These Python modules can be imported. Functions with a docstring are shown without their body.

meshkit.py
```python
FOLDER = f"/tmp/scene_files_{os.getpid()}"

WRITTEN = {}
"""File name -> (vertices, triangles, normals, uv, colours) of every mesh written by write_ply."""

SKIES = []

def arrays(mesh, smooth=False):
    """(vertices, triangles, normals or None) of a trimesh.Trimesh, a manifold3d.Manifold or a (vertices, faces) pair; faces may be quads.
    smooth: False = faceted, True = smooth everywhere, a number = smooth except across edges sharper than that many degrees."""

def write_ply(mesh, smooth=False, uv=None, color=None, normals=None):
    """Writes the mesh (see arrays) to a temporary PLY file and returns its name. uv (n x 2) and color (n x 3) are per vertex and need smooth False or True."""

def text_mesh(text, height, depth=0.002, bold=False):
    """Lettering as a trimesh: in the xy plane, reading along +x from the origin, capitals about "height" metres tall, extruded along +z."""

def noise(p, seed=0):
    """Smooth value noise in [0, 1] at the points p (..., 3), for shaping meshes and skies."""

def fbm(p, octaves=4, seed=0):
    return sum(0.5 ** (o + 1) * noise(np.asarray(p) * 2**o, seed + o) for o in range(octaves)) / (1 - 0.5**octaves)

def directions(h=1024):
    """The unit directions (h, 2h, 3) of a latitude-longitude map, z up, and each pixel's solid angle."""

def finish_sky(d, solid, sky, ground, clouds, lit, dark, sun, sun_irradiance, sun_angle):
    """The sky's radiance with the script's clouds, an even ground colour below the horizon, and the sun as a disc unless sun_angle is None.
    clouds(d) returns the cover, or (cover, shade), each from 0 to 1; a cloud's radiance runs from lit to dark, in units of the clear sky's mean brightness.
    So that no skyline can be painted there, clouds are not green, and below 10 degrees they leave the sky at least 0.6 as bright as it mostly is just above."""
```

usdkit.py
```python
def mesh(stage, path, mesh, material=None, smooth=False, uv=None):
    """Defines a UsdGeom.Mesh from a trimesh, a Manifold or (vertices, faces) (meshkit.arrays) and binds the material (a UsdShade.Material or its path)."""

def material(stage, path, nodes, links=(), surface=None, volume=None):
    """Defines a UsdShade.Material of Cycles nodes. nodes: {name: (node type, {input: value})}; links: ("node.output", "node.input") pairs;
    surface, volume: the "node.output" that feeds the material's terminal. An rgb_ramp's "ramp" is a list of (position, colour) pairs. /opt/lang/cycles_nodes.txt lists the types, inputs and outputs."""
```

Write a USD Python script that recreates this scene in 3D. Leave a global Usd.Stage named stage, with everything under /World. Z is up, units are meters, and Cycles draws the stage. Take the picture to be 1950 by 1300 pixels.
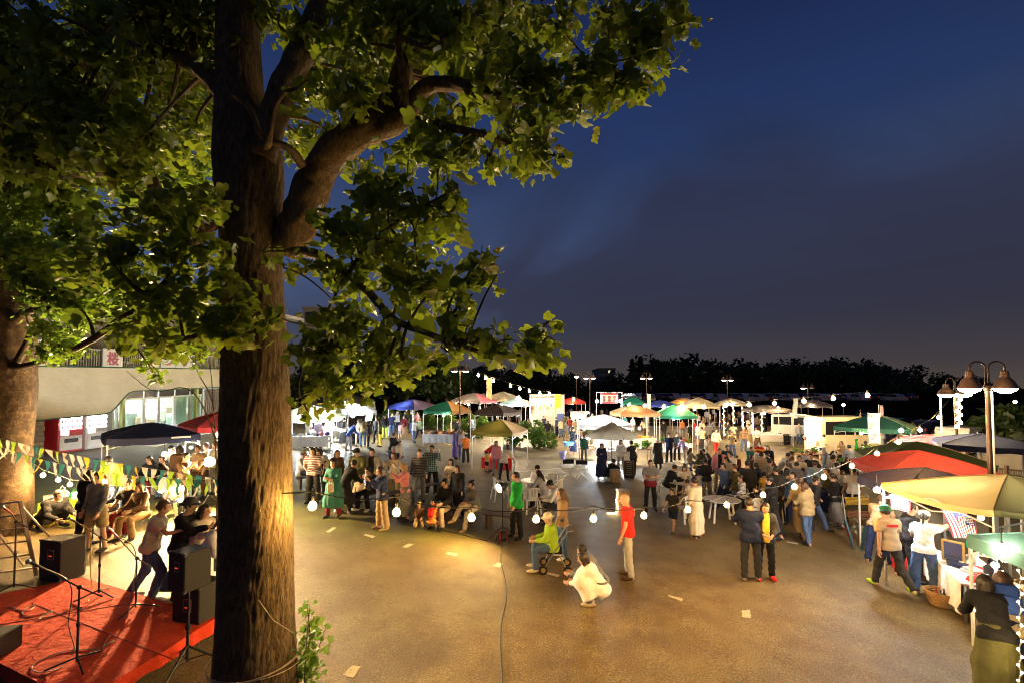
import math, random, os
import numpy as np, trimesh
import usdkit, meshkit
from pxr import Usd, UsdGeom, UsdLux, UsdShade, Sdf, Gf, Vt

stage = Usd.Stage.CreateInMemory()
UsdGeom.SetStageUpAxis(stage, UsdGeom.Tokens.z)
UsdGeom.SetStageMetersPerUnit(stage, 1.0)
UsdGeom.Xform.Define(stage, '/World')
UsdGeom.Scope.Define(stage, '/World/Looks')

# ------------------------------------------------------------------ camera
CAM_H, FPX, HORIZON, PITCH = 3.95, 867.0, 745.0, math.radians(2.0)
cam = UsdGeom.Camera.Define(stage, '/World/camera')
cam.CreateHorizontalApertureAttr(36.0)
cam.CreateVerticalApertureAttr(24.0)
cam.CreateFocalLengthAttr(36.0 * FPX / 1950.0)
cam.CreateVerticalApertureOffsetAttr((HORIZON - FPX * math.tan(PITCH) - 650.0) * 36.0 / 1950.0)
cam.CreateClippingRangeAttr(Gf.Vec2f(0.05, 5000.0))
cam.CreateExposureAttr(0.0)
xf = UsdGeom.Xformable(cam)
xf.AddTranslateOp().Set(Gf.Vec3d(0, 0, CAM_H))
xf.AddRotateXOp().Set(90.0 + 2.0)

# ------------------------------------------------------------------ dusk sky: the last blue light, low purple-grey cloud, a warm town glow at the horizon
SUN_ELEV, SUN_ROT = math.radians(-3.0), math.radians(-25.0)
sky_mat = usdkit.material(stage, '/World/Looks/sky_look', {
    'tc': ('texture_coordinate', {}),
    'sky': ('sky_texture', {'sky_type': 'single_scattering', 'sun_disc': False, 'sun_elevation': SUN_ELEV, 'sun_rotation': SUN_ROT, 'altitude': 100.0, 'ozone_density': 3.0}),
    'skys': ('mix', {'mix_type': 'multiply', 'fac': 1.0, 'color2': (0.25, 0.25, 0.25)}),
    'sep': ('separate_xyz', {}),
    'grad': ('rgb_ramp', {'ramp': [(0.0, (0.078, 0.058, 0.046)), (0.06, (0.062, 0.058, 0.070)), (0.16, (0.054, 0.078, 0.150)), (0.30, (0.050, 0.083, 0.185)), (0.45, (0.016, 0.036, 0.108)), (0.65, (0.007, 0.014, 0.056)), (1.0, (0.005, 0.008, 0.038))]}),
    'addsky': ('mix', {'mix_type': 'add', 'fac': 1.0}),
    'map': ('mapping', {'scale': (1.0, 1.0, 2.0), 'location': (3.1, 1.7, 0.35)}),
    'n': ('noise_texture', {'scale': 1.5, 'detail': 5.0, 'roughness': 0.5, 'distortion': 0.5}),
    'bias': ('math', {'math_type': 'multiply_add', 'value2': 0.33, 'value3': 0.05}),
    'low': ('map_range', {'from_min': 0.06, 'from_max': 0.46, 'to_min': 0.30, 'to_max': -0.12}),
    'sum': ('math', {'math_type': 'add'}),
    'sum2': ('math', {'math_type': 'add'}),
    'cl': ('rgb_ramp', {'ramp': [(0.0, (0, 0, 0)), (0.44, (0, 0, 0)), (0.74, (0.85, 0.85, 0.85)), (1.0, (0.95, 0.95, 0.95))]}),
    'cg': ('rgb_ramp', {'ramp': [(0.0, (0.090, 0.068, 0.054)), (0.05, (0.054, 0.046, 0.050)), (0.14, (0.033, 0.032, 0.052)), (0.32, (0.027, 0.030, 0.059)), (0.6, (0.017, 0.019, 0.046)), (1.0, (0.008, 0.010, 0.035))]}),
    'mx': ('mix', {'mix_type': 'mix'}),
    'bg': ('background_shader', {'strength': 1.0}),
}, [('tc.generated', 'sep.vector'), ('sep.z', 'grad.fac'), ('sky.color', 'skys.color1'), ('grad.color', 'addsky.color1'), ('skys.color', 'addsky.color2'),
    ('tc.generated', 'map.vector'), ('map.vector', 'n.vector'), ('sep.x', 'bias.value1'), ('sep.z', 'low.value'), ('n.fac', 'sum.value1'), ('bias.value', 'sum.value2'),
    ('sum.value', 'sum2.value1'), ('low.result', 'sum2.value2'), ('sum2.value', 'cl.fac'), ('sep.z', 'cg.fac'),
    ('cl.color', 'mx.fac'), ('addsky.color', 'mx.color1'), ('cg.color', 'mx.color2'), ('mx.color', 'bg.color')], surface='bg.background')
dome = UsdLux.DomeLight.Define(stage, '/World/sky')
dome.CreateIntensityAttr(1.0)
UsdShade.MaterialBindingAPI.Apply(dome.GetPrim()).Bind(sky_mat)
dome.GetPrim().SetCustomDataByKey('kind', 'structure')

# ------------------------------------------------------------------ terrain and the picture's geometry
def gz(x, y=0.0):
    """the plaza is flat; to the left it climbs gently to the terrace of the building"""
    t = (-np.asarray(x, float) + 0.3) / 1.5
    return 0.068 * 1.5 * np.where(t > 20, t, np.log1p(np.exp(np.clip(t, -30, 20))))

CV = HORIZON - FPX * math.tan(PITCH)
def ray(u, v):
    a, b = (u - 975.0) / FPX, (CV - v) / FPX
    return np.array([a, math.cos(PITCH) - b * math.sin(PITCH), math.sin(PITCH) + b * math.cos(PITCH)])
def P(u, v, Y):
    r = ray(u, v); return np.array([0, 0, CAM_H]) + r * (Y / r[1])
def Gd(u, v, h=0.0):
    """the point of height h above the ground that stands at the picture's (u, v)"""
    r = ray(u, v); Y = 12.0
    for _ in range(60):
        x = r[0] * Y / r[1]
        Yn = (CAM_H - h - float(gz(x))) / max(1e-4, -r[2] / r[1])
        Y = 0.5 * Y + 0.5 * min(Yn, 400.0)
    return np.array([r[0] * Y / r[1], Y, float(gz(r[0] * Y / r[1]))])
def at(u, Y):
    x = (u - 975.0) * Y / FPX
    return np.array([x, Y, float(gz(x))])

# ------------------------------------------------------------------ prims
_used = {}
def uniq(parent, name):
    k = (parent, name); n = _used.get(k, 0); _used[k] = n + 1
    return f'{parent}/{name}' if n == 0 else f'{parent}/{name}_{n:03d}'
def tag(prim, label=None, cat=None, group=None, kind=None):
    for k, v in (('label', label), ('category', cat), ('group', group), ('kind', kind)):
        if v: prim.SetCustomDataByKey(k, v)
def thing(name, label, cat, loc=(0, 0, 0), rot=0.0, group=None, kind=None, scale=None):
    p = uniq('/World', name); x = UsdGeom.Xform.Define(stage, p)
    x.AddTranslateOp().Set(Gf.Vec3d(*map(float, loc)))
    if rot: x.AddRotateZOp().Set(float(rot))
    if scale: x.AddScaleOp().Set(Gf.Vec3f(*([scale] * 3 if np.ndim(scale) == 0 else scale)))
    tag(x.GetPrim(), label, cat, group, kind)
    return p
def dup(src, label, cat, loc, rot=0.0, group=None, scale=None):
    base = src.rsplit('/', 1)[1]
    while base[-4:-3] == '_' and base[-3:].isdigit(): base = base[:-4]
    p = uniq('/World', base); x = UsdGeom.Xform.Define(stage, p)
    prim = x.GetPrim(); prim.GetReferences().AddInternalReference(src); prim.SetInstanceable(True)
    x.ClearXformOpOrder()
    x.AddTranslateOp().Set(Gf.Vec3d(*map(float, loc)))
    x.AddRotateZOp().Set(float(rot))
    x.AddScaleOp().Set(Gf.Vec3f(*([scale or 1.0] * 3 if np.ndim(scale) == 0 else scale)))
    tag(prim, label, cat, group)
    return p
def put(parent, name, m, material, smooth=False, label=None, kind=None):
    if isinstance(m, MB): m = m.mesh()
    p = uniq(parent, name)
    g = usdkit.mesh(stage, p, m, material, smooth)
    tag(g.GetPrim(), label, None, None, kind)
    return p
def solo(name, m, material, label=None, cat=None, group=None, kind=None, smooth=False):
    p = put('/World', name, m, material, smooth)
    tag(stage.GetPrimAtPath(p), label, cat, group, kind)
    return p

# ------------------------------------------------------------------ mesh bits
def rz(a):
    c, s = math.cos(a), math.sin(a); return np.array([[c, -s, 0], [s, c, 0], [0, 0, 1.0]])
def rx(a):
    c, s = math.cos(a), math.sin(a); return np.array([[1.0, 0, 0], [0, c, -s], [0, s, c]])
def ry(a):
    c, s = math.cos(a), math.sin(a); return np.array([[c, 0, s], [0, 1.0, 0], [-s, 0, c]])
BOXV = np.array([[x, y, z] for x in (-.5, .5) for y in (-.5, .5) for z in (-.5, .5)])
BOXF = np.array([[0, 1, 3], [0, 3, 2], [4, 6, 7], [4, 7, 5], [0, 4, 5], [0, 5, 1], [2, 3, 7], [2, 7, 6], [0, 2, 6], [0, 6, 4], [1, 5, 7], [1, 7, 3]])
_cham = {}
def chambox(size, c):
    key = tuple(np.round(size, 4)) + (c,)
    if key not in _cham:
        s = np.asarray(size) / 2; pts = []
        for sx in (-1, 1):
            for sy in (-1, 1):
                for sz in (-1, 1):
                    q = np.array([sx, sy, sz]) * s
                    for k in range(3):
                        r = q - np.array([sx, sy, sz]) * c; r[k] = q[k]; pts.append(r)
        h = trimesh.Trimesh(np.array(pts)).convex_hull
        _cham[key] = (np.array(h.vertices), np.array(h.faces))
    return _cham[key]
def unit(v):
    v = np.asarray(v, float); return v / max(1e-9, np.linalg.norm(v))
class MB:
    def __init__(s): s.v, s.f, s.n = [], [], 0
    def add(s, v, f):
        v, f = np.asarray(v, float), np.asarray(f, int)
        if f.shape[1] == 4: f = np.vstack([f[:, [0, 1, 2]], f[:, [0, 2, 3]]])
        s.v.append(v); s.f.append(f + s.n); s.n += len(v); return s
    def box(s, c, size, R=None, ch=0.0):
        v, f = chambox(size, ch) if ch else (BOXV * np.asarray(size, float), BOXF)
        return s.add((v if R is None else v @ R.T) + np.asarray(c, float), f)
    def beam(s, a, b, w, h=None, ch=0.0):
        a, b = np.asarray(a, float), np.asarray(b, float); d = b - a; L = np.linalg.norm(d); d = d / L
        up = np.array([0, 0, 1.0]) if abs(d[2]) < .95 else np.array([0, 1.0, 0])
        x = unit(np.cross(up, d)); z = np.cross(d, x)
        return s.box((a + b) / 2, (w, L, h or w), np.stack([x, d, z], 1), ch)
    def tube(s, pts, r, n=8, cap=True):
        pts = np.asarray(pts, float); m = len(pts); r = np.broadcast_to(np.asarray(r, float), (m,))
        t = np.gradient(pts, axis=0); t /= np.maximum(1e-9, np.linalg.norm(t, axis=1, keepdims=True))
        ref = np.array([0, 0, 1.0]) if abs(t[0, 2]) < .9 else np.array([1.0, 0, 0])
        x = unit(np.cross(ref, t[0])); fr = []
        for k in range(m):
            x = unit(x - t[k] * (x @ t[k])); fr.append((x, np.cross(t[k], x)))
        a = np.arange(n) * 2 * math.pi / n
        v = np.concatenate([pts[k] + r[k] * (np.cos(a)[:, None] * fr[k][0] + np.sin(a)[:, None] * fr[k][1]) for k in range(m)])
        i, j = np.meshgrid(np.arange(m - 1), np.arange(n), indexing='ij'); i, j = i.ravel(), j.ravel(); j2 = (j + 1) % n
        f = np.stack([i * n + j, i * n + j2, (i + 1) * n + j2, (i + 1) * n + j], 1)
        f = np.vstack([f[:, [0, 1, 2]], f[:, [0, 2, 3]]])
        if cap:
            v = np.vstack([v, pts[:1], pts[-1:]]); q = np.arange(n)
            f = np.vstack([f, np.stack([np.full(n, m * n), (q + 1) % n, q], 1), np.stack([np.full(n, m * n + 1), (m - 1) * n + q, (m - 1) * n + (q + 1) % n], 1)])
        return s.add(v, f)
    def lathe(s, prof, c=(0, 0, 0), n=20, R=None):
        prof = np.asarray(prof, float); m = len(prof); a = np.arange(n) * 2 * math.pi / n
        v = np.concatenate([np.stack([p[0] * np.cos(a), p[0] * np.sin(a), np.full(n, p[1])], 1) for p in prof])
        i, j = np.meshgrid(np.arange(m - 1), np.arange(n), indexing='ij'); i, j = i.ravel(), j.ravel(); j2 = (j + 1) % n
        f = np.stack([i * n + j, i * n + j2, (i + 1) * n + j2, (i + 1) * n + j], 1)
        return s.add((v if R is None else v @ R.T) + np.asarray(c, float), f)
    def ball(s, c, r, sub=2, R=None):
        v, f = ICO[sub]; v = v * np.asarray(r, float)
        return s.add((v if R is None else v @ R.T) + np.asarray(c, float), f)
    def grid(s, p):
        """p: (a, b, 3) points"""
        a, b = p.shape[:2]; i, j = np.meshgrid(np.arange(a - 1), np.arange(b - 1), indexing='ij'); i, j = i.ravel(), j.ravel()
        return s.add(p.reshape(-1, 3), np.stack([i * b + j, (i + 1) * b + j, (i + 1) * b + j + 1, i * b + j + 1], 1))
    def poly(s, pts, z0, z1):
        """prism over a 2-D outline"""
        from shapely.geometry import Polygon
        g = Polygon(pts).buffer(0)
        for q in getattr(g, 'geoms', [g]):
            m = trimesh.creation.extrude_polygon(q, z1 - z0, engine='earcut')
            s.add(np.array(m.vertices) + [0, 0, z0], m.faces)
        return s
    def move(s, R=None, t=(0, 0, 0)):
        s.v = [(v if R is None else v @ R.T) + np.asarray(t, float) for v in s.v]; return s
    def join(s, o):
        for v, f in zip(*o._parts()): s.add(v, f)
        return s
    def _parts(s):
        out, n = [], 0
        for v, f in zip(s.v, s.f): out.append(f - n); n += len(v)
        return s.v, out
    def mesh(s): return (np.vstack(s.v), np.vstack(s.f))
ICO = {k: (np.array(trimesh.creation.icosphere(k).vertices), np.array(trimesh.creation.icosphere(k).faces)) for k in (0, 1, 2, 3)}
def spline(pts, n):
    from scipy.interpolate import PchipInterpolator, CubicSpline
    pts = np.asarray(pts, float); t = np.r_[0, np.cumsum(np.linalg.norm(np.diff(pts, axis=0)[:, :3], axis=1))]
    return CubicSpline(t, pts, axis=0, bc_type='natural')(np.linspace(0, t[-1], n))
def sag(a, b, drop, n=14):
    t = np.linspace(0, 1, n)[:, None]; p = (1 - t) * np.asarray(a, float) + t * np.asarray(b, float)
    p[:, 2] -= drop * 4 * (t * (1 - t))[:, 0]; return p

# ------------------------------------------------------------------ materials
COL = dict(black=(.012, .012, .014), charcoal=(.03, .03, .033), navy=(.012, .018, .055), grey=(.16, .16, .165), lightgrey=(.38, .38, .39), white=(.72, .71, .69),
           cream=(.62, .54, .40), beige=(.42, .33, .22), tan=(.30, .20, .11), brown=(.09, .050, .028), olive=(.085, .085, .032), green=(.02, .33, .05), lime=(.26, .42, .03),
           teal=(.03, .13, .11), blue=(.035, .085, .36), denim=(.06, .10, .20), sky=(.30, .45, .62), red=(.55, .022, .018), maroon=(.14, .014, .022), pink=(.62, .24, .27),
           purple=(.13, .075, .26), lilac=(.38, .32, .50), yellow=(.72, .50, .06), orange=(.66, .20, .04), khaki=(.26, .20, .105), skin=(.52, .31, .21), darkgreen=(.012, .10, .060))
_mats = {}
def M(name, color, rough=.65, metal=0.0, spec=.4, var=.12, vs=6.0, bump=0.0, bs=40.0, transl=0.0, emit=0.0, ecol=None, coat=0.0, pattern=None, alpha=None, world=False, bd=.01):
    """one procedural material: tinted by noise, with relief; transl mixes in light passing through"""
    if name in _mats: return _mats[name]
    if isinstance(color, str): color = COL[color]
    c = np.array(color, float)
    nodes = {'tc': ('geometry', {}) if world else ('texture_coordinate', {}), 'n': ('noise_texture', {'scale': vs, 'detail': 4.0, 'roughness': .6}),
             'r': ('rgb_ramp', {'ramp': [(0.25, np.clip(c * (1 - var), 0, 1)), (0.75, np.clip(c * (1 + var), 0, 1))]}),
             'p': ('principled_bsdf', {'roughness': rough, 'metallic': metal, 'specular_ior_level': spec})}
    vec = 'tc.position' if world else 'tc.object'
    links = [(vec, 'n.vector'), ('n.fac', 'r.fac')]
    out = 'r.color'
    if pattern:
        kind, c2, sc = pattern[:3]
        c2 = COL[c2] if isinstance(c2, str) else c2
        if kind in ('stripe_h', 'stripe_v'):
            nodes['w'] = ('wave_texture', {'wave_type': 'bands', 'bands_direction': 'z' if kind == 'stripe_h' else 'x', 'profile': 'sine', 'scale': sc})
            nodes['wr'] = ('rgb_ramp', {'ramp': [(.40, (0, 0, 0)), (.55, (1, 1, 1))]})
            links += [(vec, 'w.vector'), ('w.fac', 'wr.fac'), ('wr.color', 'pm.fac')]
        elif kind == 'plaid':
            nodes['w'] = ('wave_texture', {'wave_type': 'bands', 'bands_direction': 'z', 'scale': sc}); nodes['w2'] = ('wave_texture', {'wave_type': 'bands', 'bands_direction': 'x', 'scale': sc})
            nodes['a'] = ('math', {'math_type': 'multiply_add', 'value2': .5, 'value3': 0.0}); nodes['b'] = ('math', {'math_type': 'multiply_add', 'value2': .5})
            nodes['wr'] = ('rgb_ramp', {'ramp': [(.35, (0, 0, 0)), (.75, (1, 1, 1))]})
            links += [(vec, 'w.vector'), (vec, 'w2.vector'), ('w.fac', 'a.value1'), ('w2.fac', 'b.value1'), ('a.value', 'b.value3'), ('b.value', 'wr.fac'), ('wr.color', 'pm.fac')]
        else:
            nodes['w'] = ('voronoi_texture', {'scale': sc, 'feature': 'f1'}); nodes['wr'] = ('rgb_ramp', {'ramp': [(.30, (1, 1, 1)), (.38, (0, 0, 0))]})
            links += [(vec, 'w.vector'), ('w.distance', 'wr.fac'), ('wr.color', 'pm.fac')]
        nodes['pm'] = ('mix', {'mix_type': 'mix', 'color2': tuple(c2)}); links.append((out, 'pm.color1')); out = 'pm.color'
    links.append((out, 'p.base_color'))
    if bump:
        nodes['bn'] = ('noise_texture', {'scale': bs, 'detail': 5.0, 'roughness': .65}); nodes['b'+'p'] = ('bump', {'strength': bump, 'distance': bd})
        links += [(vec, 'bn.vector'), ('bn.fac', 'bp.height'), ('bp.normal', 'p.normal')]
    if coat: nodes['p'][1]['coat_weight'] = coat
    if emit:
        nodes['p'][1]['emission_strength'] = emit; nodes['p'][1]['emission_color'] = tuple(ecol if ecol is not None else c)
    surf = 'p.BSDF'
    if transl:
        nodes['t'] = ('translucent_bsdf', {}); nodes['ms'] = ('mix_closure', {'fac': transl})
        links += [(out, 't.color'), ('p.BSDF', 'ms.closure1'), ('t.BSDF', 'ms.closure2')]; surf = 'ms.closure'
    _mats[name] = usdkit.material(stage, f'/World/Looks/{name}', nodes, links, surface=surf)
    return _mats[name]
def EM(name, col, strength):
    if name not in _mats:
        _mats[name] = usdkit.material(stage, f'/World/Looks/{name}', {'e': ('emission', {'color': tuple(col), 'strength': float(strength)})}, [], surface='e.emission')
    return _mats[name]
WARM, COOL, SODIUM = (1.0, .55, .15), (.86, .95, 1.0), (1.0, .72, .40)
def glass(name='window_glass', tint=(.92, .96, .94), mixv=.12):
    if name not in _mats:
        _mats[name] = usdkit.material(stage, f'/World/Looks/{name}', {'t': ('transparent_bsdf', {'color': tint}), 'g': ('glossy_bsdf', {'color': (.9, .9, .9), 'roughness': .03}), 'm': ('mix_closure', {'fac': .08})},
                                      [('t.BSDF', 'm.closure1'), ('g.BSDF', 'm.closure2')], surface='m.closure')
    return _mats[name]
def cloth(col, pattern=None):
    nm = f'cloth_{col}' + (('_' + pattern[0] + '_' + str(pattern[1])) if pattern else '')
    return M(nm, COL[col], .85, spec=.2, var=.16, vs=9, bump=.5, bs=18, bd=.03, pattern=pattern)
metal_dark = M('painted_dark_metal', (.02, .02, .022), .45, .3, vs=3)
metal_white = M('painted_white_metal', (.62, .61, .58), .4, .1, vs=3)
alu = M('aluminium_tube', (.55, .55, .55), .35, .9, vs=8)
wood = M('plain_wood', (.20, .115, .055), .6, var=.3, vs=14, bump=.2)
# ================================================================== ground
_gz0 = gz
def gz(x, y=0.0):
    x, y = np.asarray(x, float), np.asarray(y, float)
    t = np.clip((y - 62) / 30, 0, 1)
    s = (np.minimum(x, 14) - 4.0) / 1.5
    return _gz0(np.maximum(x, -24)) + 2.6 * t * t * (3 - 2 * t) - .038 * 1.5 * np.log1p(np.exp(np.clip(s, -30, 30)))
def at(u, Y):
    x = (u - 975.0) * Y / FPX
    return np.array([x, Y, float(gz(x, Y))])
rng = np.random.default_rng(11)
gxs = np.r_[-900, -300, -120, -60, -40, np.arange(-30, 30, 1.0), 40, 60, 120, 300, 900]
gys = np.r_[-40, -10, np.arange(0, 60, 2.0), np.arange(60, 96, 3.0), 110, 160, 300, 1200]
GX, GY = np.meshgrid(gxs, gys, indexing='ij')
ground_mat = usdkit.material(stage, '/World/Looks/worn_asphalt', {
    'g': ('geometry', {}), 'n1': ('noise_texture', {'scale': 46.0, 'detail': 5.0, 'roughness': .85}), 'n2': ('noise_texture', {'scale': .33, 'detail': 5.0, 'roughness': .6}), 'n3': ('noise_texture', {'scale': 1.6, 'detail': 4.0}),
    'vo': ('voronoi_texture', {'scale': 70.0}),
    'r1': ('rgb_ramp', {'ramp': [(.32, (.030, .021, .008)), (.46, (.115, .085, .036)), (.55, (.20, .152, .070)), (.64, (.42, .335, .18))]}),
    'r2': ('rgb_ramp', {'ramp': [(.36, (.42, .38, .30)), (.5, (.85, .82, .74)), (.68, (1.0, 1.0, 1.0))]}),
    'r3': ('rgb_ramp', {'ramp': [(.38, (.70, .58, .42)), (.60, (1.0, 1.0, .90))]}),
    'm1': ('mix', {'mix_type': 'multiply', 'fac': .85}), 'm2': ('mix', {'mix_type': 'multiply', 'fac': .7}),
    'sep': ('separate_xyz', {}), 'mx': ('map_range', {'range_type': 'smoothstep', 'from_min': 1.5, 'from_max': -3.5}), 'my': ('map_range', {'range_type': 'smoothstep', 'from_min': 10.0, 'from_max': 12.5}), 'my2': ('map_range', {'range_type': 'smoothstep', 'from_min': 18.5, 'from_max': 16.5}),
    'a': ('math', {'math_type': 'multiply'}), 'b': ('math', {'math_type': 'multiply'}), 'c': ('math', {'math_type': 'multiply', 'value2': 1.9, 'use_clamp': True}), 'd': ('math', {'math_type': 'multiply'}),
    'm3': ('mix', {'mix_type': 'multiply', 'color2': (.62, .85, .28)}),
    'bp': ('bump', {'strength': .9, 'distance': .012}),
    'p': ('principled_bsdf', {'roughness': .62, 'specular_ior_level': .4})},
    [('g.position', 'n1.vector'), ('g.position', 'n2.vector'), ('g.position', 'n3.vector'), ('g.position', 'vo.vector'), ('g.position', 'sep.vector'), ('n1.fac', 'r1.fac'), ('n2.fac', 'r2.fac'), ('n3.fac', 'r3.fac'),
     ('r1.color', 'm1.color1'), ('r2.color', 'm1.color2'), ('m1.color', 'm2.color1'), ('r3.color', 'm2.color2'), ('sep.x', 'mx.value'), ('sep.y', 'my.value'), ('sep.y', 'my2.value'), ('mx.result', 'a.value1'), ('my.result', 'a.value2'),
     ('a.value', 'b.value1'), ('my2.result', 'b.value2'), ('n2.fac', 'c.value1'), ('b.value', 'd.value1'), ('c.value', 'd.value2'), ('d.value', 'm3.fac'), ('m2.color', 'm3.color1'), ('m3.color', 'p.base_color'),
     ('n1.fac', 'bp.height'), ('bp.normal', 'p.normal')], surface='p.BSDF')
solo('ground', MB().grid(np.stack([GX, GY, gz(GX, GY)], -1)), ground_mat, 'worn brown asphalt plaza rising gently to the left', 'ground', kind='structure', smooth=True)

X2, Y2 = np.meshgrid(np.r_[-300, -100, np.arange(-60, 90, 6.0), 160, 400], np.r_[np.arange(58, 97, 3.0), 120, 200, 600], indexing='ij')
solo('car_park', MB().grid(np.stack([X2, Y2, gz(X2, Y2) + .012], -1)), M('dark_car_park', (.026, .019, .012), 1.0, spec=0.0, var=.3, vs=.5, world=True), 'dark asphalt car park beyond the stalls', 'car park', kind='structure', smooth=True)
# pale worn painted marks let into the plaza
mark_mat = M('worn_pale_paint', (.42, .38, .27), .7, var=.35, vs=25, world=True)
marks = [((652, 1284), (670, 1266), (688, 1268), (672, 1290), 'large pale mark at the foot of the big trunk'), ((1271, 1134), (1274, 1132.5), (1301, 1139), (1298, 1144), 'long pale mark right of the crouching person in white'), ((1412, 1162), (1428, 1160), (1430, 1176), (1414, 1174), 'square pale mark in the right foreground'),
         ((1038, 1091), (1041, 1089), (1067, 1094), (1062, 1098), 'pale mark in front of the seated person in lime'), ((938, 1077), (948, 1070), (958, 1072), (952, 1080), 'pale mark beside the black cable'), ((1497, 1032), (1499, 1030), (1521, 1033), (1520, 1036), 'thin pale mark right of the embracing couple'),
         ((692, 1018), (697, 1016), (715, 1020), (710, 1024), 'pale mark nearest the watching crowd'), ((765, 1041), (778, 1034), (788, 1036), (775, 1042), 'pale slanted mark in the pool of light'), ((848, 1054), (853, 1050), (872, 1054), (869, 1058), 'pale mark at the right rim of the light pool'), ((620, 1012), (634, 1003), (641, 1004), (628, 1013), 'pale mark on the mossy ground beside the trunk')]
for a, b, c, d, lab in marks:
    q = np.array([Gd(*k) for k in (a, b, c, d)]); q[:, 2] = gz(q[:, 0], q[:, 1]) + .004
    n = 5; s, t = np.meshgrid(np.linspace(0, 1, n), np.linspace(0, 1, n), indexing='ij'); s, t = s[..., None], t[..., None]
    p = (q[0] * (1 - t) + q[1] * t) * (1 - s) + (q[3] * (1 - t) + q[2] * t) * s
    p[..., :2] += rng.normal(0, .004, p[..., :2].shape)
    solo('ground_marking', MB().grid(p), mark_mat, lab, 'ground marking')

def ground_strip(label, px, w, m, name='ground_seam'):
    p = spline(np.array([Gd(*q) for q in px]), 24); d = np.gradient(p, axis=0); nrm = np.stack([-d[:, 1], d[:, 0]], 1); nrm /= np.linalg.norm(nrm, axis=1, keepdims=True); ww = w * (1 + .5 * (meshkit.noise(p * 3, 3) - .5))[:, None] / 2
    q = np.stack([np.c_[p[:, :2] + nrm * ww, gz(p[:, 0], p[:, 1]) + .0045], np.c_[p[:, :2] - nrm * ww, gz(p[:, 0], p[:, 1]) + .0045]], 1); solo(name, MB().grid(q), m, label, 'ground marking' if name != 'ground_seam' else 'seam')
ground_strip('faint pale painted line across the middle of the plaza', [(1075, 966), (1140, 967), (1230, 969)], .09, mark_mat, 'painted_line'); ground_strip('faint pale painted line before the flower stall', [(1322, 846), (1360, 843), (1420, 840), (1500, 838)], .10, mark_mat, 'painted_line'); ground_strip('faint pale painted line behind the olive canopy', [(985, 897), (1040, 893), (1085, 889)], .09, mark_mat, 'painted_line')
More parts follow.
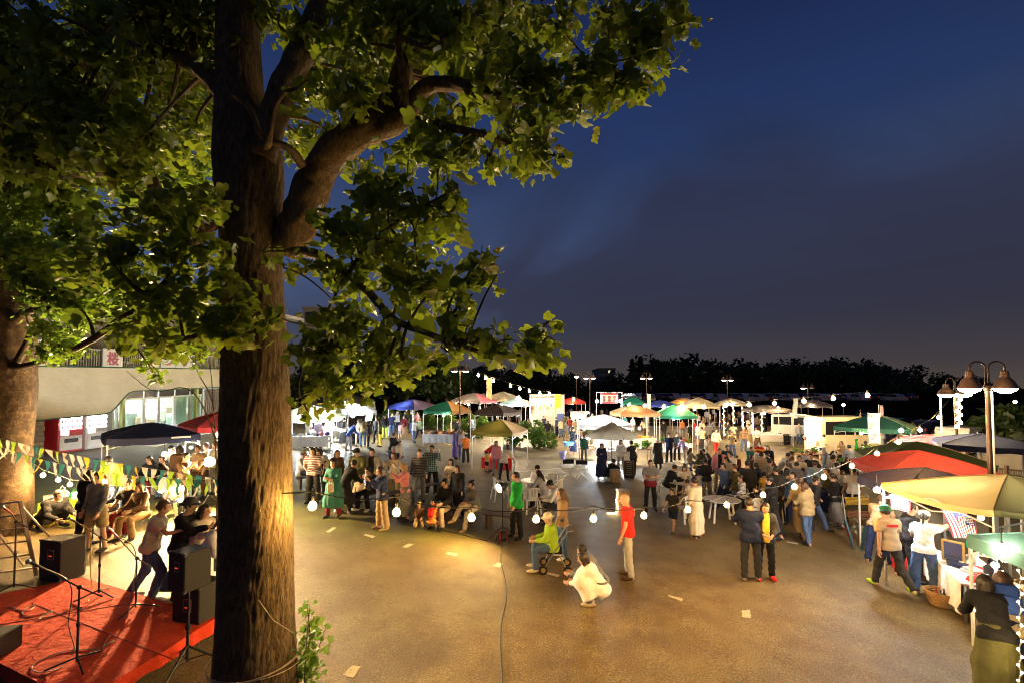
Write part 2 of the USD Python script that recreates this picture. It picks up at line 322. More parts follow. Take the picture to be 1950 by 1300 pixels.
# ================================================================== the left building: terrace storey, tiled balcony band, railing, upper storey
GLYPH = {}
GLYPH.update({'料':[([(.029,.176),(.162,.45),(.153,.47),(.044,.471),(.044,.574),(.103,.598),(.059,.75),(.074,.838),(.147,.853),(.185,.808),(.191,.882),(.221,.912),(.294,.912),(.324,.897),(.33,.779),(.352,.785),(.368,.853),(.456,.838),(.48,.778),(.529,.838),(.574,.838),(.712,.734),(.721,.897),(.838,.912),(.853,.391),(.956,.382),(.971,.323),(.956,.265),(.854,.244),(.838,-.029),(.721,-.015),(.713,.22),(.441,.176),(.42,.206),(.368,.206),(.328,.249),(.309,-.029),(.191,-.015),(.187,.19),(.164,.187),(.103,.088),(.059,.118)],[[(.36,.47),(.464,.309),(.715,.354),(.719,.628),(.632,.618),(.555,.704),(.461,.763),(.413,.593),(.515,.603),(.662,.515),(.691,.456),(.647,.382),(.603,.382),(.48,.473)]])],'理':[([(.029,.147),(.059,.206),(.141,.221),(.162,.246),(.161,.436),(.059,.441),(.059,.559),(.139,.559),(.161,.58),(.162,.712),(.044,.735),(.044,.838),(.373,.838),(.397,.868),(.926,.853),(.926,.397),(.728,.382),(.721,.334),(.926,.324),(.941,.221),(.727,.205),(.721,.128),(.956,.118),(.971,.103),(.956,.0),(.294,.015),(.309,.118),(.581,.118),(.58,.206),(.419,.205),(.382,.162),(.169,.102),(.132,.074),(.059,.074)],[[(.721,.735),(.71,.679),(.792,.68),(.79,.748)],[(.784,.5),(.79,.557),(.708,.554),(.71,.502)],[(.28,.287),(.362,.295),(.382,.324),(.581,.324),(.588,.375),(.397,.382),(.377,.441),(.287,.441)],[(.5,.51),(.583,.501),(.587,.553),(.505,.558)],[(.515,.735),(.504,.679),(.586,.68),(.584,.748)],[(.294,.574),(.381,.564),(.377,.719),(.281,.715)]])],'中':[([(.088,.235),(.103,.735),(.42,.736),(.426,.897),(.544,.912),(.564,.737),(.912,.721),(.912,.25),(.779,.235),(.771,.279),(.563,.277),(.544,-.029),(.426,-.015),(.421,.278),(.228,.279),(.206,.221)],[[(.559,.422),(.776,.414),(.777,.599),(.563,.601)],[(.221,.422),(.423,.414),(.424,.599),(.224,.601)]])],'華':[([(.044,.412),(.059,.515),(.22,.522),(.215,.558),(.118,.574),(.118,.662),(.265,.687),(.256,.72),(.074,.721),(.059,.838),(.257,.839),(.28,.912),(.382,.912),(.406,.838),(.58,.838),(.603,.912),(.706,.912),(.728,.839),(.941,.838),(.926,.721),(.721,.711),(.728,.677),(.897,.662),(.897,.574),(.786,.558),(.78,.523),(.941,.515),(.956,.412),(.788,.397),(.779,.378),(.897,.368),(.912,.265),(.559,.24),(.568,.221),(.926,.221),(.941,.103),(.566,.102),(.559,-.015),(.441,-.029),(.42,.102),(.059,.118),(.074,.221),(.417,.221),(.426,.241),(.118,.25),(.103,.353),(.213,.368),(.22,.391)],[[(.559,.378),(.652,.368),(.662,.388),(.568,.397)],[(.559,.525),(.64,.515),(.661,.552),(.566,.558)],[(.397,.687),(.579,.677),(.588,.711),(.406,.721)],[(.426,.387),(.362,.397),(.353,.377),(.417,.368)],[(.426,.549),(.359,.558),(.354,.521),(.42,.515)]])],'桜':[([(.029,.235),(.162,.525),(.157,.572),(.074,.574),(.044,.603),(.044,.691),(.189,.71),(.206,.912),(.309,.897),(.314,.707),(.382,.711),(.353,.838),(.412,.868),(.456,.868),(.485,.838),(.515,.765),(.544,.603),(.485,.574),(.407,.588),(.313,.572),(.358,.487),(.528,.49),(.559,.588),(.603,.612),(.559,.882),(.662,.897),(.721,.72),(.721,.632),(.662,.609),(.691,.588),(.677,.49),(.971,.471),(.971,.382),(.87,.364),(.853,.279),(.794,.183),(.941,.074),(.941,.029),(.882,-.029),(.838,-.029),(.71,.074),(.485,-.015),(.382,-.029),(.338,.029),(.338,.088),(.434,.103),(.488,.138),(.48,.161),(.397,.191),(.449,.353),(.382,.279),(.31,.304),(.294,-.029),(.191,-.015),(.188,.248),(.164,.246),(.118,.162),(.074,.162)],[[(.61,.367),(.578,.281),(.684,.25),(.735,.36)]]),([(.721,.544),(.721,.588),(.823,.816),(.824,.868),(.882,.882),(.956,.853),(.941,.75),(.853,.544),(.823,.515)],[])],'ま':[([(.176,.235),(.235,.309),(.294,.338),(.471,.363),(.449,.426),(.176,.441),(.176,.559),(.456,.554),(.449,.617),(.191,.632),(.176,.75),(.191,.765),(.45,.736),(.471,.868),(.588,.868),(.596,.75),(.838,.765),(.853,.676),(.824,.632),(.671,.632),(.588,.607),(.597,.544),(.794,.574),(.853,.559),(.838,.441),(.611,.426),(.588,.402),(.621,.311),(.75,.265),(.868,.176),(.868,.118),(.824,.059),(.779,.059),(.687,.145),(.612,.176),(.588,.088),(.529,.029),(.294,.015),(.191,.088)],[[(.309,.177),(.346,.133),(.433,.133),(.47,.168),(.47,.212),(.448,.235),(.376,.235),(.327,.218)]])],'つ':[([(.074,.544),(.088,.618),(.199,.633),(.456,.721),(.662,.735),(.809,.676),(.868,.618),(.912,.515),(.912,.368),(.868,.265),(.765,.162),(.603,.088),(.353,.059),(.309,.132),(.309,.191),(.596,.236),(.687,.281),(.748,.342),(.768,.448),(.749,.539),(.654,.602),(.539,.603),(.118,.471)],[])],'り':[([(.206,.632),(.235,.853),(.265,.868),(.382,.838),(.36,.72),(.5,.809),(.617,.809),(.75,.706),(.794,.588),(.809,.397),(.779,.265),(.691,.132),(.559,.044),(.412,.0),(.368,.0),(.324,.044),(.309,.074),(.324,.132),(.48,.163),(.631,.284),(.662,.362),(.662,.565),(.612,.661),(.51,.676),(.475,.66),(.354,.494),(.338,.279),(.221,.265)],[])],'梅':[([(.029,.221),(.147,.554),(.141,.587),(.044,.603),(.044,.691),(.16,.71),(.176,.912),(.279,.897),(.288,.706),(.395,.71),(.471,.912),(.574,.897),(.582,.809),(.941,.794),(.941,.691),(.515,.682),(.523,.647),(.897,.647),(.897,.449),(.956,.441),(.956,.324),(.899,.32),(.882,.23),(.941,.221),(.956,.132),(.941,.103),(.871,.1),(.868,.059),(.824,.0),(.647,-.015),(.611,.102),(.382,.103),(.368,.147),(.396,.317),(.29,.324),(.279,-.015),(.176,-.029),(.16,.187),(.088,.147)],[[(.721,.515),(.756,.486),(.779,.491),(.773,.529)],[(.706,.309),(.74,.266),(.763,.268),(.76,.322)],[(.515,.287),(.525,.221),(.589,.23),(.534,.294)],[(.544,.451),(.582,.442),(.588,.463),(.552,.486)],[(.304,.588),(.295,.565),(.355,.46),(.407,.443),(.425,.54)]])],'干':[([(.059,.382),(.059,.515),(.426,.524),(.423,.703),(.118,.706),(.103,.838),(.912,.824),(.897,.706),(.56,.7),(.563,.516),(.941,.515),(.956,.412),(.941,.382),(.562,.379),(.544,-.029),(.426,-.015),(.423,.38)],[])]})
def glyph(ch, size):
    """outline of one written character as flat polygons scaled to size"""
    out = []
    for ring, holes in GLYPH[ch]: out.append((np.array(ring) * size, [np.array(h) * size for h in holes]))
    return out
def tilt(y): return .040 * (np.asarray(y, float) - 18.0)
def shear(m):
    for k in range(len(m.v)): m.v[k] = m.v[k] + np.c_[np.zeros((len(m.v[k]), 2)), tilt(m.v[k][:, 1])]
    return m
BX, TZ = -19.4, 1.33
bld = thing('building', 'two storey building with cream tiled balcony and lit ground floor windows', 'building')
tile_mat = usdkit.material(stage, '/World/Looks/cream_wall_tile', {
    'g': ('geometry', {}), 'sw': ('separate_xyz', {}), 'cb': ('combine_xyz', {}), 'b': ('brick_texture', {'scale': 1.0, 'brick_width': .24, 'row_height': .075, 'mortar_size': .006, 'color1': (.64, .59, .40), 'color2': (.60, .55, .37), 'mortar': (.52, .48, .33), 'mortar_smooth': .3}),
    'n': ('noise_texture', {'scale': 1.2, 'detail': 4.0}), 'r': ('rgb_ramp', {'ramp': [(.3, (.80, .78, .70)), (.7, (1, 1, 1))]}), 'm': ('mix', {'mix_type': 'multiply', 'fac': .8}),
    'bp': ('bump', {'strength': .4, 'distance': .006, 'invert': True}), 'p': ('principled_bsdf', {'roughness': .45})},
    [('g.position', 'sw.vector'), ('sw.y', 'cb.x'), ('sw.z', 'cb.y'), ('cb.vector', 'b.vector'), ('g.position', 'n.vector'), ('n.fac', 'r.fac'), ('b.color', 'm.color1'), ('r.color', 'm.color2'), ('m.color', 'p.base_color'), ('b.fac', 'bp.height'), ('bp.normal', 'p.normal')], surface='p.BSDF')
conc = M('painted_concrete', (.36, .35, .30), .8, var=.2, vs=2, world=True)
green_trim = M('green_trim_paint', (.07, .16, .10), .5)
frame_w = M('white_window_frame', (.60, .62, .60), .4)
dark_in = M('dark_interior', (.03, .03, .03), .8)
ys = np.linspace(8, 36.5, 90)
def zbot(y):
    t = np.clip((y - 20.6) / 1.4, 0, 1); return 2.86 + .95 * (t * t * (3 - 2 * t))
band = MB()
prof = np.stack([np.full_like(ys, -18.3), ys, zbot(ys)], 1); top = prof.copy(); top[:, 2] = 4.92
inb, int_ = prof + [-.25, 0, 0], top + [-.25, 0, 0]
band.grid(np.stack([prof, top], 1)).grid(np.stack([top, int_], 1)).grid(np.stack([inb, prof], 1)).grid(np.stack([int_, inb], 1))
put(bld, 'balcony_wall', shear(band), tile_mat)
e = MB(); e.tube(prof + [.012, 0, 0], .03, 6); put(bld, 'lower_trim', shear(e), green_trim)
e = MB(); e.tube(top + [-.1, 0, .03], .05, 6); put(bld, 'upper_trim', shear(e), green_trim)
e = MB(); e.box((-21.9, 22.2, 4.2), (7.0, 28.6, .2)); put(bld, 'balcony_floor', shear(e), conc)
e = MB(); e.box((-21.7, 22.2, 6.6), (.25, 28.6, 4.5)); put(bld, 'wall', shear(e), M('upper_wall_render', (.22, .20, .15), .8, world=True))
e = MB(); e.box((-20.7, 22.2, 8.95), (7.5, 29.5, .25)); put(bld, 'roof', shear(e), conc)
for k in range(9):
    yk = 10 + k * 3.0
    w = MB().box((-21.55, yk, 6.2), (.06, 1.7, 1.9)); p = put(bld, 'upper_window', shear(w), frame_w)
    put(bld, 'upper_pane', shear(MB().box((-21.50, yk - .4, 6.2), (.03, .72, 1.7))), dark_in); put(bld, 'upper_pane', shear(MB().box((-21.50, yk + .4, 6.2), (.03, .72, 1.7))), dark_in)
rail_m = M('railing_paint', (.50, .48, .36), .5)
put(bld, 'top_rail', shear(MB().box((-18.42, 22.2, 5.72), (.05, 28.4, .05))), rail_m)
for k in range(230):
    yk = 8.2 + k * .122
    if yk < 16: continue
    put(bld, 'baluster', shear(MB().box((-18.42, yk, 5.33), (.022, .022, .74))), rail_m)
for k in range(12):
    put(bld, 'rail_post', shear(MB().box((-18.42, 9 + k * 2.4, 5.36), (.06, .06, .82))), M('post_yellow', (.45, .42, .10), .5))
board_m = M('sign_board_white', (.66, .65, .58), .5, var=.05)
ink_b, ink_r = M('sign_ink_black', (.02, .02, .02), .6, var=.02), M('sign_ink_red', (.42, .10, .13), .6, var=.05)
def facade_sign(parent, y0, y1, z0, z1, chars, ink):
    """board on the railing; chars: (character, y centre, z centre, size)"""
    b = put(parent, 'sign_board', shear(MB().box((-18.34, (y0 + y1) / 2, (z0 + z1) / 2), (.05, y1 - y0, z1 - z0), ch=.012)), board_m)
    for ch, yc, zc, s in chars:
        m = MB()
        for ring, holes in glyph(ch, s):
            from shapely.geometry import Polygon
            tm = trimesh.creation.extrude_polygon(Polygon(ring, holes).buffer(0), .012, engine='earcut')
            v = np.array(tm.vertices); m.add(np.stack([-18.312 + v[:, 2], yc + v[:, 0] - s / 2, zc + v[:, 1] - s / 2], 1), tm.faces)
        put(b, 'character', shear(m), ink)
def yat(u): return 18.3 * FPX / (975.0 - u)
a_, b_ = yat(40), yat(92)
facade_sign(bld, a_, b_, 4.98, 5.98, [('料', a_ + .30, 5.24, .42), ('理', b_ - .30, 5.24, .42), ('中', a_ + .30, 5.72, .42), ('華', b_ - .30, 5.72, .42)], ink_b)
for u0, u1, ch in ((195, 233, '桜'), (272, 304, 'ま'), (306, 334, 'つ'), (336, 366, 'り')):
    a_, b_ = yat(u0), yat(u1); facade_sign(bld, a_, b_, 4.98, 5.80, [(ch, (a_ + b_) / 2, 5.39, .66)], ink_r)
# ground storey: pier, recess, door, shopfront
pier_m = M('stone_pier', (.30, .26, .20), .8, var=.35, vs=6, bump=.4, world=True)
for k in range(8):
    put(bld, 'stone_course', shear(MB().box((BX + .25, 18.0 + (k % 2) * .02, TZ + .10 + k * .205), (.5, .95, .19), ch=.012)), pier_m)
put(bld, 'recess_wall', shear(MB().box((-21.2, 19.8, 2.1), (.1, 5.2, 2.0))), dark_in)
put(bld, 'side_door', shear(MB().box((BX - .35, 18.85, TZ + .95), (.06, .62, 1.55))), M('pale_door', (.45, .45, .44), .5))
put(bld, 'shop_floor', MB().box((-22.6, 27.2, TZ + .05), (6.2, 12.2, .1)), conc)
put(bld, 'shop_back_wall', shear(MB().box((-23.5, 27.5, 2.5), (.1, 12.4, 3.4))), M('shop_wall_white', (.62, .64, .58), .7))
put(bld, 'shop_side_wall', shear(MB().box((-21.4, 22.2, 2.6), (4.0, .1, 2.6))), M('shop_wall_white', (.62, .64, .58), .7))
put(bld, 'shop_end_wall', shear(MB().box((-21.4, 33.6, 2.6), (4.0, .1, 2.6))), M('shop_wall_white', (.62, .64, .58), .7))
tube_m = EM('shop_tube_light', (.95, 1.0, .95), 230.0)
for k in range(3):
    put(bld, 'tube_light', shear(MB().box((-21.0, 23.6 + k * 3.2, 3.72), (.16, 1.8, .05))), tube_m)
stock = [M(f'shop_stock_{i}', c, .6) for i, c in enumerate([(.5, .5, .45), (.30, .36, .32), (.40, .30, .2), (.2, .26, .22)])]
for k in range(26):
    yy = 22.8 + rng.random() * 9; put(bld, 'shop_stock', MB().box((-22.6 + rng.random() * 1.6, yy, TZ + .5 + rng.random() * .4), (.5, .3 + rng.random() * .5, .5 + rng.random() * 1.1), ch=.02), stock[k % 4])
blind_m = M('window_blind', (.40, .50, .42), .8, transl=.35)
edges = [22.35, 24.0, 25.0, 26.2, 27.45, 28.6]
gl = glass()
for i, (y0, y1) in enumerate(zip(edges[:-1], edges[1:])):
    w = MB().box((BX, (y0 + y1) / 2, TZ + .38), (.09, y1 - y0 - .02, .07)).box((BX, (y0 + y1) / 2, TZ + 2.03), (.09, y1 - y0 - .02, .08)).box((BX, y0 + .04, TZ + 1.2), (.1, .08, 1.7)).box((BX, y1 - .04, TZ + 1.2), (.1, .08, 1.7)).box((BX, (y0 + y1) / 2, TZ + .17), (.06, y1 - y0 - .02, .34)).box((BX, (y0 + y1) / 2, TZ + 2.5), (.06, y1 - y0 - .02, .06))
    p = put(bld, 'shop_window', shear(w), frame_w)
    put(p, 'pane', shear(MB().box((BX, (y0 + y1) / 2, TZ + 1.2), (.012, y1 - y0 - .18, 1.58))), gl)
    put(p, 'upper_light', shear(MB().box((BX, (y0 + y1) / 2, TZ + 2.27), (.012, y1 - y0 - .1, .4))), M('dim_upper_glass', (.06, .06, .06), .15))
    if i in (3, 4): put(bld, 'blind', shear(MB().box((BX - .12, (y0 + y1) / 2, TZ + 1.2), (.01, y1 - y0 - .2, 1.6))), blind_m)
for k in range(9):
    put(bld, 'wall_slat', shear(MB().box((BX + .02, 28.8 + k * .20, TZ + 1.2), (.08, .10, 2.3))), M('dark_slat_wood', (.10, .065, .04), .6))
for k in range(3):
    put(bld, 'end_window', shear(MB().box((BX, 31.2 + k * 1.0, TZ + 1.4), (.03, .9, 1.8))), gl)
for u_ in (0, 1):
    put(bld, 'column', shear(MB().box((BX + .35, 22.3 + u_ * 5.2, TZ + 1.28), (.16, .16, 2.62))), M('column_yellow_green', (.40, .44, .14), .5))

# vending machines on the terrace
def vending(y, lab, body, low, strip):
    t = thing('vending_machine', lab, 'vending machine', (BX + .1, y, TZ), 90)   # local: +y is the machine's back (west), front faces -y -> plaza
    put(t, 'cabinet', MB().box((0, .36, .92), (1.12, .72, 1.83), ch=.02), body)
    put(t, 'display_panel', MB().box((0, -.008, 1.36), (.98, .02, .76), ch=.004), EM('vending_display', (.95, .96, 1.0), 14.0))
    put(t, 'product_row', _rows(), M('drink_cans', (.45, .35, .38), .4, var=.9, vs=7))
    put(t, 'button_strip', MB().box((.22, -.012, .86), (.5, .02, .16), ch=.004), strip)
    put(t, 'price_panel', MB().box((-.28, -.012, .84), (.36, .02, .22), ch=.004), EM('vending_small_light', (1.0, .80, .9), 2.2))
    put(t, 'lower_panel', MB().box((0, -.012, .40), (1.0, .02, .60), ch=.004), low)
    put(t, 'dispenser_slot', MB().box((0, -.03, .50), (.62, .02, .17), ch=.004), M('slot_dark', (.025, .025, .028), .3))
    put(t, 'coin_slot', MB().box((.40, -.03, .62), (.07, .02, .09), ch=.004), alu)
    put(t, 'foot', MB().box((-.45, .1, -.04), (.12, .12, .1)), metal_dark); put(t, 'foot', MB().box((.45, .1, -.04), (.12, .12, .1)), metal_dark)
    return t
def _rows():
    m = MB()
    for r in range(3):
        for c in range(9): m.lathe([(0, 0), (.028, 0), (.03, .02), (.03, .10), (.022, .125), (0, .13)], (-.44 + c * .11, -.045, 1.03 + r * .24), 8)
    return m
red_m, white_m = M('vending_red', (.52, .02, .035), .35, coat=.4), M('vending_white', (.66, .66, .64), .35, coat=.4)
vending(20.0, 'red drinks vending machine under the balcony, left of the white one', red_m, white_m, red_m)
vending(21.25, 'white drinks vending machine under the balcony, right of the red one', white_m, white_m, M('vending_grey', (.4, .4, .4), .4))

# ================================================================== trees
bark_mat = usdkit.material(stage, '/World/Looks/furrowed_bark', {
    'g': ('geometry', {}), 'mp': ('mapping', {'scale': (30, 30, 9)}), 'n': ('noise_texture', {'scale': 1.0, 'detail': 8.0, 'roughness': .75, 'distortion': .5}), 'n2': ('noise_texture', {'scale': 5.0, 'detail': 3.0}),
    'r': ('rgb_ramp', {'ramp': [(.32, (.030, .020, .010)), (.46, (.105, .072, .038)), (.66, (.20, .145, .080))]}), 'r2': ('rgb_ramp', {'ramp': [(.35, (.62, .66, .55)), (.65, (1, 1, 1))]}), 'm': ('mix', {'mix_type': 'multiply', 'fac': .8}),
    'bp': ('bump', {'strength': 1.0, 'distance': .03}), 'p': ('principled_bsdf', {'roughness': .85, 'specular_ior_level': .2})},
    [('g.position', 'mp.vector'), ('mp.vector', 'n.vector'), ('g.position', 'n2.vector'), ('n.fac', 'r.fac'), ('n2.fac', 'r2.fac'), ('r.color', 'm.color1'), ('r2.color', 'm.color2'), ('m.color', 'p.base_color'), ('n.fac', 'bp.height'), ('bp.normal', 'p.normal')], surface='p.BSDF')
mottled = usdkit.material(stage, '/World/Looks/mottled_bark', {
    'g': ('geometry', {}), 'v': ('noise_texture', {'scale': 7.0, 'detail': 7.0, 'roughness': .75}), 'n': ('noise_texture', {'scale': 40.0, 'detail': 4.0}),
    'r': ('rgb_ramp', {'ramp': [(.38, (.028, .017, .009)), (.52, (.050, .031, .016)), (.62, (.10, .066, .034))]}), 'bp': ('bump', {'strength': .9, 'distance': .02}), 'p': ('principled_bsdf', {'roughness': .8, 'specular_ior_level': .2})},
    [('g.position', 'v.vector'), ('g.position', 'n.vector'), ('v.fac', 'r.fac'), ('r.color', 'p.base_color'), ('v.fac', 'bp.height'), ('bp.normal', 'p.normal')], surface='p.BSDF')
def leaf_mat(name, c1, c2, c3):
    return usdkit.material(stage, f'/World/Looks/{name}', {
        'o': ('object_info', {}), 'g': ('geometry', {}), 'n': ('noise_texture', {'scale': 1.7, 'detail': 2.0}), 'wn': ('white_noise_texture', {'dimensions': '1D'}), 'ad': ('math', {'math_type': 'multiply_add', 'value2': .5}), 'sc': ('math', {'math_type': 'multiply', 'value2': .55}),
        'r': ('rgb_ramp', {'ramp': [(0, c1), (.45, c2), (.80, c2), (.92, c3), (1, c3)]}), 'p': ('principled_bsdf', {'roughness': .42, 'specular_ior_level': .5}), 't': ('translucent_bsdf', {}), 'm': ('mix_closure', {'fac': .55})},
        [('o.random', 'ad.value1'), ('g.position', 'n.vector'), ('n.fac', 'sc.value1'), ('sc.value', 'ad.value3'), ('ad.value', 'r.fac'), ('r.color', 'p.base_color'), ('r.color', 't.color'), ('p.BSDF', 'm.closure1'), ('t.BSDF', 'm.closure2')], surface='m.closure')
leaf_m = leaf_mat('lobed_leaf', (.070, .125, .010), (.175, .235, .020), (.30, .22, .04))
# one four-lobed leaf with a notched tip, folded along its midrib; stalk at the origin, tip along +y, about 1 long
half = [(0, 0), (.16, .02), (.40, .12), (.50, .30), (.36, .38), (.34, .48), (.46, .66), (.40, .86), (.22, .84), (0, .76)]
def leaf_mesh(fold, curl, sx=1.0):
    L = [(x * sx, y) for x, y in half]; v, f = [], []
    for x, y in L: v.append((x, y, fold * abs(x) - curl * (y - .3) ** 2))
    mid = [(0, 0), (0, .25), (0, .5), (0, .76)]; n = len(L)
    for x, y in mid: v.append((x, y, -curl * (y - .3) ** 2))
    for x, y in L: v.append((-x, y, fold * abs(x) - curl * (y - .3) ** 2))
    for o, s in ((0, 1), (n + 4, -1)):
        tris = [(o + 1, o + 2, n + 1), (o + 2, o + 3, n + 1), (o + 3, o + 4, n + 1), (o + 4, o + 5, n + 2), (o + 4, n + 2, n + 1), (o + 5, o + 6, n + 2), (o + 6, o + 7, n + 2), (o + 7, o + 8, n + 3), (o + 7, n + 3, n + 2), (n, o + 1, n + 1)]
        f += [t if s > 0 else t[::-1] for t in tris]
    return np.array(v, float), np.array(f)
LEAVES = [leaf_mesh(.10, .25), leaf_mesh(-.22, .35, .9), leaf_mesh(.35, .5, .85), leaf_mesh(.05, -.3)]
def leaf_frames(pos, size, r, flat=.75):
    """rotation + scale + place of leaves: stalk direction sideways and down, face roughly up"""
    n = len(pos); az = r.random(n) * 2 * math.pi; el = r.normal(-.55, .45, n)
    d = np.stack([np.cos(az) * np.cos(el), np.sin(az) * np.cos(el), np.sin(el)], 1)
    up = np.stack([r.normal(0, flat, n), r.normal(0, flat, n), np.ones(n)], 1)
    x = np.cross(d, up); x /= np.linalg.norm(x, axis=1, keepdims=True); z = np.cross(x, d)
    return np.stack([x, d, z], 2) * size[:, None, None]
def foliage(parent, pos, size, material, r, name='foliage', near=None, flat=.75, nlab=300):
    """near leaves as parts of their own, the rest as one instanced mass"""
    R = leaf_frames(pos, size, r, flat); kind = r.integers(0, len(LEAVES), len(pos))
    first = np.zeros(len(pos), bool)
    if near is not None: first[np.argsort(near)[:nlab]] = True
    for i in np.nonzero(first)[0]:
        v, f = LEAVES[kind[i]]; put(parent, 'leaf', (v @ R[i].T + pos[i], f), material)
    p = uniq(parent, name); pi = UsdGeom.PointInstancer.Define(stage, p); protos = []
    for k, (v, f) in enumerate(LEAVES):
        q = f'{p}/leaf_shape_{k}' if k else f'{p}/leaf_shape'; usdkit.mesh(stage, q, (v, f), material); protos.append(q)
    pi.CreatePrototypesRel().SetTargets([Sdf.Path(q) for q in protos])
    keep = np.nonzero(~first)[0]
    pi.CreateProtoIndicesAttr(Vt.IntArray.FromNumpy(kind[keep].astype(np.int32)))
    pi.CreatePositionsAttr(Vt.Vec3fArray.FromNumpy(pos[keep].astype(np.float32)))
    qs = [_quat(R[i] / size[i]) for i in keep]
    pi.CreateOrientationsAttr(Vt.QuathArray([Gf.Quath(float(q[0]), float(q[1]), float(q[2]), float(q[3])) for q in qs]))
    pi.CreateScalesAttr(Vt.Vec3fArray.FromNumpy(np.repeat(size[keep][:, None], 3, 1).astype(np.float32)))
    pi.GetPrim().SetCustomDataByKey('kind', 'stuff')
def _quat(m):
    from scipy.spatial.transform import Rotation
    q = Rotation.from_matrix(m).as_quat(); return q[3], q[0], q[1], q[2]
def bark_tube(pts, rad, n, ridges, amp, seed):
    """a limb whose section is furrowed lengthwise"""
    m = MB().tube(pts, 1.0, n, cap=True); v = m.v[0]; k = len(pts)
    c = np.asarray(pts, float); rad = np.asarray(rad, float); a = np.arange(n) * 2 * math.pi / n
    L = np.r_[0, np.cumsum(np.linalg.norm(np.diff(c, axis=0), axis=1))]
    for i in range(k):
        q = np.stack([np.cos(a) * ridges, np.sin(a) * ridges, np.full(n, L[i] * 4.5)], 1)
        nn = 1.15 * (.32 - np.abs(2 * meshkit.fbm(q + seed, 3, seed) - 1) * 1.6); big = meshkit.noise(np.stack([np.cos(a) * 1.3, np.sin(a) * 1.3, np.full(n, L[i] * .9)], 1) + seed, seed) - .5
        d = (v[i * n:(i + 1) * n] - c[i]); v[i * n:(i + 1) * n] = c[i] + d * (rad[i] * (1 + amp * 2 * nn + .16 * big))[:, None]
    return m

def path3(pts, n):
    """(u, v, Y, radius) rows -> smooth points and radii"""
    q = np.array([np.r_[P(u, v, Y), r] for u, v, Y, r in pts]); s = spline(q, n); return s[:, :3], np.maximum(s[:, 3], .006)
def grow(name, label, limbs, clusters, bark, lmat, leaf, seed, trunk_n=150, nlab=300, group=None):
    r = np.random.default_rng(seed)
    t = thing(name, label, 'tree', group=group); pts_all = []
    for i, (nm, rows, n) in enumerate(limbs):
        p, rad = path3(rows, n)
        if nm == 'trunk': put(t, nm, bark_tube(p, rad, trunk_n, 12.0, .022, seed), bark, True)
        else: put(t, nm, bark_tube(p, rad, 20, 3.5, .12, seed + i), bark, True)
        if nm != 'trunk': pts_all.append(np.c_[p, rad])
    allp = np.vstack(pts_all); tw = MB(); pos, size = [], []
    for (u, v, Y, rp, dens) in clusters:
        c = P(u, v, Y); R = rp * Y / FPX
        j = np.argmin(np.linalg.norm(allp[:, :3] - c, axis=1) + .15 * (allp[:, 2] > c[2])); a = allp[j]
        mid = (a[:3] + c) / 2 + [0, 0, .10 * np.linalg.norm(a[:3] - c)] + r.normal(0, .06, 3)
        br = spline(np.array([a[:3], mid, c]), 9); tw.tube(br, np.linspace(min(.03, a[3] * .6), .008, 9), 6)
        nt = max(3, int(R * 9)); n_leaf = int(1.2 * dens * math.pi * R * R / (.5 * leaf * leaf) + 2)
        for k in range(nt):
            s0 = br[r.integers(4, 9)]; d = unit(r.normal(0, 1, 3) * [1, .8, .75]); e = c + d * R * r.uniform(.55, 1.0)
            tp = np.array([s0, (s0 + e) / 2 + [0, 0, .05], e]); tp = spline(tp, 6); tw.tube(tp, np.linspace(.007, .003, 6), 4, False)
            m = max(1, n_leaf // nt); w = r.random(m) ** .6; q = tp[0] + (tp[-1] - tp[0]) * w[:, None] + r.normal(0, .40 * leaf + .12 * R, (m, 3)); pos.append(q)
    put(t, 'twigs', tw, bark, kind='stuff')
    pos = np.vstack(pos); size = leaf * np.exp(r.normal(0, .28, len(pos)))
    foliage(t, pos, size, lmat, r, near=np.linalg.norm(pos - [0, 0, CAM_H], axis=1) / size, nlab=nlab)
    return t
TB = (482, 1500, 5.2, .60)
